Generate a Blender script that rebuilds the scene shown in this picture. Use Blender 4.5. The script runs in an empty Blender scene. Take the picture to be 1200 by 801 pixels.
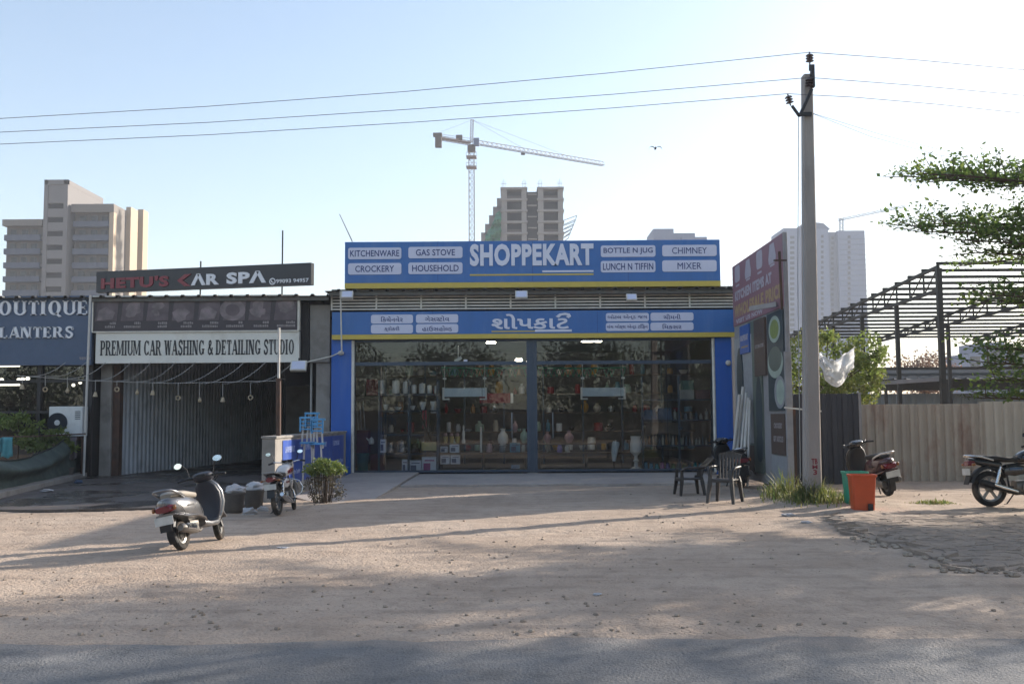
import bpy, bmesh, math, random
from mathutils import Vector, Matrix
R = math.radians
rnd = random.Random(7)
sc = bpy.context.scene
col = sc.collection

# ------------------------------------------------------------------ camera
EYE = Vector((0, 0, 1.6))
FOC, PITCH, ROLL = 1167.0, R(4.385), R(-0.39)
cam_d = bpy.data.cameras.new('camera')
cam = bpy.data.objects.new('camera', cam_d)
col.objects.link(cam)
cam_d.sensor_width = 36.0
cam_d.lens = 36.0 * FOC / 1200.0
cam_d.clip_end = 6000
CAMROT = Matrix.Rotation(R(90) + PITCH, 3, 'X') @ Matrix.Rotation(ROLL, 3, 'Z')
cam.matrix_world = Matrix.Translation(EYE) @ CAMROT.to_4x4()
sc.camera = cam

# ------------------------------------------------------------------ light
SUN_EL = R(21.0)
SUN_AZ = math.atan2(0.54, 0.84)            # from +X towards +Y
SUN_DIR = Vector((math.cos(SUN_AZ) * math.cos(SUN_EL), math.sin(SUN_AZ) * math.cos(SUN_EL), math.sin(SUN_EL)))
world = bpy.data.worlds.new('World')
sc.world = world
world.use_nodes = True
wn = world.node_tree
sky = wn.nodes.new('ShaderNodeTexSky')
sky.sky_type = 'NISHITA'
sky.sun_disc = False
sky.sun_elevation = SUN_EL
sky.sun_rotation = R(90) - SUN_AZ          # clockwise from +Y
sky.air_density = 1.0
sky.dust_density = 1.3
sky.ozone_density = .7
bg = wn.nodes['Background']
wn.links.new(sky.outputs[0], bg.inputs[0])
bg.inputs[1].default_value = 0.125
sun_d = bpy.data.lights.new('sun', 'SUN')
sun_d.energy = 4.7
sun_d.angle = R(0.6)
sun_d.color = (1.0, 0.91, 0.80)
sun = bpy.data.objects.new('sun', sun_d)
col.objects.link(sun)
sun.rotation_euler = (-SUN_DIR).to_track_quat('-Z', 'Y').to_euler()
sc.view_settings.view_transform = 'Standard'
sc.view_settings.look = 'None'
sc.view_settings.exposure = 1.12
sc.view_settings.gamma = 1.0
sc.cycles.use_denoising = True
sc.cycles.max_bounces = 8
sc.cycles.transparent_max_bounces = 16
sc.cycles.volume_bounces = 0
sc.cycles.sample_clamp_indirect = 6.0

# ------------------------------------------------------------------ photograph pixel (1200 x 801) -> place in the world
def ray(px, py):
    return (CAMROT @ Vector(((px - 600) / FOC, -(py - 400.5) / FOC, -1.0))).normalized()
def P(px, py, Y):                           # on the plane y = Y
    d = ray(px, py); return EYE + d * ((Y - EYE.y) / d.y)
def PX(px, py, X):                          # on the plane x = X
    d = ray(px, py); return EYE + d * ((X - EYE.x) / d.x)
def G(px, py, z=0.0):                       # on the ground
    d = ray(px, py); return EYE + d * ((z - EYE.z) / d.z)

# ------------------------------------------------------------------ materials
def C(h):
    h = h.lstrip('#'); v = [int(h[i:i + 2], 16) / 255 for i in (0, 2, 4)]
    return tuple(x / 12.92 if x <= .04045 else ((x + .055) / 1.055) ** 2.4 for x in v)
MATS = {}
def mat(name, color, rough=.6, metal=0.0, var=.18, scale=6.0, bump=0.0, bscale=60.0, stain=None, stain_amt=.5, sscale=2.0,
        coat=0.0, emit=None, emit_s=0.0, trans=0.0, spec=.5, stretch=None):
    if isinstance(color, str): color = C(color)
    m = bpy.data.materials.new(name); m.use_nodes = True
    nt = m.node_tree; N = nt.nodes; L = nt.links
    b = N['Principled BSDF']
    b.inputs['Roughness'].default_value = rough
    b.inputs['Metallic'].default_value = metal
    b.inputs['Specular IOR Level'].default_value = spec
    if coat: b.inputs['Coat Weight'].default_value = coat; b.inputs['Coat Roughness'].default_value = .08
    if trans: b.inputs['Transmission Weight'].default_value = trans
    tc = N.new('ShaderNodeTexCoord')
    vec = tc.outputs['Object']
    if stretch:
        mp = N.new('ShaderNodeMapping'); mp.inputs['Scale'].default_value = stretch
        L.new(vec, mp.inputs[0]); vec = mp.outputs[0]
    n1 = N.new('ShaderNodeTexNoise'); n1.inputs['Scale'].default_value = scale; n1.inputs['Detail'].default_value = 5
    L.new(vec, n1.inputs['Vector'])
    mr = N.new('ShaderNodeMapRange'); mr.inputs[1].default_value = .3; mr.inputs[2].default_value = .7
    mr.inputs[3].default_value = 1 - var; mr.inputs[4].default_value = 1 + var
    L.new(n1.outputs[0], mr.inputs[0])
    mx = N.new('ShaderNodeMix'); mx.data_type = 'RGBA'; mx.blend_type = 'MULTIPLY'; mx.inputs[0].default_value = 1
    mx.inputs[6].default_value = (*color, 1)
    L.new(mr.outputs[0], mx.inputs[7])
    outc = mx.outputs[2]
    if stain:
        if isinstance(stain, str): stain = C(stain)
        n2 = N.new('ShaderNodeTexNoise'); n2.inputs['Scale'].default_value = sscale; n2.inputs['Detail'].default_value = 8
        n2.inputs['Roughness'].default_value = .65
        L.new(vec, n2.inputs['Vector'])
        r2 = N.new('ShaderNodeMapRange'); r2.inputs[1].default_value = .5; r2.inputs[2].default_value = .72
        r2.inputs[3].default_value = 0; r2.inputs[4].default_value = stain_amt
        L.new(n2.outputs[0], r2.inputs[0])
        m2 = N.new('ShaderNodeMix'); m2.data_type = 'RGBA'
        L.new(r2.outputs[0], m2.inputs[0]); L.new(outc, m2.inputs[6]); m2.inputs[7].default_value = (*stain, 1)
        outc = m2.outputs[2]
    L.new(outc, b.inputs['Base Color'])
    rr = N.new('ShaderNodeMapRange'); rr.inputs[3].default_value = max(.02, rough - .1); rr.inputs[4].default_value = min(1, rough + .1)
    L.new(n1.outputs[0], rr.inputs[0]); L.new(rr.outputs[0], b.inputs['Roughness'])
    if bump:
        n3 = N.new('ShaderNodeTexNoise'); n3.inputs['Scale'].default_value = bscale; n3.inputs['Detail'].default_value = 4
        L.new(vec, n3.inputs['Vector'])
        bp = N.new('ShaderNodeBump'); bp.inputs['Strength'].default_value = bump; bp.inputs['Distance'].default_value = .02
        L.new(n3.outputs[0], bp.inputs['Height']); L.new(bp.outputs[0], b.inputs['Normal'])
    if emit:
        if isinstance(emit, str): emit = C(emit)
        b.inputs['Emission Color'].default_value = (*emit, 1); b.inputs['Emission Strength'].default_value = emit_s
    MATS[name] = m
    return m
def M(n): return MATS[n]

# ------------------------------------------------------------------ mesh builder
class MB:
    def __init__(s): s.v = []; s.f = []; s.mi = []; s.T = None
    def vt(s, p):
        p = Vector(p)
        if s.T is not None: p = s.T @ p
        s.v.append(p); return len(s.v) - 1
    def face(s, ids, m=0): s.f.append(tuple(ids)); s.mi.append(m)
    def poly(s, pts, m=0): s.face([s.vt(p) for p in pts], m)
    def box(s, a, b, m=0):
        x0, x1 = sorted((a[0], b[0])); y0, y1 = sorted((a[1], b[1])); z0, z1 = sorted((a[2], b[2]))
        i = [s.vt(p) for p in ((x0, y0, z0), (x1, y0, z0), (x1, y1, z0), (x0, y1, z0), (x0, y0, z1), (x1, y0, z1), (x1, y1, z1), (x0, y1, z1))]
        for q in ((3, 2, 1, 0), (4, 5, 6, 7), (0, 1, 5, 4), (1, 2, 6, 5), (2, 3, 7, 6), (3, 0, 4, 7)): s.face([i[k] for k in q], m)
        return s
    def cbox(s, c, d, m=0): return s.box([c[k] - d[k] / 2 for k in range(3)], [c[k] + d[k] / 2 for k in range(3)], m)
    def bar(s, p, q, w=.05, h=None, m=0, up=(0, 0, 1)):
        h = h or w; p = Vector(p); q = Vector(q); d = (q - p).normalized(); up = Vector(up)
        if abs(d.dot(up)) > .98: up = Vector((0, 1, 0)) if abs(d.y) < .9 else Vector((1, 0, 0))
        sx = d.cross(up).normalized(); sz = sx.cross(d).normalized()
        i = []
        for e in (p, q):
            for a, b in ((-1, -1), (1, -1), (1, 1), (-1, 1)): i.append(s.vt(e + sx * a * w / 2 + sz * b * h / 2))
        for k in ((3, 2, 1, 0), (4, 5, 6, 7), (0, 1, 5, 4), (1, 2, 6, 5), (2, 3, 7, 6), (3, 0, 4, 7)): s.face([i[j] for j in k], m)
        return s
    def rings(s, rs, m=0, cap0=True, cap1=True, closed=True):
        ids = [[s.vt(p) for p in r] for r in rs]; n = len(ids[0])
        for a, b in zip(ids, ids[1:]):
            for k in range(n if closed else n - 1): s.face((a[k], a[(k + 1) % n], b[(k + 1) % n], b[k]), m)
        if cap0: s.face(ids[0][::-1], m)
        if cap1: s.face(ids[-1], m)
        return s
    def tube(s, pts, r, n=8, m=0, cap=True):
        pts = [Vector(p) for p in pts]; k = len(pts)
        rr = r if isinstance(r, (list, tuple)) else [r] * k
        ref = None; rs = []
        for i, p in enumerate(pts):
            d = (pts[min(i + 1, k - 1)] - pts[max(i - 1, 0)]).normalized()
            if ref is None:
                ref = Vector((0, 0, 1)) if abs(d.z) < .9 else Vector((1, 0, 0))
            sx = d.cross(ref)
            if sx.length < 1e-4: sx = d.cross(Vector((1, .2, 0)))
            sx.normalize(); sy = d.cross(sx).normalized(); ref = -sy if (-sy).dot(ref) > 0 else sy
            sx = d.cross(ref).normalized(); sy = ref
            rs.append([p + (sx * math.cos(a) + sy * math.sin(a)) * rr[i] for a in [2 * math.pi * j / n for j in range(n)]])
        return s.rings(rs, m, cap, cap)
    def lathe(s, prof, c=(0, 0, 0), n=20, m=0, axis='Z', cap=True):
        c = Vector(c); rs = []
        for r, z in prof:
            ring = []
            for j in range(n):
                a = 2 * math.pi * j / n
                x, y = r * math.cos(a), r * math.sin(a)
                ring.append(c + (Vector((x, y, z)) if axis == 'Z' else Vector((x, z, -y)) if axis == 'Y' else Vector((z, x, y))))
            rs.append(ring)
        return s.rings(rs, m, cap, cap)
    def ball(s, c, r, n=10, m=0):
        r = (r, r, r) if not isinstance(r, (tuple, list)) else r; rs = []
        for i in range(1, n):
            t = math.pi * i / n
            rs.append([Vector((c[0] + r[0] * math.sin(t) * math.cos(a), c[1] + r[1] * math.sin(t) * math.sin(a), c[2] - r[2] * math.cos(t)))
                       for a in [2 * math.pi * j / (n + 4) for j in range(n + 4)]])
        return s.rings(rs, m)
    def loft(s, secs, n=16, m=0, axis='X'):
        """secs: (along, z, half_width, half_height, exponent[, side])"""
        rs = []
        for q in secs:
            x, z, hw, hh, e = q[:5]; y = q[5] if len(q) > 5 else 0; ring = []
            for j in range(n):
                a = 2 * math.pi * j / n; ca, sa = math.cos(a), math.sin(a)
                u = math.copysign(abs(ca) ** (2 / e), ca) * hw; w = math.copysign(abs(sa) ** (2 / e), sa) * hh
                ring.append(Vector((x, y + u, z + w)) if axis == 'X' else Vector((z + w, y + u, x)))
            rs.append(ring)
        return s.rings(rs, m)
    def prism(s, pts, a, b, m=0, axis='Y'):
        """outline of 2D points extruded from a to b along an axis"""
        def mk(p, t): return (p[0], t, p[1]) if axis == 'Y' else (t, p[0], p[1]) if axis == 'X' else (p[0], p[1], t)
        i0 = [s.vt(mk(p, a)) for p in pts]; i1 = [s.vt(mk(p, b)) for p in pts]; n = len(pts)
        s.face(i0, m); s.face(i1[::-1], m)
        for k in range(n): s.face((i0[k], i1[k], i1[(k + 1) % n], i0[(k + 1) % n]), m)
        return s
    def mesh2d(s, vs, fs, fn, m=0):
        i = [s.vt(fn(p)) for p in vs]
        for f in fs: s.face([i[k] for k in f], m)
    def build(s, name, mats, parent=None, smooth=None, world=True, bevel=0):
        me = bpy.data.meshes.new(name)
        off = Vector((0, 0, 0)); q = parent
        if world:
            while q is not None: off = off + Vector(q.location); q = q.parent
        me.from_pydata([tuple(v - off) for v in s.v], [], s.f)
        if not isinstance(mats, (list, tuple)): mats = [mats]
        for mm in mats: me.materials.append(M(mm) if isinstance(mm, str) else mm)
        me.polygons.foreach_set('material_index', s.mi)
        bm = bmesh.new(); bm.from_mesh(me)
        if len(s.f) < 30000: bmesh.ops.recalc_face_normals(bm, faces=bm.faces)
        bm.to_mesh(me); bm.free()
        if smooth:
            me.polygons.foreach_set('use_smooth', [True] * len(me.polygons))
            me.set_sharp_from_angle(angle=R(smooth))
        me.update()
        o = bpy.data.objects.new(name, me); col.objects.link(o)
        if parent is not None: o.parent = parent
        if bevel:
            bv = o.modifiers.new('bevel', 'BEVEL'); bv.width = bevel; bv.segments = 2; bv.limit_method = 'ANGLE'; bv.angle_limit = R(40)
        return o

def tag(o, label=None, cat=None, group=None, kind=None):
    if label: o['label'] = label
    if cat: o['category'] = cat
    if group: o['group'] = group
    if kind: o['kind'] = kind
    return o
def thing(name, label, cat, loc=(0, 0, 0), rotz=0.0, group=None):
    o = bpy.data.objects.new(name, None); col.objects.link(o)
    o.empty_display_size = .2
    o.location = loc; o.rotation_euler = (0, 0, rotz)
    return tag(o, label, cat, group)
def dup(root, loc, rotz=None, label=None, group=None):
    def cp(o, par):
        c = o.copy(); col.objects.link(c)
        if par is not None: c.parent = par
        for ch in list(o.children): cp(ch, c)
        return c
    r = cp(root, None); r.location = loc
    if rotz is not None: r.rotation_euler = (0, 0, rotz)
    if label: r['label'] = label
    if group: r['group'] = group
    return r

# ------------------------------------------------------------------ lettering
_TX = {}
def text2d(s, bold=0.0, crop=None):
    k = (s, bold, crop)
    if k not in _TX:
        c = bpy.data.curves.new('lettering', 'FONT'); c.body = s; c.size = 1; c.offset = bold; c.resolution_u = 3; c.space_character = 1 + bold * 2.2
        o = bpy.data.objects.new('lettering', c); col.objects.link(o)
        me = bpy.data.meshes.new_from_object(o.evaluated_get(bpy.context.evaluated_depsgraph_get()))
        bpy.data.objects.remove(o); bpy.data.curves.remove(c)
        if crop:
            bm = bmesh.new(); bm.from_mesh(me)
            bmesh.ops.bisect_plane(bm, geom=bm.verts[:] + bm.edges[:] + bm.faces[:], plane_co=(crop, 0, 0), plane_no=(1, 0, 0), clear_outer=True)
            bm.to_mesh(me); bm.free()
        _TX[k] = ([Vector((v.co.x, v.co.y)) for v in me.vertices], [tuple(p.vertices) for p in me.polygons])
        bpy.data.meshes.remove(me)
    return _TX[k]
def compose(pieces, bold=0.0):
    """pieces (text, crop, gap) set one after the other -> one 2D mesh"""
    vs, fs, x = [], [], 0.0
    for t, crop, gap in pieces:
        if t == '_r':                       # the hook that stands above a letter
            pv = [(-.42, .70), (-.30, .86), (-.12, .90), (0, .86), (.04, .76), (-.04, .68)]
            v2, f2 = stroke2d(pv, .10 + bold * 2)
            v2 = [Vector((x - .02 + p[0], p[1])) for p in v2]
        else:
            v2, f2 = text2d(t, bold, crop)
            x0 = min(p.x for p in v2)
            v2 = [Vector((p.x - x0 + x, p.y)) for p in v2]
            x = max(p.x for p in v2) + gap
        b = len(vs); vs += v2; fs += [tuple(i + b for i in f) for f in f2]
    return vs, fs
def stroke2d(pts, w):
    pts = [Vector(p) for p in pts]; vs, fs = [], []
    for i, p in enumerate(pts):
        d = (pts[min(i + 1, len(pts) - 1)] - pts[max(i - 1, 0)]).normalized(); n = Vector((-d.y, d.x)) * w / 2
        vs += [p + n, p - n]
    for i in range(len(pts) - 1): fs.append((2 * i, 2 * i + 1, 2 * i + 3, 2 * i + 2))
    return vs, fs
def fit2d(mesh, x0, x1, z0, z1):
    vs, fs = mesh
    a0, a1 = min(p.x for p in vs), max(p.x for p in vs); b0, b1 = min(p.y for p in vs), max(p.y for p in vs)
    return [Vector((x0 + (p.x - a0) / (a1 - a0) * (x1 - x0), z0 + (p.y - b0) / (b1 - b0) * (z1 - z0))) for p in vs], fs
def put_text(mb, mesh, x0, x1, z0, z1, y, th=.012, m=0, skew=0.0):
    """lettering standing on a face that looks towards -Y at depth y, th thick"""
    vs, fs = fit2d(mesh, x0, x1, z0, z1)
    solid2d(mb, vs, fs, lambda p, t: (p.x, y - t, p.y + skew * (p.x - x0)), th, m)
def solid2d(mb, vs, fs, fn, th, m=0):
    f0 = [mb.vt(fn(p, th)) for p in vs]; b0 = [mb.vt(fn(p, 0)) for p in vs]
    from collections import Counter
    cnt = Counter()
    for f in fs:
        mb.face([f0[k] for k in f], m)
        for a, b in zip(f, f[1:] + f[:1]): cnt[(a, b)] += 1
    for (a, b) in list(cnt):
        if (b, a) not in cnt: mb.face((f0[a], b0[a], b0[b], f0[b]), m)

# slab-serif capitals drawn from stems, thin bars and swelling rings
def slab(s, T=.17, t=.07, sv=.06):
    """-> 2D mesh of a line of slab serif capitals, height 1"""
    vs, fs = [], []
    def quad(a, b, c, d):
        i = len(vs); vs.extend([Vector(a), Vector(b), Vector(c), Vector(d)]); fs.append((i, i + 1, i + 2, i + 3))
    def rect(x0, x1, y0, y1): quad((x0, y0), (x1, y0), (x1, y1), (x0, y1))
    def stem(x, w, y0=0, y1=1, sf=(1, 1), ext=.07):
        rect(x, x + w, y0, y1)
        if sf[0]: rect(x - ext, x + w + ext, y0, y0 + sv)
        if sf[1]: rect(x - ext, x + w + ext, y1 - sv, y1)
    def ring(cx, cy, rx, ry, a0, a1, tx=None):
        n = 14; i0 = len(vs); tx = tx or T
        for k in range(n + 1):
            a = R(a0 + (a1 - a0) * k / n); ca, sa = math.cos(a), math.sin(a)
            vs.append(Vector((cx + rx * ca, cy + ry * sa))); vs.append(Vector((cx + (rx - tx) * ca, cy + (ry - t) * sa)))
        for k in range(n): fs.append((i0 + 2 * k, i0 + 2 * k + 1, i0 + 2 * k + 3, i0 + 2 * k + 2))
    def diag(x0, y0, x1, y1, w): quad((x0, y0), (x0 + w, y0), (x1 + w, y1), (x1, y1))
    x = 0.0
    for ch in s:
        o = x + .07
        if ch == ' ': x += .34; continue
        if ch == 'I': stem(o, T); w = T + .14
        elif ch == 'L': stem(o, T); rect(o + T, o + .52, 0, t); rect(o + .46, o + .52, 0, .26); w = .62
        elif ch in 'EF':
            stem(o, T); rect(o + T, o + .5, 1 - t, 1); rect(o + .44, o + .5, .76, 1); rect(o + T, o + .4, .47, .47 + t); rect(o + .35, o + .4, .38, .63)
            rect(o + T, o + .53, 0, t); rect(o + .47, o + .53, 0, .26); w = .64
        elif ch == 'T': rect(o, o + .6, 1 - t, 1); rect(o, o + .06, .74, 1); rect(o + .54, o + .6, .74, 1); stem(o + .3 - T / 2, T, sf=(1, 0)); w = .68
        elif ch == 'P': stem(o, T); rect(o + T, o + .34, 1 - t, 1); rect(o + T, o + .34, .42, .42 + t); ring(o + .34, .71, .27, .29, -90, 90); w = .68
        elif ch == 'R':
            stem(o, T); rect(o + T, o + .34, 1 - t, 1); rect(o + T, o + .34, .46, .46 + t); ring(o + .34, .73, .26, .27, -90, 90)
            quad((o + .5, 0), (o + .5 + T, 0), (o + .32 + T * .6, .48), (o + .28, .48)); rect(o + .48, o + .76, 0, sv); w = .78
        elif ch == 'B':
            stem(o, T)
            for y in (0, .49, 1 - t): rect(o + T, o + .34, y, y + t)
            ring(o + .34, .745, .25, .255, -90, 90); ring(o + .34, .28, .29, .28, -90, 90); w = .72
        elif ch == 'D': stem(o, T); rect(o + T, o + .3, 1 - t, 1); rect(o + T, o + .3, 0, t); ring(o + .3, .5, .36, .5, -90, 90); w = .76
        elif ch in 'OQ':
            ring(o + .36, .5, .36, .51, 0, 360); w = .82
            if ch == 'Q': quad((o + .34, .12), (o + .5, .16), (o + .78, -.12), (o + .6, -.14))
        elif ch in 'CG':
            ring(o + .36, .5, .36, .51, 42, 318); rect(o + .6, o + .66, .68, .98); w = .76
            if ch == 'G': rect(o + .5, o + .5 + T, .06, .42); rect(o + .42, o + .5 + T + .07, .42 - sv, .42); w = .82
            else: rect(o + .6, o + .66, .06, .26)
        elif ch == 'U':
            stem(o, T, .35, 1, (0, 1)); stem(o + .5, T * .7, .35, 1, (0, 1)); ring(o + .25 + T * .35 + .025, .36, .25 + T * .35 + .025, .37, 180, 360, T * .85); w = .76
        elif ch == 'H': stem(o, T); stem(o + .5, T); rect(o + T, o + .5, .47, .47 + t); w = .5 + T + .14
        elif ch == 'N': stem(o, T * .5); stem(o + .56, T * .5); diag(o + .44, 0, o, 1, T * 1.2); w = .56 + T * .5 + .14
        elif ch == 'M':
            stem(o, T * .5); stem(o + .72, T); quad((o + .36, .06), (o + .46, .06), (o + T * 1.1, 1), (o, 1)); diag(o + .38, .06, o + .72, 1, .07); w = .72 + T + .14
        elif ch == 'A':
            diag(o + .02, 0, o + .30, 1, .07); diag(o + .52, 0, o + .25, 1, T * 1.1); rect(o + .14, o + .56, .27, .27 + t)
            rect(o - .06, o + .17, 0, sv); rect(o + .46, o + .8, 0, sv); w = .8
        elif ch == 'W':
            diag(o + .2, 0, o + .02, 1, T); diag(o + .26, 0, o + .42, 1, .07); diag(o + .58, 0, o + .4, 1, T); diag(o + .66, 0, o + .84, 1, .07)
            rect(o - .05, o + .27, 1 - sv, 1); rect(o + .76, o + .98, 1 - sv, 1); w = 1.02
        elif ch == 'S':
            v2, f2 = stroke2d([(.54, .74), (.5, .88), (.38, .955), (.25, .955), (.14, .88), (.1, .74), (.16, .62), (.3, .53), (.44, .43), (.5, .3), (.46, .14), (.36, .05), (.23, .045), (.12, .12), (.06, .27)], T * .8)
            b = len(vs); vs.extend(Vector((o + p.x, p.y)) for p in v2); fs.extend(tuple(i + b for i in f) for f in f2)
            rect(o + .5, o + .56, .7, .98); rect(o + .02, o + .08, .02, .32); w = .66
        elif ch == '&':
            v2, f2 = stroke2d([(.72, .02), (.5, .26), (.26, .6), (.2, .78), (.28, .93), (.4, .95), (.48, .82), (.42, .68), (.22, .5), (.1, .3), (.14, .12), (.28, .04), (.46, .1), (.6, .3), (.66, .5)], T * .7)
            b = len(vs); vs.extend(Vector((o + p.x, p.y)) for p in v2); fs.extend(tuple(i + b for i in f) for f in f2); w = .8
        x += w + .06
    return vs, fs
def rrect(x0, x1, z0, z1, r, n=4):
    pts = []
    for cx, cz, a in ((x1 - r, z1 - r, 0), (x0 + r, z1 - r, 90), (x0 + r, z0 + r, 180), (x1 - r, z0 + r, 270)):
        for k in range(n + 1): pts.append((cx + r * math.cos(R(a + 90 * k / n)), cz + r * math.sin(R(a + 90 * k / n))))
    return pts
from mathutils import noise
# ------------------------------------------------------------------ ground materials
def ground_mat(name, base, light, dark, scale=.6, grain=55.0, bump=.5, rough=.95, dust=None, wet=False, speck=.5, crack=0.0, ruts=False):
    m = bpy.data.materials.new(name); m.use_nodes = True
    nt = m.node_tree; N = nt.nodes; L = nt.links; b = N['Principled BSDF']
    b.inputs['Roughness'].default_value = rough; b.inputs['Specular IOR Level'].default_value = .25
    tc = N.new('ShaderNodeTexCoord'); vec = tc.outputs['Object']
    def nz(s, d=6, r=.6):
        n = N.new('ShaderNodeTexNoise'); n.inputs['Scale'].default_value = s; n.inputs['Detail'].default_value = d; n.inputs['Roughness'].default_value = r
        L.new(vec, n.inputs['Vector']); return n.outputs[0]
    def mr(o, a, c, lo=0, hi=1):
        r = N.new('ShaderNodeMapRange'); r.inputs[1].default_value = a; r.inputs[2].default_value = c; r.inputs[3].default_value = lo; r.inputs[4].default_value = hi
        L.new(o, r.inputs[0]); return r.outputs[0]
    def mix(f, a, c):
        x = N.new('ShaderNodeMix'); x.data_type = 'RGBA'
        if isinstance(f, float): x.inputs[0].default_value = f
        else: L.new(f, x.inputs[0])
        for k, q in ((6, a), (7, c)):
            if isinstance(q, tuple): x.inputs[k].default_value = (*q, 1)
            else: L.new(q, x.inputs[k])
        return x.outputs[2]
    big = nz(scale, 8, .65); mid = nz(scale * 7, 6, .7); fine = nz(grain, 3, .6)
    c = mix(mr(big, .38, .62), base, light)
    c = mix(mr(mid, .5, .75, 0, .55), c, dark)
    c = mix(mr(fine, .56, .72, 0, speck), c, dark)
    c = mix(mr(nz(grain * 1.7, 2), .6, .75, 0, speck * .6), c, light)
    hgt = fine
    if dust is not None:
        dc, y0, y1 = dust                                   # dust lies along the road's edge
        sp = N.new('ShaderNodeSeparateXYZ'); L.new(vec, sp.inputs[0])
        ad = N.new('ShaderNodeMath'); ad.operation = 'MULTIPLY_ADD'; L.new(nz(1.3, 6, .7), ad.inputs[0]); ad.inputs[1].default_value = 1.6; L.new(sp.outputs[1], ad.inputs[2])
        c = mix(mr(ad.outputs[0], y0 + .8, y1 + .8, 0, .85), c, dc)
    if ruts:                                                # tyre tracks sweeping along the lot
        wv = N.new('ShaderNodeTexWave'); wv.wave_type = 'BANDS'; wv.bands_direction = 'Y'; wv.inputs['Scale'].default_value = .55; wv.inputs['Distortion'].default_value = 5; wv.inputs['Detail'].default_value = 3; wv.inputs['Detail Scale'].default_value = .35
        mpn = N.new('ShaderNodeMapping'); mpn.inputs['Scale'].default_value = (.22, 1, 1); mpn.inputs['Rotation'].default_value = (0, 0, .12); L.new(vec, mpn.inputs[0]); L.new(mpn.outputs[0], wv.inputs['Vector'])
        ml = N.new('ShaderNodeMath'); ml.operation = 'MULTIPLY'; L.new(mr(wv.outputs[1], .72, .95, 0, .3), ml.inputs[0]); L.new(mr(nz(.8, 4), .42, .62), ml.inputs[1])
        c = mix(ml.outputs[0], c, dark)
        sp2 = N.new('ShaderNodeSeparateXYZ'); L.new(vec, sp2.inputs[0]); c = mix(mr(nz(2.2, 7, .75), .56, .66, 0, .5), c, light)
    if crack:
        vo = N.new('ShaderNodeTexVoronoi'); vo.feature = 'DISTANCE_TO_EDGE'; vo.inputs['Scale'].default_value = crack; L.new(vec, vo.inputs['Vector'])
        c = mix(mr(vo.outputs[0], .0, .05, .8, 0), c, dark)
    L.new(c, b.inputs['Base Color'])
    if wet:
        L.new(mr(nz(.5, 5, .6), .42, .6, .18, .8), b.inputs['Roughness']); b.inputs['Specular IOR Level'].default_value = .5
    bp = N.new('ShaderNodeBump'); bp.inputs['Strength'].default_value = bump; bp.inputs['Distance'].default_value = .022
    sm = N.new('ShaderNodeMath'); sm.operation = 'MULTIPLY_ADD'; L.new(mid, sm.inputs[0]); sm.inputs[1].default_value = 2.0; L.new(hgt, sm.inputs[2])
    L.new(sm.outputs[0], bp.inputs['Height']); L.new(bp.outputs[0], b.inputs['Normal'])
    MATS[name] = m
ground_mat('dirt', (.39, .295, .222), (.485, .38, .295), (.19, .145, .112), scale=.45, grain=30, bump=1.0, speck=.6, ruts=True)
ground_mat('far_dirt', (.36, .28, .21), (.42, .33, .25), (.2, .16, .12), scale=.1, grain=8, bump=.2)
ground_mat('asphalt', (.155, .152, .150), (.22, .215, .21), (.05, .05, .05), scale=.35, grain=48, bump=.9, rough=.85, dust=((.39, .315, .25), 7.0, 7.75), speck=.9)
ground_mat('old_asphalt', (.30, .24, .195), (.38, .30, .235), (.17, .135, .11), scale=1.2, grain=60, bump=.7, speck=.6)
ground_mat('wet_floor', (.055, .047, .043), (.11, .09, .078), (.03, .026, .024), scale=.5, grain=30, bump=.25, wet=True, speck=.3)
ground_mat('concrete_slab', (.34, .30, .275), (.42, .37, .33), (.2, .175, .16), scale=.6, grain=45, bump=.25, speck=.3)
ground_mat('stone', (.30, .235, .18), (.42, .345, .27), (.16, .125, .10), scale=3, grain=30, bump=.3)

def fbm(x, y, s, seed=0): return noise.noise(Vector((x * s + seed, y * s - seed * 1.7, seed * .37)))
def lot_z(x, y):
    e = max(0.0, min(1.0, (y - 7.4) / 1.6))
    z = .012 + .018 * (fbm(x, y, .55, 3) + .5) + .012 * fbm(x, y, 1.9, 5) + .013 * fbm(x, y, 5.5, 9) * (.4 + max(0, fbm(x, y, .8, 21) * 2.2)) + .006 * fbm(x, y, 17, 2)
    hill = .10 * math.exp(-((x - 5.5) ** 2 / 1.6 + (y - 18.3) ** 2 / 2.2))
    return max(.004, .004 + e * max(.0, z)) + hill
# ------------------------------------------------------------------ the setting
def sheet(name, x0, x1, y0, y1, z, m):
    b = MB(); b.poly([(x0, y0, z), (x1, y0, z), (x1, y1, z), (x0, y1, z)]); return tag(b.build(name, m), kind='structure')
sheet('ground', -1500, 1500, -400, 1700, -.06, 'far_dirt')
b = MB()
xs = [-70 + 2 * i for i in range(71)]; ys = [-7.5, -5, -2, 1, 4, 6, 7.2, 7.9]
ids = [[b.vt((x, y, 0.0)) for x in xs] for y in ys]
for j in range(len(ys) - 1):
    for i in range(len(xs) - 1): b.face((ids[j][i], ids[j][i + 1], ids[j + 1][i + 1], ids[j + 1][i]))
tag(b.build('road', 'asphalt'), kind='structure')
b = MB()
ys = []; y = 7.3
while y < 31: ys.append(y); y += .055 + max(0, (y - 7.3)) * .008
xs = [-60, -40, -28, -20] + [-15 + .11 * i for i in range(273)] + [20, 28, 40, 60]
ids = []
for j, y in enumerate(ys):
    row = []
    for x in xs:
        yy = y
        if j < 3: yy += (.16 * fbm(x, 0, .9, 4) + .08 * fbm(x, 0, 4.3, 8) + .03 * fbm(x, 0, 15, 1)) * (3 - j) / 3
        row.append(b.vt((x, yy, lot_z(x, yy) if j else -.003)))
    ids.append(row)
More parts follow.
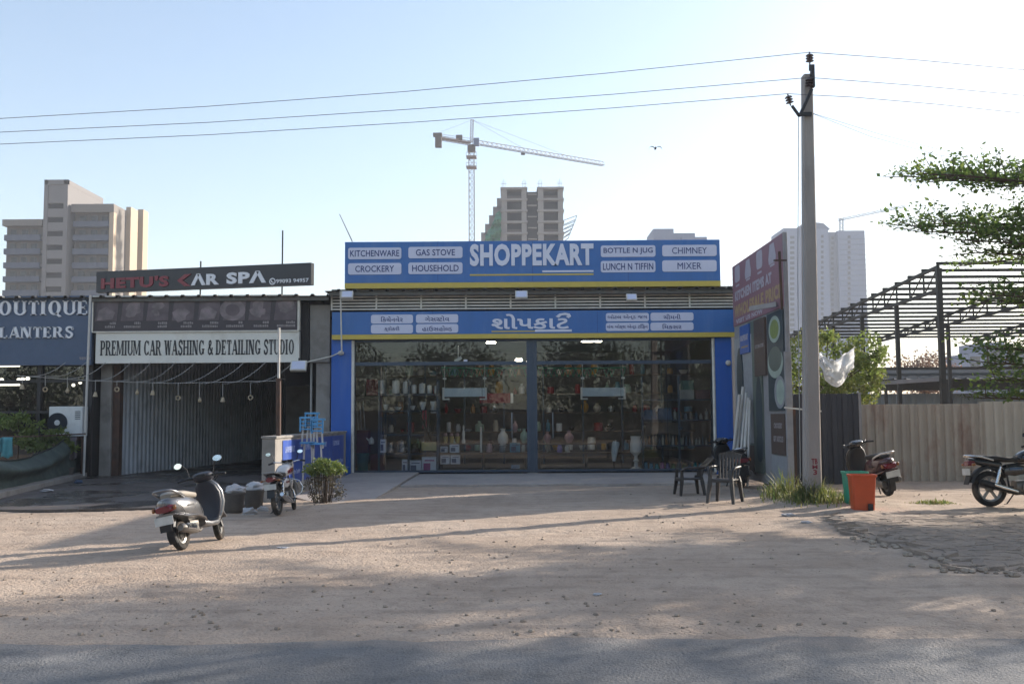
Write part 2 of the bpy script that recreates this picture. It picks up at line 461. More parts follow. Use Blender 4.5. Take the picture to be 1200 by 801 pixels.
for j in range(len(ys) - 1):
    for i in range(len(xs) - 1): b.face((ids[j][i], ids[j][i + 1], ids[j + 1][i + 1], ids[j + 1][i]))
tag(b.build('dirt_lot', 'dirt', smooth=180), kind='structure')
b = MB()
b.poly([(-70, 31, .0), (70, 31, .0), (70, 90, .0), (-70, 90, .0)])
b.poly([(-70, -60, -.004), (70, -60, -.004), (70, -7.4, -.004), (-70, -7.4, -.004)])
tag(b.build('verge', 'dirt'), kind='structure')
# concrete apron in front of the shop, its ramp at the left, the wet wash floor
b = MB()
edge = [(-2.6 + .4 * i, 23.3 + .5 * fbm(i * .4, 0, .9, 6) + .2 * fbm(i * .4, 1, 3, 6)) for i in range(20)]
b.prism(edge + [(5.2, 27.9), (-2.6, 27.9)], -.02, .075, axis='Z')
tag(b.build('shop_apron', 'concrete_slab'), kind='structure')
a, c, d = G(428, 591), G(466, 561), G(398, 590)
b = MB()
i0 = [b.vt(p) for p in ((-3.6, 18.9, .02), (-2.75, 18.75, .02), (-2.62, 27.88, .13), (-4.45, 27.88, .13), (-4.45, 20.4, .05))]
i1 = [b.vt(p) for p in ((-3.6, 18.9, -.1), (-2.75, 18.75, -.1), (-2.62, 27.88, -.1), (-4.45, 27.88, -.1), (-4.45, 20.4, -.1))]
b.face(i0)
for k in range(5): b.face((i0[k], i1[k], i1[(k + 1) % 5], i0[(k + 1) % 5]))
tag(b.build('ramp', 'concrete_slab'), kind='structure')
b = MB()
edge = [(-14.5 + .3 * i, 17.7 + .25 * fbm(i * .3, 2, .8, 6) + .1 * fbm(i * .3, 1, 3.1, 6)) for i in range(33)]
b.prism(edge + [(-4.7, 40), (-14.5, 40)], -.02, .066, axis='Z')
tag(b.build('wash_floor', 'wet_floor'), kind='structure')
# broken pavement right of the pole: real plates with gaps
def inside(x, y, pg):
    c = False; n = len(pg)
    for i in range(n):
        (x1, y1), (x2, y2) = pg[i], pg[i - 1]
        if (y1 > y) != (y2 > y) and x < (x2 - x1) * (y - y1) / (y2 - y1) + x1: c = not c
    return c
pg = [tuple(G(*q)[:2]) for q in ((958, 606), (985, 601), (1020, 604), (1100, 603), (1230, 612), (1300, 640), (1300, 672), (1215, 673), (1125, 672), (1085, 655), (1045, 640), (1005, 630), (975, 618))]
b = MB(); st = .17
hull_low = lambda x: 0
jit = {}
def jp(i, j):
    if (i, j) not in jit:
        q = random.Random(i * 7919 + j * 104729); jit[(i, j)] = ((i + q.uniform(-.42, .42) + .5 * (j % 2)) * st, (j + q.uniform(-.42, .42)) * st)
    return jit[(i, j)]
for i in range(10, 100):
    for j in range(50, 120):
        cs = [jp(i, j), jp(i + 1, j), jp(i + 1, j + 1), jp(i, j + 1)]
        cx = sum(p[0] for p in cs) / 4; cy = sum(p[1] for p in cs) / 4
        if not inside(cx, cy, pg): continue
        rim = not (inside(cx, cy - .45, pg) and inside(cx - .3, cy - .2, pg))
        if rnd.random() < (.25 if rim else .03): continue
        z = .034 + .006 * rnd.random() + (.03 * rnd.random() if rim else 0); s = .91 if rim else .972
        tx, ty = rnd.uniform(-.05, .05) * (3 if rim else 1), rnd.uniform(-.05, .05) * (3 if rim else 1)
        top = [(cx + (p[0] - cx) * s, cy + (p[1] - cy) * s, z + (p[0] - cx) * tx + (p[1] - cy) * ty) for p in cs]
        k0 = [b.vt(p) for p in top]; k1 = [b.vt((p[0] + (p[0] - cx) * .05, p[1] + (p[1] - cy) * .05, -.02)) for p in top]
        b.face(k0)
        for k in range(4): b.face((k0[k], k1[k], k1[(k + 1) % 4], k0[(k + 1) % 4]))
tag(b.build('broken_pavement', 'old_asphalt'), kind='structure')
b = MB(); cxp, cyp = sum(p[0] for p in pg) / len(pg), sum(p[1] for p in pg) / len(pg)
b.poly([(cxp + (p[0] - cxp) * .96, cyp + (p[1] - cyp) * .94, .027) for p in pg]); tag(b.build('pavement_bed', 'old_asphalt'), kind='structure')

def rock(b, x, y, z, r, q, flat=.6, m=0):
    n = 6; rs = []
    for t in (.18, .5, .8):
        th = math.pi * t
        rs.append([(x + r * math.sin(th) * math.cos(a) * q.uniform(.7, 1.2), y + r * math.sin(th) * math.sin(a) * q.uniform(.7, 1.2), z - r * flat * math.cos(th)) for a in [2 * math.pi * j / n + q.uniform(-.2, .2) for j in range(n)]])
    b.rings(rs, m)
b = MB(); q = random.Random(3)
for k in range(7500):
    y = 7.5 + 14 * q.random() ** 1.4; x = q.uniform(-.62, .62) * y
    r = .004 + .024 * q.random() ** 8
    if fbm(x, y, .35, 12) + q.uniform(-.4, .4) < -.05: continue
    rock(b, x, y, lot_z(x, y) + r * .2, r, q)
for k in range(120):                       # pebbles and clods gathered along the pavement's broken rim
    e = q.randrange(7, 11); p0, p1 = pg[e], pg[(e + 1) % len(pg)]; t = q.random()
    x, y = p0[0] + (p1[0] - p0[0]) * t + q.gauss(0, .15), p0[1] + (p1[1] - p0[1]) * t + q.gauss(-.1, .15)
    r = q.uniform(.015, .06); rock(b, x, y, lot_z(x, y) + r * .3, r, q)
tag(b.build('loose_stones', 'stone'), kind='stuff', label='small dark stones and clods strewn over the dirt lot')

# ------------------------------------------------------------------ shared materials
mat('sign_blue', '#2f67a9', .38, var=.06, scale=1.5, bump=.12, bscale=2.5, stain='#6484ae', stain_amt=.4, sscale=.9, stretch=(2.5, 1, .45))
mat('column_blue', '#1857ac', .5, var=.07, scale=1.5, stain='#4a70ab', stain_amt=.4, sscale=1.2, stretch=(3, 1, .4))
mat('sign_yellow', '#c5ae4c', .45, var=.06)
mat('sign_white', '#c9cce0', .45, var=.03)
mat('letter_blue', '#1c3572', .5, var=.02)
mat('letter_white', '#d6d8e6', .4, var=.02)
mat('cream_metal', '#d2cdc2', .5, var=.08, stain='#7d7366', stain_amt=.4)
mat('white_paint', '#c2beb8', .5, var=.06, stain='#8a8072', stain_amt=.3)
mat('dark_metal', '#2b2a2c', .5, metal=.3, var=.15)
mat('frame_grey', '#414c5a', .42, metal=.4, var=.08)
mat('black_gap', '#0c0c0d', .9, var=.1)
mat('roof_sheet', '#5a5955', .5, metal=.35, var=.2, stain='#6d4a35', stain_amt=.5)
mat('inside_wall', '#6a6763', .85, var=.1)
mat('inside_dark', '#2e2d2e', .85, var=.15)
mat('concrete', '#8f8a84', .88, var=.12, scale=2.5, bump=.3, stain='#5c5650', stain_amt=.6, sscale=1.5)
mat('rust_steel', '#4b372d', .75, var=.3, stain='#6d3f25', stain_amt=.6)
mat('galv', '#8b8d8f', .42, metal=.5, var=.12, scale=3)
mat('tube_light', '#ffffff', .5, emit='#fff4e0', emit_s=1.4)
mat('shop_tube', '#ffffff', .5, emit='#fff1d8', emit_s=45.0)
m = bpy.data.materials.new('shop_glass'); m.use_nodes = True
nt = m.node_tree; N = nt.nodes; L = nt.links; N.remove(N['Principled BSDF'])
tr = N.new('ShaderNodeBsdfTransparent'); tr.inputs[0].default_value = (.90, .92, .93, 1)
gl = N.new('ShaderNodeBsdfGlossy'); gl.inputs['Roughness'].default_value = .012
fr = N.new('ShaderNodeFresnel'); fr.inputs[0].default_value = 1.53
mxs = N.new('ShaderNodeMixShader'); L.new(fr.outputs[0], mxs.inputs[0]); L.new(tr.outputs[0], mxs.inputs[1]); L.new(gl.outputs[0], mxs.inputs[2])
nzz = N.new('ShaderNodeTexNoise'); nzz.inputs['Scale'].default_value = .8
tcn = N.new('ShaderNodeTexCoord'); L.new(tcn.outputs['Object'], nzz.inputs['Vector'])
bpn = N.new('ShaderNodeBump'); bpn.inputs['Strength'].default_value = .06; bpn.inputs['Distance'].default_value = .02
L.new(nzz.outputs[0], bpn.inputs['Height']); L.new(bpn.outputs[0], gl.inputs['Normal'])
L.new(mxs.outputs[0], N['Material Output'].inputs[0]); MATS['shop_glass'] = m

# ------------------------------------------------------------------ the shop
F = 27.9
def rc(px0, px1, py0, py1, Y):
    xm, ym = (px0 + px1) / 2, (py0 + py1) / 2
    return P(px0, ym, Y).x, P(px1, ym, Y).x, P(xm, py1, Y).z, P(xm, py0, Y).z
def rbox(b, px0, px1, py0, py1, Y, th, m=0):
    x0, x1, z0, z1 = rc(px0, px1, py0, py1, Y); b.box((x0, Y, z0), (x1, Y + th, z1), m); return b
def corrug(b, x0, x1, z0, z1, y, pitch=.2, depth=.035, m=0, rib=.35, th=0.0, fn=None):
    """upright sheet with trapezoid ribs along x, facing -Y; fn maps (x, y, z)"""
    fn = fn or (lambda p: p); pr = []; x = x0; k = 0
    while x < x1 - 1e-6:
        for dx, dy in ((0, 0), (pitch * (1 - rib - .2), 0), (pitch * (1 - rib - .1), -depth), (pitch * (.9), -depth)):
            if x + dx <= x1: pr.append((x + dx, y + dy))
        x += pitch
    pr.append((x1, y))
    lo = [b.vt(fn((p[0], p[1], z0))) for p in pr]; hi = [b.vt(fn((p[0], p[1], z1))) for p in pr]
    for k in range(len(pr) - 1): b.face((lo[k], lo[k + 1], hi[k + 1], hi[k]), m)
def roof_sheet(b, x0, x1, y0, y1, zf, zb, pitch=.45, h=.05, m=0, th=.012):
    pr = []; x = x0
    while x < x1:
        for dx, dz in ((0, 0), (pitch - .13, 0), (pitch - .10, h), (pitch - .03, h)):
            if x + dx < x1: pr.append((x + dx, dz))
        x += pitch
    pr.append((x1, 0))
    r = []
    for (yy, zz) in ((y0, zf), (y1, zb)):
        r.append(([b.vt((p[0], yy, zz + p[1])) for p in pr], [b.vt((p[0], yy, zz + p[1] - th)) for p in pr]))
    for k in range(len(pr) - 1):
        b.face((r[0][0][k], r[0][0][k + 1], r[1][0][k + 1], r[1][0][k]), m)
        b.face((r[0][1][k + 1], r[0][1][k], r[1][1][k], r[1][1][k + 1]), m)
        b.face((r[0][1][k], r[0][1][k + 1], r[0][0][k + 1], r[0][0][k]), m)
XL, XR = P(388, 470, F).x, P(861, 470, F).x
gx0, gx1 = P(413, 480, F).x, P(838, 480, F).x
zT = P(620, 342, F).z; zH = P(620, 396, F).z
shop = thing('shop_building', 'single storey shop with a wide dark glass front between blue columns', 'shop', (0, F, 0))
b = MB(); b.box((XL, F + .22, 0), (XL + .2, F + 10, zT - .05)); b.box((XR - .2, F + .22, 0), (XR, F + 10, zT - .05)); b.box((XL + .2, F + 9.8, 0), (XR - .2, F + 10, zT - .05))
b.box((XL + .2, F + .3, zH + .25), (XR - .2, F + 9.8, zH + .35)); b.build('wall', 'inside_wall', shop)
b = MB(); b.box((XL + .21, F - .02, -.02), (XR - .21, F + 9.8, .12)); b.build('floor', 'concrete_slab', shop)
b = MB(); b.box((XL, F - .05, zH), (XR, F + .2, zT + .1)); b.build('header', 'black_gap', shop)
b = MB(); roof_sheet(b, XL - .1, XR + .15, F - .55, F + 10.2, zT + .0, zT - .25); b.box((XL, F - .45, zT - .12), (XR + .1, F - .37, zT - .02)); b.build('roof', 'roof_sheet', shop)
for (p0, p1) in ((388, 412.5), (838.5, 858.5)):
    b = MB(); x0, x1, z0, z1 = rc(p0, p1, 396, 557, F - .1); b.box((x0, F - .12, 0), (x1, F + .22, zH + .02)); b.build('column', 'column_blue', shop, bevel=.01)
# glazing
fr_ = MB(); x0, x1 = gx0, gx1; xm = P(623.5, 480, F).x; zt = P(620, 425, F).z
for x in (x0 + .03, x1 - .03, xm - .10, xm + .10): fr_.box((x - .045, F - .03, .1), (x + .045, F + .07, zH))
for z in (.13, zt, zH - .04): 
    for u, v in ((x0 + .076, xm - .146), (xm + .146, x1 - .076)): fr_.box((u, F - .02, z - .05), (v, F + .06, z + .05))
fr_.box((xm - .054, F - .02, .1), (xm + .054, F + .06, zH))
fr_o = fr_.build('storefront_frame', 'frame_grey', shop)
for u, v in ((x0 + .076, xm - .146), (xm + .146, x1 - .076)):
    for z0, z1 in ((.181, zt - .051), (zt + .051, zH - .091)):
        b = MB()
        b.box((u, F + .012, z0), (v, F + .024, z1)); b.build('glass_pane', 'shop_glass', shop)
jn = MB()
for px in (511.5, 565, 728, 782): 
    x = P(px, 480, F).x; jn.box((x - .006, F + .004, .19), (x + .006, F + .0115, zt - .06))
jn.build('glass_joint', 'dark_metal', shop)
for px in (414, 836.5):
    b = MB(); x = P(px, 480, F).x; b.tube([(x, F - .1, .08), (x, F - .1, zH - .05)], .045, 10); b.build('rain_pipe', 'cream_metal', shop, smooth=40)
# louvre vent over the sign
lv = MB(); x0, x1, z0, z1 = rc(389, 860, 342.5, 363.5, F)
z0 += .02
for k in range(6):
    z = z0 + .03 + (z1 - z0 - .06) * k / 5; lv.box((x0, F - .135, z - .022), (x1, F - .085, z + .022))
lvo = lv.build('louvre', 'cream_metal', shop)
for k in range(10):
    lv = MB(); x = x0 + .02 + (x1 - x0 - .04) * k / 9; lv.box((x - .025, F - .165, z0), (x + .025, F - .138, z1)); lv.build('divider', 'cream_metal', lvo)

def plates(sign, items, Y, lm, pm, cond=1.0):
    for (p0, p1, q0, q1, tx, wfrac, hfrac) in items:
        x0, x1, z0, z1 = rc(p0, p1, q0, q1, Y)
        b = MB(); b.prism(rrect(x0, x1, z0, z1, .06), Y - .018, Y, axis='Y'); po = b.build('name_plate', pm, sign)
        b = MB(); w, h = (x1 - x0) * wfrac, (z1 - z0) * hfrac; cx, cz = (x0 + x1) / 2, (z0 + z1) / 2
        put_text(b, tx, cx - w / 2, cx + w / 2, cz - h / 2, cz + h / 2, Y - .018, .006); b.build('lettering', lm, po)
UY = F - .35                     # the big sign on the roof edge
us = thing('shop_sign', 'long blue shop sign with English capitals standing on the roof edge', 'sign', (0, UY, 0))
x0, x1, z0, z1 = rc(404, 844, 282, 336.5, UY); zs = z0 + (z1 - z0) * .115
b = MB(); b.box((x0, UY, zs), (x1, UY + .22, z1)); b.build('panel', 'sign_blue', us, bevel=.008)
b = MB(); b.box((x0, UY - .004, z0), (x1, UY + .22, zs - .002)); b.build('yellow_stripe', 'sign_yellow', us)
tb = lambda s: text2d(s, .011)
plates(us, [(408, 470.4, 290.2, 303.6, tb('KITCHENWARE'), .92, .56), (478.6, 542, 289.2, 302.5, tb('GAS STOVE'), .72, .56),
            (408, 470.4, 308.3, 321.6, tb('CROCKERY'), .73, .56), (478.6, 542, 307.5, 321, tb('HOUSEHOLD'), .86, .56),
            (704, 768, 287.6, 301, tb('BOTTLE N JUG'), .90, .6), (776, 839.7, 287, 300.2, text2d('CHIMNEY', .0), .64, .56),
            (704, 768, 305.6, 319, tb('LUNCH N TIFFIN'), .92, .6), (776, 839.7, 304.9, 318.2, text2d('MIXER', .0), .44, .56)], UY, 'letter_blue', 'sign_white')
b = MB(); u0, u1, w0, w1 = rc(550.6, 695.5, 285.6, 311.5, UY); put_text(b, text2d('SHOPPEKART', .045), u0, u1, w0, w1, UY, .03); b.build('headline', 'letter_white', us)
b = MB(); u0, u1, w0, w1 = rc(550.6, 695.5, 320.8, 322.6, UY); b.box((u0, UY - .01, w0), (u1, UY, w1)); b.build('yellow_underline', 'sign_yellow', us)
b = MB(); u0, u1, w0, w1 = rc(635.5, 695.5, 316.7, 318.7, UY); b.box((u0, UY - .01, w0), (u1, UY, w1)); b.build('white_underline', 'letter_white', us)
for k in range(11):
    b = MB(); x = x0 + .06 + (x1 - x0 - .12) * k / 10; b.box((x - .03, UY + .05, zT + .12), (x + .03, UY + .11, z0)); b.build('post', 'dark_metal', us)
LY = F - .28                     # the Gujarati fascia
ls = thing('fascia_sign', 'blue fascia with Gujarati letters over the glass front', 'sign', (0, LY, 0))
x0, x1, z0, z1 = rc(389, 860.5, 364, 396, LY); zs = z0 + (z1 - z0) * .17
b = MB(); b.box((x0, LY, zs), (x1, LY + .22, z1)); b.build('panel', 'sign_blue', ls, bevel=.006)
b = MB(); b.box((x0, LY - .004, z0), (x1, LY + .22, zs - .002)); b.build('yellow_stripe', 'sign_yellow', ls)
gb = .010
for sg, yy, px_, q0, q1 in ((us, UY, (513, 624, 736), 282.5, 330), (ls, LY, (507, 700), 364.5, 390)):
    for px in px_:
        b = MB(); a0_, a1_, c0_, c1_ = rc(px - .16, px + .16, q0, q1, yy); b.box((a0_, yy - .0025, c0_), (a1_, yy - .0002, c1_)); b.build('panel_joint', 'letter_blue', sg)
def gj(*p): return compose([(q if isinstance(q, tuple) else (q, None, .02)) for q in p], gb)
half_sa = ('સ', .40, -.02); half_la = ('લ', .50, -.02)
plates(ls, [(434.8, 484, 368.6, 379, gj('િકચેનવેર'), .52, .62), (487.5, 537, 368.2, 378.2, gj('ગેસ ', half_sa, 'ટોવ'), .58, .62),
            (434.8, 484, 380.2, 390.5, gj('ક્રોકરી'), .36, .62), (487.5, 537, 379.6, 389.8, gj('હાઉસહો', half_la, 'ડ'), .70, .62),
            (710, 760.4, 366.6, 376.4, gj('બોટલ એન્ડ જગ'), .92, .62), (762.2, 812.6, 366.2, 375.7, gj('ચીમની'), .4, .62),
            (710, 760.4, 378.0, 387.6, gj('લંચ બોક્સ એન્ડ ટિિફન'), .94, .62), (762.2, 812.6, 377.6, 387, gj('િમકસર'), .44, .62)], LY, 'letter_blue', 'sign_white')
gb = .022
b = MB(); u0, u1, w0, w1 = rc(576, 669.5, 366.6, 385.4, LY); put_text(b, compose([('શોપકા', None, .06), ('ટ', None, 0), ('_r', None, 0)], gb), u0, u1, w0, w1, LY, .03); b.build('headline', 'letter_white', ls)
b = MB(); u0, u1, w0, w1 = rc(576, 630, 387.4, 388.8, LY); b.box((u0, LY - .01, w0), (u1, LY, w1)); b.build('yellow_underline', 'sign_yellow', ls)
b = MB(); u0, u1, w0, w1 = rc(627, 670, 385.9, 388.5, LY); b.box((u0, LY - .014, w0), (u1, LY - .001, w1)); b.build('white_underline', 'letter_white', ls)

# lamps, camera and conduit on the front
def flood(px, py, Y, label, s=.2):
    c = P(px, py, Y); t = thing('flood_light', label, 'lamp', c, 0, 'flood lights on the shop fronts')
    b = MB(); b.T = Matrix.Translation(c) @ Matrix.Rotation(R(-28), 4, 'X'); b.box((-s * .85, -.06, -s * .6), (s * .85, .04, s * .6)); b.build('housing', 'cream_metal', t, bevel=.01)
    b = MB(); b.T = Matrix.Translation(c) @ Matrix.Rotation(R(-28), 4, 'X'); b.box((-s * .7, -.068, -s * .48), (s * .7, -.061, s * .48)); b.build('lens', 'sign_white', t)
    b = MB(); b.bar(c + Vector((0, .05, 0)), c + Vector((0, .05, s * .9)), .04, .02); b.build('bracket', 'dark_metal', t)
flood(611, 346, F - .62, 'small square floodlight hung over the middle of the shop louvres')
flood(740, 349, F - .62, 'small round-cornered floodlight on the louvres right of the shop middle', .17)
flood(407, 346, F - .62, 'floodlight under the left end of the big blue sign', .19)
flood(350, 429, F - .4, 'pale floodlight under the right end of the white wash sign', .26)
for px, py, w, h in ((546, 556.3, .12, .045), (714, 555.5, .14, .05), (545.5, 424, .05, .04)):
    p = P(px, py, F - .03); b = MB(); b.box((p.x - w, F + .0, p.z - h + .03), (p.x + w, F + .0115, p.z + h + .03)); b.build('sticker', 'sign_white', shop)
for px in (600, 648):
    p = P(px, 498, F - .05); b = MB(); b.tube([(p.x, F + .01, p.z - .35), (p.x, F - .06, p.z - .33), (p.x, F - .06, p.z + .33), (p.x, F + .01, p.z + .35)], .014, 8); b.build('door_handle', 'galv', shop, smooth=60)
c = P(853.5, 425, F - .2); t = thing('security_camera', 'small white dome camera on the right blue column', 'camera', c)
b = MB(); b.ball(c, .08, 8); b.build('dome', 'white_paint', t, smooth=60); b = MB(); b.lathe([(.06, 0), (.06, .12)], c + Vector((0, -.02, 0)), 12, axis='Y'); b.build('mount', 'white_paint', t)
c = P(399.5, 413.5, F - .2); t = thing('wall_lamp', 'small white round lamp on the left blue column', 'lamp', c)
b = MB(); b.ball(c, (.09, .09, .07), 8); b.build('globe', 'white_paint', t, smooth=60); b = MB(); b.lathe([(.05, 0), (.05, .1)], c, 12, axis='Y'); b.build('mount', 'white_paint', t)
b = MB(); b.tube([P(399, 341, F - .6), P(400.5, 411, F - .42), P(399, 412.5, F - .42), P(388, 417.5, F - .4), P(345, 427.5, F - .35)], .022, 6)
tag(b.build('cable', 'cream_metal', smooth=60), 'white cable dropping from the roof edge past the blue fascia to the wash sign', 'cable')
b = MB(); b.tube([P(413, 283, F - .2), P(398, 251, F - .2)], [.02, .012], 6)
tag(b.build('antenna_rod', 'galv', smooth=60), 'thin leaning rod on the left top corner of the big blue sign', 'antenna')
# ------------------------------------------------------------------ car wash
mat('banner_dark', '#3b3439', .5, var=.15, scale=2)
mat('banner_pic', '#5d5155', .5, var=.4, scale=3)
mat('banner_pic_light', '#776b6d', .5, var=.4, scale=4)
mat('sign_black', '#24252c', .4, var=.08)
mat('letter_red', '#7c2230', .4, var=.05)
mat('wash_white', '#dcd9d0', .5, var=.04, scale=1.2, stain='#9a8a72', stain_amt=.35, sscale=1.4)
mat('letter_black', '#23252b', .5, var=.03)
mat('corrugated_grey', '#b8bbc0', .5, metal=.0, var=.12, scale=1.2, stain='#5d5854', stain_amt=.4)
mat('planter_blue', '#43556f', .5, var=.06, stain='#56637a', stain_amt=.3)
mat('letter_silver', '#dcdce0', .35, var=.04)
mat('caption', '#8d8584', .6, var=.05)
W0, W1 = P(108, 470, F).x, XL - .02
wash = thing('car_wash_shed', 'open fronted car wash shed with concrete pillars and a dark corrugated inside', 'shed', (-9, F, 0))
b = MB(); roof_sheet(b, W0, W1, F - .5, F + 12, P(240, 347, F - .5).z, P(240, 347, F).z - .3)
zr = P(240, 347, F - .5).z; b.box((W0, F - .4, zr - .12), (W1, F - .33, zr - .02)); b.build('roof', 'roof_sheet', wash)
zl = P(240, 425, F).z
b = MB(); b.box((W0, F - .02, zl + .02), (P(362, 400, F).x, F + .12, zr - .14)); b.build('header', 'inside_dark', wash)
b = MB(); x0, x1, z0, z1 = rc(117, 130, 425, 552, 28.2); b.box((x0, 28.2, 0), (x1, 28.5, zl + .3)); b.build('pillar', 'concrete', wash, bevel=.01)
b = MB(); x0, x1, z0, z1 = rc(130.5, 140, 425, 553, 28.3); b.box((x0, 28.3, 0), (x1, 28.55, zl + .3)); b.build('steel_post', 'rust_steel', wash)
b = MB(); x0, x1, z0, z1 = rc(364, 388, 352, 557, F + .1); b.box((x0 + .15, F + .1, 0), (x1 - .03, F + .5, 3.2)); b.box((x0 - .02, F + .03, 3.21), (x1 - .03, F + .5, zr - .2)); b.build('pillar', 'concrete', wash, bevel=.01)
b = MB(); x = P(365, 480, F + .3).x; b.tube([(x, F + .25, .05), (x, F + .25, 3.3)], .035, 8); b.build('pipe', 'galv', wash)
p0, p1 = G(131, 556), P(332, 542, 41.5); p0 = P(141, 500, 28.7)
dv = Vector((p1.x - p0.x, p1.y - p0.y, 0)); ln = dv.length; dv.normalize(); nv = Vector((dv.y, -dv.x, 0))
b = MB(); corrug(b, 0, ln, .06, 4.4, 0, .24, .05, fn=lambda p: (p0.x + dv.x * p[0] + nv.x * -p[1], p0.y + dv.y * p[0] + nv.y * -p[1], p[2])); b.build('corrugated_wall', 'corrugated_grey', wash)
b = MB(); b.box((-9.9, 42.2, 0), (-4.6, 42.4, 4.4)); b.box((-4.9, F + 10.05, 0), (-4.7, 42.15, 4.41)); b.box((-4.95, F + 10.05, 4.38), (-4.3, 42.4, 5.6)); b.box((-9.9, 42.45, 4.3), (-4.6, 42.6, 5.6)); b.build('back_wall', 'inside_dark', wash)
b = MB(); b.box((P(335, 480, 35).x, 35, .9), (P(366, 480, 35).x, 35.1, P(350, 452, 35).z)); b.build('partition', 'concrete', wash)
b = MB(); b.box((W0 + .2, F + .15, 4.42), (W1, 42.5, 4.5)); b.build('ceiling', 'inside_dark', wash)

WY = F - .3
t = thing('wash_sign', 'long white sign board with black slab serif capitals over the wash bay', 'sign', (-9, WY, 0))
x0, x1, z0, z1 = rc(112, 350.5, 388.5, 425, WY)
b = MB(); b.box((x0, WY, z0), (x1, WY + .16, z1)); b.build('panel', 'wash_white', t, bevel=.006)
b = MB(); u0, u1, w0, w1 = rc(117.5, 344.5, 397.8, 416.2, WY); put_text(b, slab('PREMIUM CAR WASHING & DETAILING STUDIO', .2, .09, .07), u0, u1, w0, w1, WY, .012); b.build('lettering', 'letter_black', t)
t = thing('picture_banner', 'dark faded banner of eight car care pictures above the white sign', 'banner', (-9, WY, 0))
x0, x1, z0, z1 = rc(110, 349, 347.5, 387.5, WY)
b = MB(); b.box((x0, WY - .02, z0), (x1, WY + .14, z1)); b.build('panel', 'banner_dark', t)
b = MB()
for (u0, u1, w0, w1) in ((x0 - .03, x1 + .03, z1, z1 + .035), (x0 - .03, x1 + .03, z0 - .035, z0), (x0 - .035, x0, z0, z1), (x1, x1 + .06, z0, z1)): b.box((u0, WY - .05, w0), (u1, WY + .1, w1))
b.build('frame', 'cream_metal', t)
w = (x1 - x0) / 8
qq = random.Random(4)
for k in range(8):
    u = x0 + w * k; h = z1 - z0; b = MB()
    b.prism([(u + .05, z0 + .3 * h), (u + w - .05, z0 + .3 * h), (u + w - .02, z1 - .06), (u + .12, z1 - .06)], WY - .026, WY - .0205, 0)
    if k in (0, 4): b.prism([(u + .1, z0 + .32 * h), (u + w * .75, z0 + .35 * h), (u + w * .85, z0 + .55 * h), (u + w * .5, z0 + .72 * h), (u + .15, z0 + .62 * h)], WY - .031, WY - .0265, 1)
    elif k == 5:
        pts = [(u + w * .45 + .36 * math.cos(a), z0 + h * .6 + .3 * math.sin(a)) for a in [2 * math.pi * j / 20 for j in range(20)]]
        b.prism(pts, WY - .031, WY - .0265, 1); b.prism([(p[0] * .55 + (u + w * .45) * .45, p[1] * .55 + (z0 + h * .6) * .45) for p in pts], WY - .036, WY - .0315, 0)
    else:
        for j in range(3):
            cx, cz, s = u + w * qq.uniform(.3, .7), z0 + h * qq.uniform(.45, .75), qq.uniform(.1, .24)
            n = 7; b.prism([(cx + s * qq.uniform(.7, 1.3) * math.cos(2 * math.pi * i / n), cz + s * .7 * qq.uniform(.7, 1.3) * math.sin(2 * math.pi * i / n)) for i in range(n)], WY - .031 - .003 * j, WY - .0265 - .003 * j, 1)
    b.build('picture', ['banner_pic', 'banner_pic_light'], t)
    b = MB()
    for j, f in ((0, .2), (1, .1)):
        ws = w * qq.uniform(.35, .7) * (.55 if j == 0 else 1); xx = u + w - .08 - ws
        while xx < u + w - .1:
            l = qq.uniform(.02, .05); b.box((xx, WY - .026, z0 + h * f), (xx + l, WY - .0205, z0 + h * f + .05 + .02 * qq.random())); xx += l + .014
    b.build('caption', 'caption', t)
# the black roof sign, turned a little
t = thing('roof_sign', 'black roof sign with red and white capitals and a phone number', 'sign', (-9, WY, 0))
A0, A1 = P(113, 328, 28.3), P(364.5, 323, 26.9)
ux = Vector((A1.x - A0.x, A1.y - A0.y, 0)); sl = ux.length; ux.normalize(); un = Vector((ux.y, -ux.x, 0))
zc = P(238, 325.6, 27.6).z; hh = 25.5 / FOC * 27.6 / 2
def rs(p, off=0.0): return (A0.x + ux.x * p[0] + un.x * off, A0.y + ux.y * p[0] + un.y * off, zc + p[1])
b = MB(); i0 = [b.vt(rs(p, 0)) for p in ((0, -hh), (sl, -hh), (sl, hh), (0, hh))]; i1 = [b.vt(rs(p, -.2)) for p in ((0, -hh), (sl, -hh), (sl, hh), (0, hh))]
b.face(i0); b.face(i1[::-1])
for k in range(4): b.face((i0[k], i1[k], i1[(k + 1) % 4], i0[(k + 1) % 4]))
b.build('panel', 'sign_black', t)
def rtext(s, f0, f1, g0, g1, m, name, bold=.03, th=.03):
    b = MB(); vs, fs = fit2d(text2d(s, bold), sl * f0, sl * f1, (g0 - .5) * 2 * hh, (g1 - .5) * 2 * hh)
    solid2d(b, vs, fs, lambda p, d: rs((p.x, p.y), d), th); b.build(name, m, t)
rtext("HETU'S", .025, .35, .16, .68, 'letter_red', 'red_lettering', .045)
b = MB(); vs = [Vector(p) for p in ((.39, .42), (.425, .70), (.455, .70), (.415, .42), (.455, .14), (.425, .14))]
vs = [Vector((p.x * sl, (p.y - .5) * 2 * hh)) for p in vs]; solid2d(b, vs, [(0, 3, 2, 1), (0, 5, 4, 3)], lambda p, d: rs((p.x, p.y), d), .03); b.build('red_initial', 'letter_red', t)
rtext('ΛR', .455, .585, .16, .70, 'letter_silver', 'white_lettering', .045)
rtext('SPΛ', .62, .80, .16, .72, 'letter_silver', 'white_lettering', .045)
rtext('99093 94957', .845, .99, .12, .30, 'letter_silver', 'phone_number', .02, .01)
b = MB(); n = 16; cx, cy, r0 = .828 * sl, (.21 - .5) * 2 * hh, .095
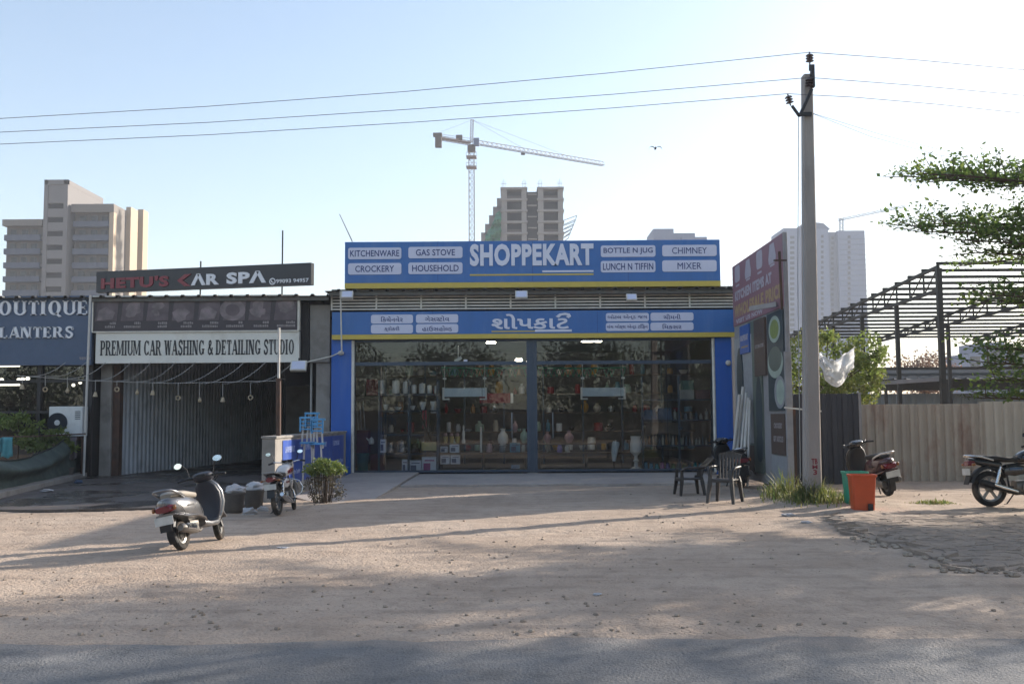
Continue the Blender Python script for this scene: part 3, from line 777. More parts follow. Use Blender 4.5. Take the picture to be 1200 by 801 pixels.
vs = [Vector((cx + q * math.cos(2 * math.pi * j / n), cy + q * math.sin(2 * math.pi * j / n))) for j in range(n) for q in (r0, r0 * .7)]
solid2d(b, vs, [(2 * j, 2 * j + 1, (2 * j + 3) % (2 * n), (2 * j + 2) % (2 * n)) for j in range(n)], lambda p, d: rs((p.x, p.y), d), .01)
vs, fs = stroke2d([(cx - .035, cy + .035), (cx - .02, cy - .015), (cx + .035, cy - .035)], .03); solid2d(b, vs, fs, lambda p, d: rs((p.x, p.y), d), .011); b.build('phone_symbol', 'letter_silver', t)
for px, y0 in ((234, 306), (330, 270)):
    b = MB(); p = P(px, 345, 28.0); b.tube([(p.x, 28.05, p.z - .1), (p.x, 28.05, P(px, y0, 28.05).z)], .022, 6); b.build('rod', 'dark_metal', t)
b = MB(); p = P(128, 342, 28.5); b.box((p.x - .03, 28.4, p.z - .25), (p.x + .03, 28.46, p.z + .1)); b.build('rod', 'dark_metal', t)

# hanging ornaments on slanting cords
mat('cord_white', '#a9a5a0', .7, var=.1)
mat('ornament', '#a8977c', .7, var=.3, scale=20)
og = 'woven ornaments hung in a row across the wash front'
oxs = [(26, 440, 453), (53, 440, 456), (79, 442, 458), (111.7, 445, 462), (137, 446, 456), (160.7, 447, 460), (179, 448, 460), (208.8, 449, 466), (234, 449.5, 469), (261, 449.5, 468), (293.5, 448, 465.6)]
for k, (px, yt, yb) in enumerate(oxs):
    Y = 26.6; t = thing('hanging_ornament', 'small woven ornament hanging on a slanting white cord under the front signs', 'ornament', P(px, yb, Y), 0, og)
    b = MB(); dx = (51, 48, 45, 42, 40, 45, 50, 52, 52, 50, 50)[k]; e = P(px + dx, 424.5, WY - .05); s = P(px, yt, Y); mid = (s + e) / 2 + Vector((0, 0, -.30))
    pts = [s * (1 - u) ** 2 + mid * 2 * u * (1 - u) + e * u * u for u in [i / 8 for i in range(9)]]
    b.tube([P(px, yb - 4, Y)] + pts, .008, 5); b.build('cord', 'cord_white', t, smooth=60)
    b = MB(); c = P(px, yb, Y)
    if k % 3 == 0: b.lathe([(.02, .07), (.035, .05), (.06, -.04), (.068, -.06), (.05, -.055)], c, 12)
    elif k % 3 == 1:
        for j in range(10): a = 2 * math.pi * j / 10; b.ball(c + Vector((.055 * math.cos(a), .0, .055 * math.sin(a))), .022, 4)
    else: b.ball(c, (.05, .05, .065), 6); b.lathe([(.02, .09), (.025, .05)], c, 8)
    b.build('ornament', 'ornament', t, smooth=50)
b = MB(); b.tube([P(x, y, 26.6) for x, y in ((20, 440), (110, 446), (200, 449), (325, 446))], .008, 5)
tag(b.build('support_wire', 'cord_white'), 'thin level wire that carries the hanging ornaments', 'wire')

# posts in front
b = MB(); b.tube([P(98, 557, F - .7), P(106, 346, F - .7)], .035, 8)
tag(b.build('pipe_post', 'white_paint', smooth=60), 'thin white pipe standing between the plant shop and the wash bay', 'pipe')
t = thing('pole', 'thin brown pole with a white pipe top at the end of the blue wall', 'pole', G(326, 586))
o = t.location; b = MB(); b.tube([o, P(326.5, 443, o.y)], .05, 10); b.build('lower_post', 'rust_steel', t, smooth=60)
b = MB(); b.tube([P(326.5, 443, o.y), P(327, 384, o.y)], .026, 8); b.build('upper_pipe', 'white_paint', t, smooth=60)
b = MB(); b.bar(P(320, 444, o.y), P(334, 444, o.y), .03); b.build('cross_arm', 'dark_metal', t)

# low wall with blue posters
mat('poster_blue', '#2a4a9c', .45, var=.12, scale=3, stain='#6377a8', stain_amt=.5, sscale=2)
mat('poster_mark', '#8f9cc4', .5, var=.3, scale=9)
t = thing('low_wall', 'low concrete wall running to the shop with blue posters on its side', 'wall', (-4.7, 23.5, 0))
wx = -4.62; y0 = G(318, 589).y; zt_ = PX(326, 513.5, wx).z
b = MB(); b.box((wx - .26, y0, 0), (wx, 27.7, zt_)); b.box((wx - .28, y0 - .02, zt_), (wx + .03, 27.7, zt_ + .05)); b.build('masonry', 'concrete', t, bevel=.01)
yy = y0 + .6
for k in range(4):
    b = MB(); y1 = min(yy + 1.78, 27.65); b.box((wx + .002, yy, .28), (wx + .012, y1, zt_ - .05)); po = b.build('poster', 'poster_blue', t)
    b = MB()
    def side(p, d): return (wx + .012 + d, p.x, p.y)
    for (a0, a1, c0, c1, s) in ((.12, .62, .72, .86, 'SHOPPEKART'), (.45, .92, .2, .32, 'Service Center')):
        vs, fs = fit2d(text2d(s, .03), yy + (y1 - yy) * a0, yy + (y1 - yy) * a1, .28 + (zt_ - .33) * c0, .28 + (zt_ - .33) * c1); solid2d(b, vs, fs, side, .004)
    b.build('lettering', 'poster_mark', po); yy = y1 + .03

# ------------------------------------------------------------------ plant shop at the left
ps = thing('plant_shop', 'plant shop with a dark glazed front of thin bars at the far left', 'shop', (-15, F, 0))
BX0, BX1 = -19.5, P(107, 470, F).x
zb = P(50, 428.5, F).z
b = MB(); roof_sheet(b, BX0, BX1, F - .5, F + 9, zr, zr - .2); b.build('roof', 'roof_sheet', ps)
b = MB(); b.box((BX0, F + 7, 0), (-13.2, F + 7.2, zr - .25)); b.box((BX1 - .15, F + .1, 0), (BX1, F + .9, zr - .25)); b.box((BX0, F + .11, 0), (BX0 + .15, F + 6.98, zr - .25)); b.bar((BX1 - .1, F + .9, 2.4), (-13.2, F + 7.1, 2.4), .12, 4.6); b.box((BX0, F, zb + .02), (BX1, F + .1, zr - .15)); b.build('wall', 'inside_dark', ps)
b = MB()
for px in (46, 100, 106.5, -40): x = P(px, 480, F).x; b.box((x - .05, F - .06, 0), (x + .05, F + .04, zb))
for py in (446.5, 482.5): z = P(50, py, F).z; b.box((BX0, F - .085, z - .035), (BX1, F - .062, z + .035))
b.build('window_bars', 'dark_metal', ps)
b = MB(); b.box((BX0, F + .05, .3), (BX1 - .2, F + .06, zb)); b.build('glass_pane', 'shop_glass', ps)
BY = F - .3
t = thing('planter_sign', 'slate blue sign with silver slab capitals on the plant shop', 'sign', (-15, BY, 0))
x0, x1, z0, z1 = rc(-110, 107.5, 347, 428, BY)
b = MB(); b.box((x0, BY, z0), (x1, BY + .18, z1)); b.build('panel', 'planter_blue', t)
b = MB(); u0, u1, w0, w1 = rc(-18, 103, 352.5, 371.5, BY); put_text(b, slab('BOUTIQUE', .2, .09, .06), u0, u1, w0, w1, BY, .05); b.build('upper_lettering', 'letter_silver', t)
b = MB(); u0, u1, w0, w1 = rc(-12.5, 87, 382.5, 396.5, BY); put_text(b, slab('PLANTERS', .2, .09, .06), u0, u1, w0, w1, BY, .05); b.build('lower_lettering', 'letter_silver', t)
b = MB(); u0, u1, w0, w1 = rc(93, 106, 418, 421.5, BY); put_text(b, text2d('98979', .02), u0, u1, w0, w1, BY, .004); b.build('small_number', 'caption', t)
# lights inside
for px, py, s in ((22, 445, .06), (26.5, 444.3, .06), (32.5, 443.5, .06), (86, 451, .05), (94, 448, .05), (2, 445, .06)):
    p = P(px, py, F + 1.2); t = thing('spot_lamp', 'tiny lit spot lamp behind the plant shop glass', 'lamp', p, 0, 'spot lamps in the plant shop')
    b = MB(); b.ball(p, s, 6); b.build('bulb', 'tube_light', t); b = MB(); b.tube([p, p + Vector((0, 0, .5))], .01, 5); b.build('stem', 'dark_metal', t)
for py in (428.8, 451):
    p, q_ = P(-40, py, F + 1), P(22, py, F + 1); b = MB(); b.box((p.x, F + 1, p.z + .03), (q_.x, F + 1.1, p.z + .09)); t = thing('tube_lamp', 'lit tube lamp %s in the plant shop' % ('high under the sign' if py < 440 else 'halfway down the window'), 'lamp', p)
    b.build('fitting', 'dark_metal', t); b = MB(); b.tube([(p.x, F + 1.05, p.z), (q_.x, F + 1.05, p.z)], .03, 6); b.build('tube', 'tube_light', t)
# outdoor unit of an air conditioner
mat('ac_white', '#d2d3d2', .5, var=.05, stain='#8e8a80', stain_amt=.3)
AY = F - .55; t = thing('air_conditioner', 'white air conditioner outdoor unit with a round fan grille', 'air conditioner', P(76, 511, AY))
x0, x1, z0, z1 = rc(57, 96.5, 476, 511, AY)
b = MB(); b.box((x0, AY, z0), (x1, AY + .36, z1)); b.build('casing', 'ac_white', t, bevel=.02)
c = P(67.5, 495, AY - .005); r = .27
b = MB(); b.lathe([(r, .0), (r, -.015), (r * .3, -.015)], c, 28, axis='Y'); b.build('fan_recess', 'dark_metal', t)
b = MB()
for j in range(1, 7): b.lathe([(r * j / 6, -.02), (r * j / 6, -.03), (r * j / 6 - .012, -.03), (r * j / 6 - .012, -.02)], c, 28, axis='Y')
for j in range(10): a = 2 * math.pi * j / 10; b.bar(c + Vector((.06 * math.cos(a), -.025, .06 * math.sin(a))), c + Vector((r * math.cos(a), -.025, r * math.sin(a))), .008)
b.build('fan_grille', 'frame_grey', t)
b = MB(); b.lathe([(.075, -.02), (.075, -.04), (.02, -.045)], c, 16, axis='Y'); b.build('hub', 'ac_white', t)
b = MB(); 
for k in range(5): b.box((x1 - .2, AY - .012, z1 - .35 + .05 * k), (x1 - .06, AY - .002, z1 - .33 + .05 * k))
b.build('label_mark', 'frame_grey', t)
b = MB(); b.box((x0 + .1, AY + .02, z0 - .06), (x0 + .16, AY + .34, z0)); b.box((x1 - .16, AY + .02, z0 - .06), (x1 - .1, AY + .34, z0)); b.box((x0 - .3, AY + .02, z0 - .1), (x1 + .1, AY + .07, z0 - .06)); b.bar((x0, AY + .05, z0 - .08), (x0, AY + .05, 0), .05); b.bar((x1, AY + .05, z0 - .08), (x1, AY + .05, 0), .05); b.build('stand', 'rust_steel', t)
# plinth and shade net, running towards the road
mat('shade_net', '#3a4844', .9, var=.3, scale=3, stain='#55605b', stain_amt=.6, sscale=1.5)
mat('net_rope', '#161b1b', .8)
K0, K1 = G(-60, 603), G(112, 558.5)
b = MB(); d = (K1 - K0).normalized(); nrm = Vector((-d.y, d.x, 0)); 
b.bar(K0 + Vector((0, 0, .08)) + nrm * .18, K1 + Vector((0, 0, .08)) + nrm * .18, .36, .20)
tag(b.build('plinth', 'concrete', bevel=.015), 'rough low concrete kerb under the green shade net', 'kerb')
t = thing('shade_net', 'dark green shade net slung in sagging folds along the kerb at the left', 'net', K0)
b = MB(); nu, nv_ = 60, 26; ids = []
def netp(u, v):
    base = K0 + (K1 - K0) * u + nrm * .30
    top = 1.30 - .62 * math.sin(math.pi * min(1, u * 1.02)) + .12 * u
    fold = .10 * math.sin(v * 9 + 2.2 * math.sin(math.pi * u)) * (1 - abs(2 * u - 1) ** 2) + .03 * math.sin(u * 31 + v * 4)
    sag = .25 * math.sin(math.pi * u) * math.sin(math.pi * v)
    return base - nrm * (fold + sag * .6 - .05) + Vector((0, 0, .15 + (top - .15) * v))
for i in range(nu + 1): ids.append([b.vt(netp(i / nu, j / nv_)) for j in range(nv_ + 1)])
for i in range(nu):
    for j in range(nv_): b.face((ids[i][j], ids[i + 1][j], ids[i + 1][j + 1], ids[i][j + 1]))
no = b.build('cloth', 'shade_net', t, smooth=180); so = no.modifiers.new('solid', 'SOLIDIFY'); so.thickness = .008
b = MB(); b.tube([netp(i / 30, 1) for i in range(31)], .02, 6); b.build('rope', 'net_rope', t, smooth=60)
b = MB(); b.tube([K1 + nrm * .25, K1 + nrm * .25 + Vector((0, 0, 1.6))], .03, 6); b.build('stake', 'rust_steel', t)
mat('towel_teal', '#4f8c93', .9, var=.15, scale=9)
mat('towel_grey', '#6b6468', .9, var=.2, scale=9)
for (px, py, w, h, m_, lb) in ((9, 512, .30, .5, 'towel_teal', 'teal towel hung on the rail over the shade net'), (-1, 513, .14, .36, 'towel_teal', 'small pale blue cloth beside the teal towel at the frame edge'), (85, 512, .26, .6, 'towel_grey', 'grey pink cloth hung under the air conditioner')):
    Y = 24.8 if px < 20 else F - .7; c = P(px, py, Y); b = MB(); ids = []
    for i in range(9):
        ids.append([b.vt((c.x - w / 2 + w * i / 8, Y + .03 * math.sin(i * 1.4 + j * .3) - (.03 if j else 0), c.z - h * j / 6 * (1 - .06 * math.sin(i)))) for j in range(7)])
    for i in range(8):
        for j in range(6): b.face((ids[i][j], ids[i + 1][j], ids[i + 1][j + 1], ids[i][j + 1]))
    o = b.build('towel', m_, smooth=180); so = o.modifiers.new('solid', 'SOLIDIFY'); so.thickness = .012; tag(o, lb, 'towel')
b = MB(); b.tube([P(-40, 512, 24.83), P(40, 511, 25.2), P(100, 508, F - .75)], .02, 6)
tag(b.build('towel_rail', 'rust_steel'), 'thin rail above the shade net that carries the towels', 'rail')

# ------------------------------------------------------------------ billboard at the right of the shop
mat('fence_dark', '#36383f', .6, var=.12, scale=1.5, stain='#44464c', stain_amt=.4)
mat('steel_dark', '#35332f', .55, metal=.3, var=.2)
mat('board_frame', '#8c8a8b', .6, var=.1, stain='#6d625a', stain_amt=.4)
mat('board_red', '#87626a', .55, var=.08, stain='#8f5a66', stain_amt=.4)
mat('board_brown', '#4f4038', .6, var=.1)
mat('board_green', '#59625a', .55, var=.15, scale=2)
mat('board_dark', '#2c3a40', .5, var=.2, scale=2)
mat('board_pale', '#8d8f92', .55, var=.12)
mat('board_dish', '#9aa89c', .5, var=.15, scale=3)
mat('board_lime', '#7d8a4d', .6, var=.15)
mat('letter_tan', '#a58a63', .5, var=.08)
mat('letter_pale', '#a9a2ab', .5, var=.08)
mat('board_blue', '#245298', .5, var=.05)
BXx = 5.5; N0, N1 = 20.0, 24.6
bz1 = PX(912, 276, BXx).z
bb = thing('billboard', 'tall old hoarding edge on beside the shop, red top and dish pictures', 'billboard', (BXx, 22, 0))
b = MB(); b.box((BXx + .02, N0, .15), (BXx + .075, N1, bz1)); b.build('backing', 'board_frame', bb)
b = MB(); b.box((BXx - .04, N0 - .10, 0), (BXx + .09, N0 - .002, 2.9)); b.box((BXx + .0, N0 - .06, 2.9), (BXx + .085, N0 - .002, bz1 + .01)); b.build('end_frame', 'board_frame', bb, bevel=.01)
b = MB(); b.box((BXx + .095, N0 - .08, 0), (BXx + .15, N0 + .1, 1.8)); b.build('rusty_post', 'rust_steel', bb)
def bpos(px, py): q_ = PX(px, py, BXx); return q_.y, q_.z
def bpanel(name, y0, y1, z0, z1, m_, d=.03, par=bb):
    b = MB(); b.box((BXx + .018 - d, y0, z0), (BXx + .018, y1, z1)); return b.build(name, m_, par)
zred = 3.82
red = bpanel('red_panel', N0, N1, zred, bz1, 'board_red', .02)
def bside(d0): return lambda p, d: (BXx + .018 - d0 - d, -p.x, p.y)
def btext(s, y0, y1, z0, z1, m_, d0=.02, bold=.05, par=red):
    b = MB(); vs, fs = fit2d(text2d(s, bold), -y1, -y0, z0, z1); solid2d(b, vs, fs, bside(d0), .004); b.build('lettering', m_, par)
btext('KITCHEN ITEMS AT', N0 + .9, N1 - .25, 4.42, 4.66, 'letter_pale')
btext('WHOLESALE PRICE', N0 + .15, N1 - .15, 4.02, 4.32, 'letter_tan')
btext('VISIT US NOW', N0 + 1.7, N1 - .3, 3.86, 3.97, 'letter_pale', bold=.03)
for k in range(4):
    yc = N1 - .55 - 1.08 * k; b = MB(); zc_ = 4.82
    def bp(pts, d, mm): b.prism([(p[0], p[1]) for p in pts], BXx - .002 - d, BXx + .000, mm, axis='X')
    bp([(yc - .26, zc_), (yc + .26, zc_), (yc + .3, zc_ + .12), (yc + .16, zc_ + .42), (yc - .16, zc_ + .42), (yc - .3, zc_ + .12)] if k % 2 else rrect(yc - .26, yc + .26, zc_ + .05, zc_ + .45, .1), .004, 0)
    bp(rrect(yc - .18, yc + .18, zc_ - .06, zc_ - .015, .01), .004, 0)
    b.build('picture', 'letter_pale', red)
b = MB(); b.box((BXx - .012, N0 + 1.9, .35), (BXx + .017, N0 + 3.1, 3.78)); b.build('green_panel', 'board_green', bb)
pn = bpanel('dish_panel', N0 + .1, N0 + 1.35, 1.72, 3.78, 'board_dark')
def disc(yc, zc_, ry, rz, d, m_, par=pn):
    b = MB(); b.prism([(yc + ry * math.cos(2 * math.pi * j / 24), zc_ + rz * math.sin(2 * math.pi * j / 24)) for j in range(24)], BXx - .012 - d, BXx - .0125, 0, axis='X'); b.build('picture', m_, par)
disc(N0 + .75, 3.42, .46, .28, .003, 'board_dish'); disc(N0 + .75, 3.42, .34, .2, .006, 'board_lime')
disc(N0 + .75, 2.72, .6, .32, .003, 'board_dish'); disc(N0 + .75, 2.8, .52, .26, .006, 'board_green')
disc(N0 + .45, 2.1, .42, .34, .003, 'board_pale'); disc(N0 + .4, 2.1, .3, .26, .006, 'board_dish')
p2_ = bpanel('brown_panel', N0 + 1.5, N0 + 2.45, 2.5, 3.76, 'board_brown', .05); btext('KITCHEN STORE', N0 + 1.6, N0 + 2.35, 3.12, 3.2, 'caption', .05, .02, p2_)
p3_ = bpanel('brown_panel', N0 + .12, N0 + 1.2, .82, 1.66, 'board_brown', .04); btext('CROCKERY', N0 + .3, N0 + .95, 1.36, 1.47, 'caption', .04, .03, p3_); btext('GIFT ARTICLES', N0 + .25, N0 + 1.0, 1.08, 1.2, 'caption', .04, .03, p3_)
bpanel('pale_panel', N0 + .02, N0 + 1.24, .1, .8, 'board_pale')
bpanel('pale_panel', N0 + 2.75, N1 - .1, 1.0, 3.5, 'board_pale', .035)
bpanel('brown_panel', N0 + 2.75, N1 - .1, .3, .95, 'board_brown', .04)
disc(N0 + 2.2, 1.7, .28, .8, .004, 'board_dark'); disc(N0 + 2.2, .95, .3, .35, .007, 'board_dark')
disc(N0 + 3.9, 2.5, .3, .75, .03, 'board_dark')
pb = bpanel('blue_plate', N0 + 2.85, N0 + 3.75, 3.08, 3.74, 'board_blue', .07); btext('SHOPPEKART', N0 + 2.92, N0 + 3.68, 3.38, 3.52, 'letter_pale', .07, .03, pb); btext('crockery & more', N0 + 2.95, N0 + 3.6, 3.2, 3.27, 'letter_tan', .07, .02, pb)
b = MB(); yc, zc_ = bpos(918, 303); b.bar((BXx - .1, N0 - .2, zc_ - 1.05), (BXx - .12, N0 - .2, zc_ + .12), .045); b.bar((BXx - .24, N0 - .2, zc_ - .06), (BXx + .02, N0 - .2, zc_ - .06), .03); b.build('bracket', 'rust_steel', bb)
b = MB(); b.bar((BXx - .5, N0 + .8, 3.86), (BXx - .06, N0 + .35, 3.9), .05, .1); b.build('lamp_arm', 'board_frame', bb)
b = MB(); b.bar((BXx - .1, N0 - .16, 1.78), (BXx + .6, N0 - .3, 1.70), .03); b.build('stub', 'cream_metal', bb)

t = thing('sun_block_screen', 'unseen corrugated screen added behind the billboard to block sun beside the shop', 'screen', (6.45, 27, 0))  # hidden from view, added to narrow the sunlit streak before the shop
b = MB(); corrug(b, 0, 2.2, .02, 4.7, 0, .24, .04, fn=lambda p: (6.45 - p[1], 25.75 + p[0], p[2])); o = b.build('sheeting', 'fence_dark', t); so = o.modifiers.new('solid', 'SOLIDIFY'); so.thickness = .01
b = MB(); b.box((6.47, 25.75, 0), (6.55, 25.83, 4.75)); b.build('post', 'steel_dark', t)
# leaning white pipes
for k, (pa, pb_) in enumerate((((860, 571), (871, 453)), ((865, 572), (874.5, 460)), ((870, 572.5), (877, 466)), ((876, 573), (880, 468)), ((856, 570.5), (867, 462)))):
    a_ = G(pa[0], pa[1]); e_ = P(pb_[0], pb_[1], 22.9 - .05 * k); e_.x = min(e_.x, BXx - .08); b = MB(); a_.z = .06
    b.tube([a_, e_], .028 if k % 2 else .04, 8)
    tag(b.build('white_pipe', 'white_paint', smooth=60), 'long white pipe leaning in the bundle against the billboard', 'pipe', 'white pipes leaning on the billboard')

# ------------------------------------------------------------------ fences
mat('fence_tan', '#b3aa9e', .6, metal=.15, var=.14, scale=1.2, stain='#7a5848', stain_amt=.4, sscale=1.1, stretch=(1, 1, .4))
t = thing('dark_fence', 'dark grey corrugated sheet fence behind the electric pole', 'fence', (7, 23.4, 0))
x0, x1 = BXx + .35, P(1006, 500, 23.4).x; zt_ = P(980, 461, 23.4).z
b = MB(); corrug(b, x0, x1, .02, zt_, 23.4, .25, .04); o = b.build('sheeting', 'fence_dark', t); so = o.modifiers.new('solid', 'SOLIDIFY'); so.thickness = .01
b = MB(); b.box((x0, 23.47, zt_ - .5), (x1, 23.52, zt_ - .44)); b.box((x0, 23.47, .5), (x1, 23.52, .56)); b.build('rail', 'dark_metal', t)
b = MB(); b.box((x1 + .005, 23.36, 0), (x1 + .07, 23.46, zt_ + .03)); b.build('post', 'board_frame', t)
mat('fence_grey', '#b9b0a2', .6, var=.16, scale=1.4, stain='#857a6f', stain_amt=.5, sscale=1.6, stretch=(1, 1, .4)); mat('fence_rusty', '#aba092', .65, var=.16, scale=1.3, stain='#6f4433', stain_amt=.75, sscale=1.3, stretch=(1, 1, .5))
t = thing('tan_fence', 'long weathered tan corrugated sheet fence streaked with rust', 'fence', (13, 24.2, 0))
x0 = P(1010, 500, 24.2).x; q = random.Random(8); x = x0; k = 0
while x < 24:
    w = (2.9, 3.6, 2.6, 3.3)[k % 4]; z1 = P(1090, 472, 24.2).z + q.uniform(-.04, .03); yo = 24.2 + .04 * (k % 2)
    b = MB(); corrug(b, x, x + w, .0, z1, yo, .21 + .02 * (k % 3), .045); o = b.build('sheet', ('fence_rusty', 'fence_grey', 'fence_tan', 'fence_grey')[k % 4], t); so = o.modifiers.new('solid', 'SOLIDIFY'); so.thickness = .008
    x += w - .03; k += 1
b = MB(); b.box((x0, 24.34, 1.6), (24, 24.39, 1.66)); b.build('rail', 'rust_steel', t)

# ------------------------------------------------------------------ steel shed frame behind the fence
FX = 12.9
st_ = thing('steel_shed_frame', 'bare steel roof frame of a shed with sloping trusses and many purlins', 'building frame', (FX, 36, 0))
zn = PX(1103, 311, FX).z; yn = PX(1103, 400, FX).y; zf = PX(916, 398, FX).z; yf = PX(916, 398, FX).y
zn2 = PX(1103, 339, FX).z
def top(y): return zn + (zf - zn) * (y - yn) / (yf - yn)
def low(y): return zn2 + (zf - .12 - zn2) * (y - yn) / (yf - yn)
for X in (FX, 17.5, 22.1, 26.7):
    b = MB(); b.bar((X, yn, zn), (X, yf, zf), .09, .09); b.bar((X, yn, zn2), (X, yf, zf - .12), .09, .09); n = 16
    for k in range(n + 1):
        y = yn + (yf - yn) * k / n; y2 = yn + (yf - yn) * (k + 1) / n
        b.bar((X, y, low(y)), (X, y, top(y)), .045)
        if k % 3 != 2: b.bar((X, y, top(y)), (X, y2, low(y2)), .032)
    b.build('truss', 'steel_dark', st_)
for k in range(17):
    y = yn + (yf - yn) * k / 16; b = MB(); b.box((FX - .05, y - .04, top(y) + .05), (32, y + .04, top(y) + .14)); b.build('purlin', 'steel_dark', st_)
for X in (FX, 17.5, 22.1, 26.7):
    for px in ((1103, 1052, 1011, 977, 948) if X == FX else (1103, 977)):
        y = PX(px, 400, FX).y; w = .15 if px == 1103 else .12; b = MB(); b.box((X - w / 2, y - w / 2, 0), (X + w / 2, y + w / 2, (low(y) - .05) if px != 1103 or X != FX else zn - .05)); b.build('column', 'steel_dark', st_)
# wall rail behind
p_ = P(1013, 432, 44)
b = MB(); b.box((p_.x, 44, p_.z - .06), (34, 44.1, p_.z + .06)); b.build('rail', 'steel_dark', st_)
a_, e_ = P(1000, 450.5, 31), P(1103, 444, 30.2); b = MB(); b.bar(a_, e_, .1, .12); b.build('loose_beam', 'board_frame', st_)
# shed behind
mat('shed_white', '#9ba3ab', .6, var=.08, scale=2)
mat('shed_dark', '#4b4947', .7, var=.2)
sh = thing('back_shed', 'low shed with a dark roof and pale corrugated wall beyond the steel frame', 'shed', (22, 52, 0))
x0 = P(1015, 450, 50).x; zt_, zb_ = P(1090, 436, 50).z, P(1090, 456, 50).z
b = MB(); roof_sheet(b, x0, 46, 49.4, 62, zb_ + .5, zt_ + .7, .6, .06); b.build('roof', 'shed_dark', sh)
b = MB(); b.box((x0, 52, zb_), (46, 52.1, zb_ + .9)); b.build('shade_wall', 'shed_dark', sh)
b = MB(); corrug(b, x0, 46, 0, zb_ - .1, 55, .4, .05); b.build('corrugated_wall', 'shed_white', sh)
for k in range(9):
    x = x0 + 1 + k * 3.1; b = MB(); b.box((x - .06, 50, 0), (x + .06, 50.12, zb_ + .5)); b.build('post', 'steel_dark', sh)

# ------------------------------------------------------------------ electric pole and lines
mat('pole_concrete', '#9a928c', .9, var=.1, scale=3, bump=.35, bscale=40, stain='#605a56', stain_amt=.5, sscale=1.6, stretch=(1, 1, .25))
mat('red_paint', '#7d2a34', .7)
mat('insulator', '#4a3c3c', .3, var=.1)
pb0 = G(952, 593); pY = pb0.y
ep = thing('electric_pole', 'tall square concrete electric pole with red painted letters', 'electric pole', (pb0.x, pY, 0))
tp = P(945.5, 89, pY)
b = MB(); rs_ = []
for k in range(13):
    u = k / 12; c = Vector((pb0.x, pY, -.1)).lerp(tp, u); w = .132 - .052 * u; dpt = .18 - .07 * u; e = w * .2
    rs_.append([c + Vector(v) for v in ((-w + e, -dpt, 0), (w - e, -dpt, 0), (w, -dpt + e, 0), (w, dpt - e, 0), (w - e, dpt, 0), (-w + e, dpt, 0), (-w, dpt - e, 0), (-w, -dpt + e, 0))])
b.rings(rs_); b.build('shaft', 'pole_concrete', ep)
for s, px0, px1, py0, py1 in (('TB', 951, 958, 537, 543.5), ('M', 952, 958, 544.5, 549), ('3', 953, 957.5, 550, 556)):
    b = MB(); zz = P(955, (py0 + py1) / 2, pY).z; u = (zz + .1) / (tp.z + .1); yf_ = pY + (tp.y - pY) * u - (.18 - .07 * u)
    x0, x1, z0, z1 = rc(px0, px1, py0, py1, yf_); put_text(b, text2d(s, .03), x0, x1, z0, z1, yf_ + .002, .006); b.build('painted_mark', 'red_paint', ep)
hw = pY - .22
b = MB(); b.box((P(951, 90, hw).x, hw, P(952, 101.5, hw).z), (P(955, 90, hw).x, hw + .09, P(952, 75.5, hw).z)); b.bar(P(949, 76, hw), P(949, 83, hw), .03); b.build('top_bracket', 'dark_metal', ep)
b = MB(); b.bar(P(951, 105, hw), P(937, 136, hw), .09, .05); b.bar(P(937, 136.5, hw), P(928, 124, hw), .05, .04); b.build('cross_arm', 'dark_metal', ep)
b = MB(); z = P(945, 133, hw).z; b.box((P(939.5, 133, hw).x, hw + .02, z - .035), (P(952, 133, hw).x, hw + .06, z + .035)); b.build('clamp', 'dark_metal', ep)
def insul(p, q_):
    b = MB(); d = q_ - p; b.tube([p, q_], .014, 6)
    for k in range(3):
        c = p + d * (.3 + .22 * k); b.tube([c - d * .05, c + d * .05], [.075, .05], 10)
    b.build('insulator', 'insulator', ep)
insul(P(949, 75.5, hw), P(948.6, 61, hw)); insul(P(948.5, 104, hw), P(948.5, 90, hw)); insul(P(926.5, 124, hw), P(923, 110, hw))
b = MB(); b.tube([P(935.8, 137, hw), P(934.8, 330, hw), P(938, 560, pY - .16)], .008, 5); b.tube([P(940, 137, hw + .04), P(940.5, 200, pY - .16), P(944, 560, pY - .22)], .008, 5); b.build('down_wire', 'galv', ep)
mat('wire', '#6d6a6c', .5, metal=.2)
for lb, lf, rt in (('highest overhead wire crossing the sky through the pole top insulator', [(-60, 143.5), (0, 139), (240, 125), (474, 107.5), (710, 86), (948.6, 61.5)], [(1075, 70.5), (1200, 82), (1300, 92)]),
                   ('middle overhead wire crossing the sky to the electric pole', [(-60, 159), (0, 155), (245, 143.5), (490, 127.5), (720, 110.5), (948.5, 91)], [(1075, 100.5), (1200, 112), (1300, 122)]),
                   ('lowest of the three overhead wires, held by the side arm of the pole', [(-60, 172.5), (0, 169), (245, 158), (490, 143), (720, 126.5), (923, 110)], [(1000, 114), (1100, 122.5), (1200, 133), (1300, 144)])):
    b = MB(); b.tube([P(x, y, hw) for x, y in lf + rt], .0062, 5); tag(b.build('power_line', 'wire', smooth=60), lb, 'wire')
for lb, pts in (('thin service wire sagging from the pole to the right, upper of the pair', [(953, 133), (1030, 157), (1115, 179), (1200, 195.5), (1290, 205)]), ('thin service wire sagging deeper from the pole to the right', [(953, 133.5), (1020, 160), (1100, 182), (1200, 199), (1290, 206)])):
    b = MB(); b.tube([P(x, y, hw + .05) for x, y in pts], .0045, 5); tag(b.build('service_wire', 'wire', smooth=60), lb, 'wire')
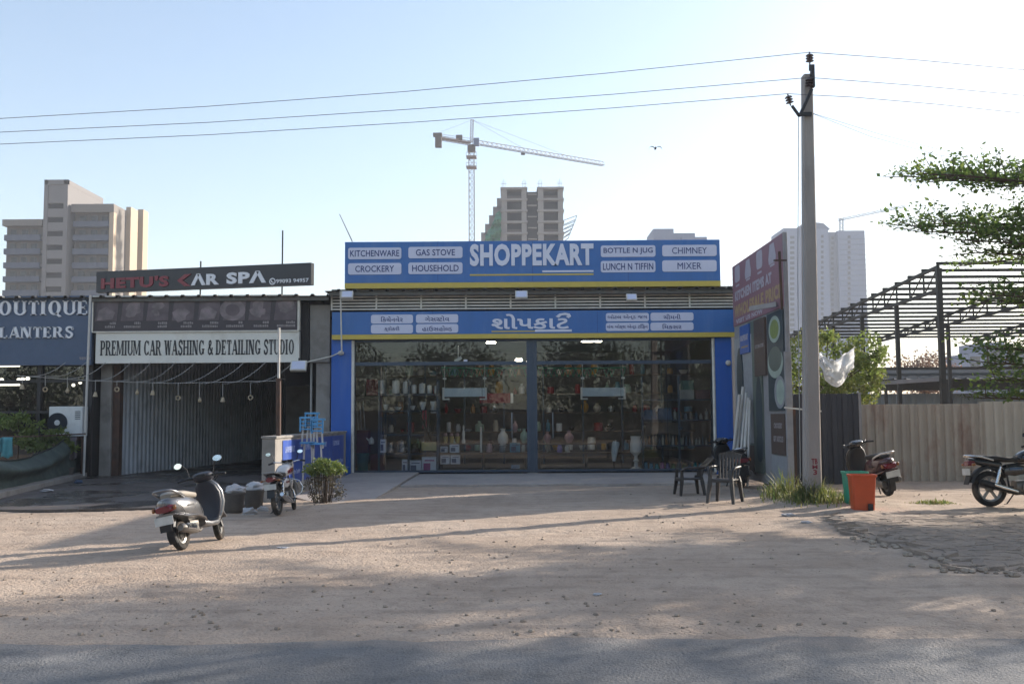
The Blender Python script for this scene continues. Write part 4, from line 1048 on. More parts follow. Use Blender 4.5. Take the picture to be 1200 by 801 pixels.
# ------------------------------------------------------------------ two-wheelers
mat('tyre', '#1d1c1b', .9, var=.2, stain='#6e5f50', stain_amt=.6, sscale=6)
mat('rim_metal', '#7d7c7a', .4, metal=.7)
mat('engine_metal', '#77736e', .45, metal=.6, var=.2, scale=14)
mat('chrome', '#c4c6c8', .15, metal=1.0, var=.05)
mat('mirror_glass', '#dfe6ea', .04, metal=1.0, var=.01)
mat('black_plastic', '#17181b', .5, var=.15)
mat('seat_black', '#1a191a', .65, var=.15)
mat('seat_beige', '#8d857a', .6, var=.12)
mat('silver_paint', '#77787b', .3, metal=.7, var=.06, coat=.4, stain='#8b7d6b', stain_amt=.3)
mat('navy_plastic', '#20242f', .5, var=.1)
mat('white_gloss', '#c3bdb8', .3, var=.04, coat=.5)
mat('maroon_gloss', '#3d191e', .3, var=.04, coat=.5)
mat('black_gloss', '#131519', .25, var=.05, coat=.6, stain='#4d4a45', stain_amt=.25)
mat('bike_blue', '#39506b', .35, coat=.4)
mat('tail_red', '#6a1521', .25, coat=.5)
mat('amber', '#8a5526', .3, coat=.4)
mat('plate_white', '#b9b9b4', .5)
mat('plate_ink', '#232426', .6)
mat('head_glass', '#b9bdc0', .12, coat=.8)

def wheel(t, x, r, w, kind, turn=0.0, name='wheel'):
    T = Matrix.Translation((x, 0, r)) @ Matrix.Rotation(turn, 4, 'Z')
    b = MB(); b.T = T; k = w / 2; ri = r * .72 if kind != 'scooter' else r * .58
    b.lathe([(ri, -k * .75), (r * .9, -k), (r * .975, -k * .7), (r, 0), (r * .975, k * .7), (r * .9, k), (ri, k * .75)], n=30, axis='Y', cap=False)
    b.rings([[T.inverted() @ (T @ Vector((ri * math.cos(2 * math.pi * j / 30), yy, -ri * math.sin(2 * math.pi * j / 30)))) for j in range(30)] for yy in (-k * .75, k * .75)], cap0=False, cap1=False)
    wo = b.build(name, 'tyre', t, smooth=50, world=False)
    b = MB(); b.T = T
    b.lathe([(ri - .002, -k * .7), (ri - .03, -k * .55), (ri - .03, k * .55), (ri - .002, k * .7)], n=28, axis='Y', cap=False)
    b.lathe([(.03, -k * 1.1), (.06, -k * .8), (.06, k * .8), (.03, k * 1.1)], n=14, axis='Y')
    if kind == 'alloy':
        for j in range(5):
            a = 2 * math.pi * j / 5 + .3; ca, sa = math.cos(a), math.sin(a)
            b.bar((ca * .05, 0, sa * .05), (ca * (ri - .02), 0, sa * (ri - .02)), .045, .03, up=(0, 1, 0))
    elif kind == 'spoke':
        for j in range(18):
            a = 2 * math.pi * j / 18; e = a + (.35 if j % 2 else -.35); s = .025 if j % 2 else -.025
            b.bar((math.cos(e) * .055, s, math.sin(e) * .055), (math.cos(a) * (ri - .02), 0, math.sin(a) * (ri - .02)), .006)
    else:
        b.lathe([(ri - .03, -k * .2), (.05, -k * .5), (.05, -k * .3), (ri - .03, 0)], n=24, axis='Y', cap=False)
    b.build('rim', 'rim_metal', wo, smooth=40, world=False)
def arc_guard(b, x, r, a0, a1, w, th=.012, m=0, z=None):
    z = z if z is not None else r; rs = []
    for k in range(11):
        a = R(a0 + (a1 - a0) * k / 10); ca, sa = math.cos(a), math.sin(a); pr = []
        for (dr, yy) in ((r * .9, -w), (r, -w * .8), (r * 1.03, 0), (r, w * .8), (r * .9, w), (r * .9 - th, w), (r - th, w * .75), (r * 1.03 - th, 0), (r - th, -w * .75), (r * .9 - th, -w)):
            pr.append((x + ca * dr, yy, z + sa * dr))
        rs.append(pr)
    b.rings(rs, m)
def mirrors(t, x, z, y0, y1, dz, sz, m_stem='black_plastic', shape='oval'):
    for s in (1, -1):
        b = MB(); c = Vector((x - .04, s * y1, z + dz)); b.tube([(x, s * y0, z), (x + .03, s * (y0 + .03), z + dz * .6), c + Vector((.03, -s * .05, 0))], .008, 6)
        b.T = Matrix.Translation(c) @ Matrix.Rotation(R(-10) * s, 4, 'Z'); b.ball((.012, 0, 0), (.022, sz, sz * .66), 8); mo = b.build('mirror', m_stem, t, smooth=50, world=False)
        b = MB(); b.T = Matrix.Translation(c) @ Matrix.Rotation(R(-10) * s, 4, 'Z') @ Matrix.Rotation(R(8), 4, 'Y')
        b.lathe([(1.0, 0), (1.0, .004)], n=20, axis='X'); b2 = MB()
        for v in b.v: pass
        b = MB(); b.T = Matrix.Translation(c) @ Matrix.Rotation(R(-10) * s, 4, 'Z') @ Matrix.Rotation(R(6), 4, 'Y')
        ring = [(0, sz * .93 * math.cos(2 * math.pi * j / 20), sz * .6 * math.sin(2 * math.pi * j / 20)) for j in range(20)]
        b.rings([[(-.0125, p[1], p[2]) for p in ring], [(-.006, p[1], p[2]) for p in ring]]); b.build('mirror_glass', 'mirror_glass', mo, world=False)

def scooter(name, label, loc, rotz, lean, body, inner, seat, rail, front=None, cowl=None, mirror=True, plate=True, turn=0.0, upright=None):
    front = front or body
    t = thing(name, label, 'scooter', loc, rotz); t.rotation_euler = (lean, 0, rotz)
    def B(): return MB()
    wheel(t, -.62, .215, .095, 'scooter'); wheel(t, .62, .215, .09, 'scooter', turn)
    # rear body: two bulging side panels over a dark core
    b = B(); b.loft([(-.96, .70, .05, .05, 2.2), (-.90, .675, .13, .10, 2.4), (-.75, .63, .185, .155, 2.6), (-.55, .595, .205, .185, 2.6), (-.35, .575, .205, .185, 2.5), (-.18, .545, .18, .16, 2.4), (-.06, .48, .14, .11, 2.3), (.0, .40, .11, .06, 2.2)], 22)
    sp = b.build('side_panel', body, t, smooth=60, world=False)
    b = B()
    for s in (1, -1):
        b.tube([(-.30, s * .197, .70), (-.24, s * .203, .58), (-.17, s * .185, .46)], .004, 5); b.tube([(-.84, s * .168, .70), (-.76, s * .19, .60), (-.70, s * .195, .50)], .004, 5); b.loft([(-.62, .62, .004, .012, 3, s * .205), (-.44, .62, .004, .014, 3, s * .208)], 8)
    b.build('panel_gap', 'black_plastic', sp, smooth=40, world=False)
    b = B()
    for s in (1, -1): b.tube([(.36, s * .2, 1.03), (.44, s * .26, 1.06), (.52, s * .16, 1.0), (.50, s * .06, .9)], .006, 5)
    b.tube([(.36, -.2, 1.02), (.42, -.24, .98), (.50, -.12, .9)], .006, 5); b.build('cable', 'black_plastic', t, smooth=60, world=False)
    b = B(); b.loft([(-.93, .535, .15, .018, 4), (-.7, .475, .215, .02, 4), (-.35, .455, .22, .02, 4), (-.1, .40, .19, .02, 4), (.0, .34, .16, .02, 4)], 16); b.build('trim', body, t, smooth=60, world=False)
    b = B(); b.loft([(-.84, .80, .09, .03, 2.5), (-.74, .815, .135, .05, 3), (-.5, .80, .145, .055, 3), (-.3, .775, .135, .05, 3), (-.12, .76, .11, .045, 2.8), (-.03, .745, .06, .03, 2.4)], 18); b.build('seat', seat, t, smooth=60, world=False)
    b = B(); pts = [(-.58, -.15, .76), (-.74, -.165, .82), (-.92, -.135, .875), (-.985, -.07, .885), (-.99, 0, .885), (-.985, .07, .885), (-.92, .135, .875), (-.74, .165, .82), (-.58, .15, .76)]; b.tube(pts, .019, 8); b.build('grab_rail', rail, t, smooth=60, world=False)
    # floorboard and leg shield
    b = B(); b.loft([(-.06, .325, .15, .05, 4), (.1, .285, .17, .045, 4), (.34, .285, .17, .045, 4), (.46, .34, .15, .07, 4)], 16); b.build('floorboard', body, t, smooth=50, world=False)
    b = B(); b.loft([(.30, .44, .13, .045, 2.6), (.42, .50, .19, .055, 2.6), (.58, .535, .225, .06, 2.6), (.74, .525, .225, .06, 2.6), (.86, .485, .19, .065, 2.6), (.95, .44, .12, .06, 2.4)], 22, axis='Z'); b.build('leg_shield', front, t, smooth=60, world=False)
    b = B(); b.loft([(.31, .405, .12, .04, 3), (.44, .455, .175, .05, 3), (.60, .475, .205, .055, 3), (.74, .465, .205, .055, 3), (.86, .425, .17, .055, 3), (.93, .40, .10, .05, 3)], 18, axis='Z'); b.build('inner_panel', inner, t, smooth=60, world=False)
    hb = B(); hb.T = Matrix.Translation((.42, 0, 0)) @ Matrix.Rotation(turn, 4, 'Z') @ Matrix.Translation((-.42, 0, 0))
    hb.loft([(.27, 1.03, .09, .03, 2.6), (.33, 1.02, .15, .065, 2.6), (.42, 1.01, .16, .085, 2.5), (.50, .98, .13, .08, 2.4), (.56, .96, .07, .05, 2.2)], 20); hc = hb.build('handlebar_cover', cowl or front, t, smooth=60, world=False)
    b = B(); b.T = hb.T
    b.loft([(.252, 1.035, .07, .022, 3), (.27, 1.035, .08, .026, 3)], 14); b.build('dial', 'black_plastic', hc, smooth=50, world=False)
    for s in (1, -1):
        b = B(); b.T = hb.T; b.tube([(.36, s * .12, 1.01), (.33, s * .24, 1.02), (.30, s * .37, 1.0)], [.02, .019, .018], 8); b.tube([(.36, s * .18, 1.035), (.37, s * .33, 1.02)], .007, 5); b.build('grip', 'black_plastic', t, smooth=50, world=False)
    b = B(); b.T = hb.T; b.loft([(.54, .965, .09, .055, 2.3), (.572, .955, .055, .035, 2.2)], 16); b.build('headlight', 'head_glass', t, smooth=50, world=False)
    b = B(); arc_guard(b, .62, .25, 20, 175, .075); b.build('front_mudguard', front, t, smooth=50, world=False)
    b = B(); b.bar((.62, .07, .2), (.50, .05, .6), .03); b.bar((.62, -.07, .2), (.50, -.05, .6), .03); b.build('fork', 'black_plastic', t, world=False)
    # engine, exhaust, rear guard, stand
    b = B(); b.loft([(-.72, .25, .05, .07, 3, .09), (-.4, .27, .07, .09, 3, .08), (-.12, .29, .09, .09, 3, .05), (-.02, .30, .05, .06, 3, .02)], 14); b.loft([(-.45, .34, .11, .09, 3), (-.2, .34, .11, .10, 3)], 12)
    b.build('engine', 'engine_metal', t, smooth=40, world=False)
    b = B(); b.tube([(-.1, -.08, .24), (-.25, -.13, .22), (-.36, -.15, .24)], .022, 8); b.tube([(-.36, -.15, .24), (-.42, -.155, .255), (-.84, -.165, .32), (-.88, -.165, .325)], [.03, .062, .066, .045], 12); ex = b.build('exhaust', 'engine_metal', t, smooth=50, world=False)
    b = B(); b.loft([(-.78, .33, .012, .045, 3, -.228), (-.5, .29, .012, .05, 3, -.215)], 10); b.build('heat_shield', 'chrome', ex, smooth=50, world=False)
    b = B(); arc_guard(b, -.62, .27, 60, 215, .07); b.box((-.985, -.09, .30), (-.97, .09, .50)); b.build('rear_mudguard', 'black_plastic', t, smooth=50, world=False)
    b = B(); b.loft([(-.985, .615, .11, .045, 3), (-.93, .625, .155, .06, 3), (-.88, .625, .16, .05, 3)], 16); tl = b.build('tail_light', 'tail_red', t, smooth=50, world=False)
    for s in (1, -1):
        b = B(); b.ball((-.94, s * .165, .63), (.03, .025, .04), 6); b.build('indicator', 'amber', t, smooth=50, world=False)
    if plate:
        b = B(); b.box((-1.005, -.14, .40), (-.987, .14, .52)); po = b.build('number_plate', 'plate_white', t, world=False)
    b = B(); b.bar((-.15, .09, .25), (-.2, .2, .03), .02); b.bar((-.45, .1, .2), (-.55, .13, .06), .02); b.build('stand', 'black_plastic', t, world=False)
    b = B(); b.tube([(-.62, .1, .25), (-.5, .13, .55)], .03, 10); b.build('shock_absorber', 'black_plastic', t, smooth=50, world=False)
    if mirror: mirrors(t, .36, 1.05, .2, .33, .2, .075)
    return t

def motorbike(name, label, loc, rotz, lean, paint, paint2, kind, turn=0.0, guard=False, seatm='seat_black', carrier=False):
    t = thing(name, label, 'motorbike', loc, rotz); t.rotation_euler = (lean, 0, rotz)
    def B(): return MB()
    r = .305
    wheel(t, -.64, r, .095, kind); wheel(t, .65, r, .085, kind, turn)
    b = B(); b.loft([(-.14, .80, .09, .06, 2.6), (-.04, .835, .13, .10, 2.5), (.12, .865, .155, .125, 2.4), (.28, .875, .15, .12, 2.4), (.38, .86, .11, .09, 2.3), (.43, .84, .06, .05, 2.2)], 22); tk = b.build('fuel_tank', paint, t, smooth=60, world=False)
    for s in (1, -1):
        b = B(); b.loft([(-.06, .83, .012, .03, 2.5, s * .125), (.1, .86, .012, .055, 2.5, s * .155), (.26, .875, .012, .045, 2.5, s * .152), (.35, .87, .01, .02, 2.5, s * .128)], 10); b.build('tank_stripe', paint2, tk, smooth=50, world=False)
        b = B(); b.loft([(-.42, .60, .02, .06, 3, s * .12), (-.25, .62, .025, .10, 3, s * .13), (-.06, .62, .02, .07, 3, s * .12)], 12); sp = b.build('side_panel', paint, t, smooth=50, world=False)
        b = B(); b.loft([(-.34, .635, .006, .022, 3, s * .155), (-.12, .64, .006, .02, 3, s * .155)], 8); b.build('emblem_strip', paint2, sp, smooth=50, world=False)
    b = B(); b.loft([(-.88, .845, .07, .025, 3), (-.78, .835, .125, .045, 3), (-.5, .815, .135, .05, 3), (-.3, .795, .125, .045, 3), (-.12, .795, .10, .045, 2.8), (-.06, .80, .06, .03, 2.5)], 18); b.build('seat', seatm, t, smooth=60, world=False)
    b = B(); b.loft([(-1.0, .80, .05, .035, 2.6), (-.9, .775, .10, .055, 2.6), (-.7, .745, .125, .065, 2.8), (-.45, .70, .12, .06, 2.8)], 16); b.build('tail_cowl', 'black_gloss' if guard else paint, t, smooth=60, world=False)
    b = B(); b.tube([(-.62, -.15, .79), (-.82, -.155, .845), (-1.02, -.10, .87), (-1.04, 0, .872), (-1.02, .10, .87), (-.82, .155, .845), (-.62, .15, .79)], .017, 8)
    if carrier: b.box((-1.12, -.12, .875), (-.9, .12, .89))
    b.build('grab_rail', 'chrome' if not carrier else 'galv', t, smooth=60, world=False)
    b = B(); b.loft([(-1.03, .735, .07, .045, 2.6), (-.97, .745, .10, .055, 2.6), (-.92, .745, .10, .05, 2.6)], 14); b.build('tail_light', 'tail_red', t, smooth=60, world=False)
    b = B(); b.box((-1.04, -.12, .54), (-1.025, .12, .65)); b.build('number_plate', 'plate_white', t, world=False)
    b = B(); arc_guard(b, -.64, .36, 25, 168, .075, z=.335); b.bar((-.97, 0, .62), (-1.05, 0, .38), .15, .012); b.build('rear_mudguard', 'black_plastic', t, smooth=50, world=False)
    b = B(); arc_guard(b, .65, .345, 15, 155, .065, z=.31); b.bar((.65, .075, .31), (.57, .07, .62), .012); b.bar((.65, -.075, .31), (.57, -.07, .62), .012); b.build('front_mudguard', paint, t, smooth=50, world=False)
    for s in (1, -1):
        b = B(); b.ball((-.98, s * .17, .72), (.04, .03, .028), 6); b.bar((-.96, s * .08, .72), (-.97, s * .15, .72), .015); b.build('indicator', 'amber', t, smooth=50, world=False)
        b = B(); b.tube([(-.60, s * .125, .33), (-.48, s * .12, .68)], .018, 8)
        for k in range(8):
            u = .25 + .08 * k; c = Vector((-.60, s * .125, .33)).lerp(Vector((-.48, s * .12, .68)), u); b.tube([c + Vector((-.004, 0, -.011)), c + Vector((.004, 0, .011))], .033, 9)
        b.build('shock_absorber', 'chrome', t, smooth=40, world=False)
    b = B()
    for s in (1, -1): b.tube([(.65, s * .085, .31), (.55, s * .085, .62), (.43, s * .085, 1.0)], [.026, .022, .02], 9)
    b.bar((.47, -.11, .86), (.47, .11, .86), .05, .03); b.build('fork', 'galv', t, smooth=40, world=False)
    # frame and engine
    b = B(); b.tube([(.42, 0, .90), (.36, 0, .55), (.28, 0, .25), (.0, 0, .2), (-.28, 0, .28), (-.32, 0, .6), (-.6, 0, .76), (-.9, 0, .78)], .02, 8); b.tube([(.40, 0, .86), (.1, 0, .74), (-.3, 0, .70)], .022, 8)
    for s in (1, -1): b.tube([(-.25, s * .06, .33), (-.64, s * .09, .305)], .02, 8)
    b.build('frame', 'black_plastic', t, smooth=40, world=False)
    b = B(); b.loft([(-.2, .34, .10, .10, 3), (-.05, .32, .14, .13, 3), (.12, .32, .14, .13, 3), (.24, .33, .09, .10, 3)], 16); b.lathe([(.11, -.155), (.11, .155)], (-.02, 0, .33), 18, axis='Y')
    for k in range(8): b.cbox((.17 + .014 * k, 0, .44 + .03 * k), (.17, .19, .012))
    b.cbox((.24, 0, .56), (.11, .12, .28)); b.build('engine', 'engine_metal', t, smooth=40, world=False)
    b = B(); b.tube([(.33, -.04, .52), (.40, -.08, .42), (.34, -.13, .25), (.05, -.16, .2), (-.2, -.17, .23)], .022, 8); b.tube([(-.2, -.17, .23), (-.26, -.175, .24), (-.8, -.185, .40), (-.9, -.188, .43)], [.03, .048, .06, .04], 12); ex = b.build('exhaust', 'black_plastic' if paint == 'black_gloss' else 'chrome', t, smooth=50, world=False)
    b = B(); b.loft([(-.68, .385, .012, .03, 3, -.245), (-.5, .325, .012, .03, 3, -.238), (-.26, .255, .012, .022, 3, -.225)], 10); b.build('heat_shield', 'chrome', ex, smooth=50, world=False)
    hb = Matrix.Translation((.44, 0, 0)) @ Matrix.Rotation(turn, 4, 'Z') @ Matrix.Translation((-.44, 0, 0))
    b = B(); b.T = hb; b.tube([(.22, -.37, 1.02), (.28, -.26, 1.05), (.40, -.12, 1.03), (.42, 0, 1.0), (.40, .12, 1.03), (.28, .26, 1.05), (.22, .37, 1.02)], .013, 8); hbo = b.build('handlebar', 'chrome', t, smooth=60, world=False)
    for s in (1, -1):
        b = B(); b.T = hb; b.tube([(.22, s * .38, 1.02), (.265, s * .28, 1.045)], .02, 8); b.tube([(.29, s * .25, 1.045), (.31, s * .37, 1.01)], .007, 5); b.build('grip', 'black_plastic', hbo, smooth=50, world=False)
    b = B(); b.T = hb; b.loft([(.42, .97, .08, .08, 2.4), (.50, .97, .12, .11, 2.4), (.57, .95, .12, .11, 2.4), (.62, .93, .09, .085, 2.3)], 18); hc = b.build('headlight_cowl', paint, t, smooth=60, world=False)
    b = B(); b.T = hb; b.loft([(.605, .93, .09, .075, 2.3), (.635, .925, .06, .05, 2.2)], 16); b.build('headlight', 'head_glass', hc, smooth=60, world=False)
    b = B(); b.T = hb; b.lathe([(.055, 0), (.06, .05)], (.40, .06, 1.03), 14, axis='Z'); b.lathe([(.055, 0), (.06, .05)], (.40, -.06, 1.03), 14, axis='Z'); b.build('instrument', 'black_plastic', hc, smooth=50, world=False)
    mirrors(t, .30, 1.06, .24, .34, .17, .06)
    b = B(); b.bar((-.12, .1, .25), (-.2, .25, .04), .018); b.bar((-.2, .22, .04), (-.24, .27, .03), .03, .01); b.build('stand', 'black_plastic', t, world=False)
    for s in (1, -1):
        b = B(); b.tube([(.0, s * .12, .27), (.0, s * .25, .27)], .016, 7); b.tube([(-.38, s * .12, .33), (-.38, s * .22, .34)], .014, 7); b.build('footrest', 'black_plastic', t, smooth=50, world=False)
    if guard:
        b = B()
        for s in (1, -1): b.tube([(.36, s * .05, .68), (.40, s * .22, .62), (.42, s * .29, .48), (.36, s * .26, .36), (.28, s * .06, .27)], .013, 8)
        b.build('crash_guard', 'chrome', t, smooth=60, world=False)
    return t

def place(px, py, heading, back):
    """rear tyre contact at the pixel, heading clockwise from +Y in degrees -> origin and rotation"""
    g = G(px, py, .02); a = R(90 - heading); return (g.x + math.cos(a) * back, g.y + math.sin(a) * back, lot_z(g.x, g.y) + .002), a
l, a = place(214, 645, 9, .52)
scooter('scooter', 'dusty silver scooter parked alone on the dirt in front of the wash bay', l, a, R(-12), 'silver_paint', 'navy_plastic', 'silver_paint' if False else 'seat_beige', 'silver_paint', cowl='navy_plastic', turn=R(14)).scale = (.84, .84, .84)
l, a = place(1042, 581, -6, .62)
scooter('scooter', 'black scooter with a white rear rail and maroon sides leaning by the tan fence', l, a, R(-11), 'maroon_gloss', 'black_plastic', 'seat_black', 'white_gloss', front='black_gloss', mirror=False, turn=R(8))
l, a = place(869, 572, -6, .62)
scooter('scooter', 'black scooter with a pale grab rail parked behind the plastic chairs', l, a, R(-6), 'black_gloss', 'black_plastic', 'seat_black', 'chrome', mirror=False, plate=False)
l, a = place(326, 604, 2, .52)
motorbike('motorbike', 'small dusty red and white motorbike parked beside the blue poster wall', l, a, R(-6), 'white_gloss', 'tail_red', 'spoke', turn=R(12), guard=True, seatm='seat_black', carrier=True).scale = (.82, .82, .82)
l, a = place(1161, 594.5, 86, .64)
motorbike('motorbike', 'black motorbike with star alloy wheels parked at the right edge', l, a, R(-3), 'black_gloss', 'bike_blue', 'alloy')

# ------------------------------------------------------------------ plastic chairs
mat('chair_plastic', '#2a2523', .45, var=.12, stain='#4c443e', stain_amt=.4)
def chair(label, loc, rotz, tilt=(0, 0), low=False):
    t = thing('plastic_chair', label, 'chair', loc, rotz); t.rotation_euler = (tilt[0], tilt[1], rotz)
    h = .43 if not low else .34
    b = MB(); b.loft([(-.21, h, .20, .018, 5), (-.1, h - .012, .22, .018, 5), (.1, h - .005, .23, .018, 5), (.22, h - .005, .23, .022, 5), (.245, h - .025, .22, .025, 4)], 20); b.build('seat', 'chair_plastic', t, smooth=50, world=False)
    for sx, sy in ((1, 1), (1, -1), (-1, 1), (-1, -1)):
        b = MB(); b.rings([[(sx * x_ + a * w, sy * y_ + c * w * 1.1, z) for a, c in ((-1, -1), (1, -1), (1, 1), (-1, 1))] for x_, y_, z, w in ((.20, .19, h + (.18 if sx > 0 else .05), .022), (.21, .205, h - .05, .032), (.25, .245, 0, .022))]); b.build('leg', 'chair_plastic', t, world=False)
    b = MB(); n = 7
    tp_ = .44 if not low else .40
    for k in range(n):
        y = -.17 + .34 * k / (n - 1); b.rings([[(x_ - .018 * math.cos(y * 8) + a * .008, y * f + c * .017, z) for a, c in ((-1, -1), (1, -1), (1, 1), (-1, 1))] for x_, f, z in ((-.205, 1, h), (-.25, 1.1, h + .2), (-.30 - (.16 if low else 0), 1.1, h + tp_))])
    for k in range(8):
        y0, y1 = -.21 + .42 * k / 8, -.21 + .42 * (k + 1) / 8
        xx = -.30 - (.16 if low else 0); b.bar((xx - .02 * math.cos(y0 * 7), y0, h + tp_ - .05 * (abs(y0) / .21) ** 2), (xx - .02 * math.cos(y1 * 7), y1, h + tp_ - .05 * (abs(y1) / .21) ** 2), .02, .10)
    b.build('backrest', 'chair_plastic', t, world=False)
    for s in ((1, -1) if not low else (1,)):
        b = MB(); b.tube([(-.26, s * .21, h + .22), (-.1, s * .255, h + .225), (.15, s * .25, h + .215), (.225, s * .225, h + .16), (.21, s * .2, h + .0)], [.022, .026, .028, .026, .024], 8); b.build('armrest', 'chair_plastic', t, smooth=50, world=False)
    return t
g = G(852, 592); chair('dark plastic armchair standing right in front of the black scooter', (g.x, g.y + .15, lot_z(g.x, g.y)), R(238))
g = G(808, 581); chair('broken low dark plastic chair leaning back before the shop glass', (g.x, g.y, lot_z(g.x, g.y)), R(186), (0, 0), low=True)

# ------------------------------------------------------------------ bins, tubs and litter
mat('bin_orange', '#b4481e', .5, var=.08, stain='#8a4326', stain_amt=.4)
mat('bin_green', '#1f8a72', .5, var=.08, stain='#3c7266', stain_amt=.4)
mat('tub_grey', '#57514c', .8, var=.15, stain='#7b7064', stain_amt=.5)
mat('bag_white', '#b3b0b0', .6, var=.08, bump=.3, bscale=14)
def bin_(label, loc, rotz, m_, w, h, foot=True):
    t = thing('waste_bin', label, 'bin', loc, rotz); b = MB(); tk = .012
    def sq(s, z): return rrect(-s, s, -s * .9, s * .9, .04, 3), z
    rs_ = [[(p[0], p[1], z) for p in q_] for q_, z in (sq(w * .40, 0), sq(w * .43, h * .45), sq(w * .47, h * .93), sq(w * .5, h * .93), sq(w * .51, h), sq(w * .46, h), sq(w * .44, h * .6), sq(w * .37, .03))]
    b.rings(rs_); b.build('body', m_, t, smooth=40, world=False)
    if foot:
        b = MB(); b.box((w * .12, -w * .46, .0), (w * .30, -w * .372, .11)); b.build('foot_recess', 'dark_metal', t, world=False)
        b = MB(); b.box((-.05, -w * .50, h * .95), (.05, -w * .462, h * .99)); b.build('handle', m_, t, world=False)
    return t
g = G(1016, 601.5); bin_('faded orange square plastic waste bin standing in front of the green bin', (g.x, g.y + .2, lot_z(g.x, g.y)), R(-6), 'bin_orange', .42, .585)
g = G(1000, 598); bin_('green plastic waste bin half hidden behind the orange one', (g.x + .17, g.y + .38, lot_z(g.x, g.y)), R(4), 'bin_green', .38, .57, False)
def lump(c, r, q, name, m_, lab, cat, par=None, seed=0, amp=.35):
    b = MB(); n = 14; rs_ = []
    for i in range(1, n):
        th = math.pi * i / n; ring = []
        for j in range(20):
            a = 2 * math.pi * j / 20; d = Vector((math.sin(th) * math.cos(a), math.sin(th) * math.sin(a), -math.cos(th)))
            k = 1 + amp * noise.noise(d * 1.6 + Vector((seed, 0, 0))) + amp * .5 * noise.noise(d * 4.5 + Vector((seed, 3, 0)))
            ring.append((c[0] + d.x * r[0] * k, c[1] + d.y * r[1] * k, c[2] + d.z * r[2] * k))
        rs_.append(ring)
    b.rings(rs_); o = b.build(name, m_, par, smooth=50)
    if lab: tag(o, lab, cat)
    return o
for k, (px, py, lb, lb2) in enumerate(((270, 603, 'grey clay tub behind the silver scooter, left of the pair', 'crumpled white sack lying on the left grey tub'), (294, 598, 'grey clay tub beside the brown pole, right of the pair', 'white sack with dark print lying on the right grey tub'))):
    g = G(px, py); g.y += .2; z = lot_z(g.x, g.y); t = thing('tub', lb, 'tub', (g.x, g.y, z), 0, 'grey tubs by the wash bay')
    b = MB(); b.lathe([(.14, 0), (.15, .01), (.18, .30), (.20, .30), (.20, .335), (.17, .335), (.165, .26)], (g.x, g.y, z), 20); b.build('bowl', 'tub_grey', t, smooth=40)
    lump((g.x + .02, g.y - .01, z + .38), (.17, .15, .09), None, 'sack', 'bag_white', lb2, 'sack', seed=k * 5 + 1)
for k, (px, py, r, lb) in enumerate(((292, 604, (.11, .09, .07), 'crushed white plastic bag on the ground before the tubs'), (308, 600, (.1, .07, .05), 'pale crumpled bag beside the wall end'), (222, 600.5, (.06, .05, .03), 'scrap of white litter near the wash floor edge'), (55, 580, (.12, .08, .03), 'flat white litter on the wash floor by the kerb'), (92, 569, (.09, .07, .05), 'blue plastic bag lying on the wash floor'), (923, 607, (.09, .06, .03), 'scrap of white paper by the pole base'), (945, 615, (.07, .05, .02), 'small white scrap at the edge of the broken pavement'), (333, 645, (.08, .05, .012), 'flat pale leaf of litter on the open dirt'), (700, 700, (.03, .025, .015), 'tiny pale scrap on the dirt in the middle'))):
    g = G(px, py); lump((g.x, g.y, lot_z(g.x, g.y) + r[2] * .6 + (.05 if px < 100 else 0)), r, None, 'litter', 'bag_white' if px != 92 else 'bike_blue', lb, 'litter', seed=k + 20, amp=.6)
# blue stool rack behind the low wall
mat('stool_blue', '#4d93c4', .5, var=.1)
t = thing('stool_stack', 'tall stack of light blue and white plastic stools in front of the poster wall', 'stools', (-4.2, 21.4, 0)); SY = 21.4
for (px, py, w) in ((359.5, 489, .13), (366, 484, .14), (373, 491, .13), (361, 518.5, .15), (372, 519.5, .15)):
    c = P(px, py, SY); b = MB(); b.box((c.x - w, SY - .13, c.z - .02), (c.x + w, SY + .13, c.z + .02))
    if py < 500:
        for s in (-1, 1):
            b.box((c.x + s * w - .03 * (s > 0), SY - .12, c.z - .30), (c.x + s * w + .03 * (s < 0), SY - .08, c.z - .021))
        for k in range(3): b.box((c.x - w + .031, SY - .115, c.z - .1 - .08 * k), (c.x + w - .031, SY - .09, c.z - .07 - .08 * k))
    b.build('seat', 'stool_blue', t)
    for s in (-1, 1):
        b = MB(); b.bar((c.x + s * w * .5, SY, c.z - .022), (c.x + s * w * .8, SY, max(.0, c.z - (1.2 if py > 500 else .62))), .035); b.build('leg', 'white_paint', t)
# ------------------------------------------------------------------ inside the shop
mat('ceramic', '#e2dfd8', .3, var=.05)
mat('ceramic_pink', '#b08f92', .35, var=.05)
mat('ceramic_mint', '#9cb5a8', .35, var=.05)
mat('box_white', '#d4d7e0', .6, var=.04)
mat('box_print', '#5a6078', .6, var=.3, scale=12)
mat('box_magenta', '#9a3f7d', .6, var=.1)
mat('pink_cloth', '#c04a4e', .7)
mat('red_board', '#8a1f28', .6, var=.1)
mat('dark_red', '#5a1a1e', .6, var=.15)
mat('steel_pot', '#8d8f91', .25, metal=.8)
mat('pan_dark', '#2a2430', .4)
mat('yellow_box', '#b5a56c', .7, var=.12)
mat('straw', '#6e6150', .9, var=.2)
mat('teal_bin', '#1f5b58', .5)
mat('shelf_blue', '#3c4b5a', .5, var=.1)
mat('table_wood', '#6a5a48', .6, var=.2, scale=4, stretch=(.4, 1, 1))
mat('garland_green', '#1f7a58', .6, var=.2)
mat('panel_frost', '#c9d6dc', .35, var=.06)
mat('bag_blue', '#4b5f75', .6, var=.1)
mat('box_green', '#5a7d6a', .7); mat('box_pink', '#8f6a6a', .7); mat('box_pale', '#a9a79c', .7)
mat('gold_yellow', '#b5892e', .5)
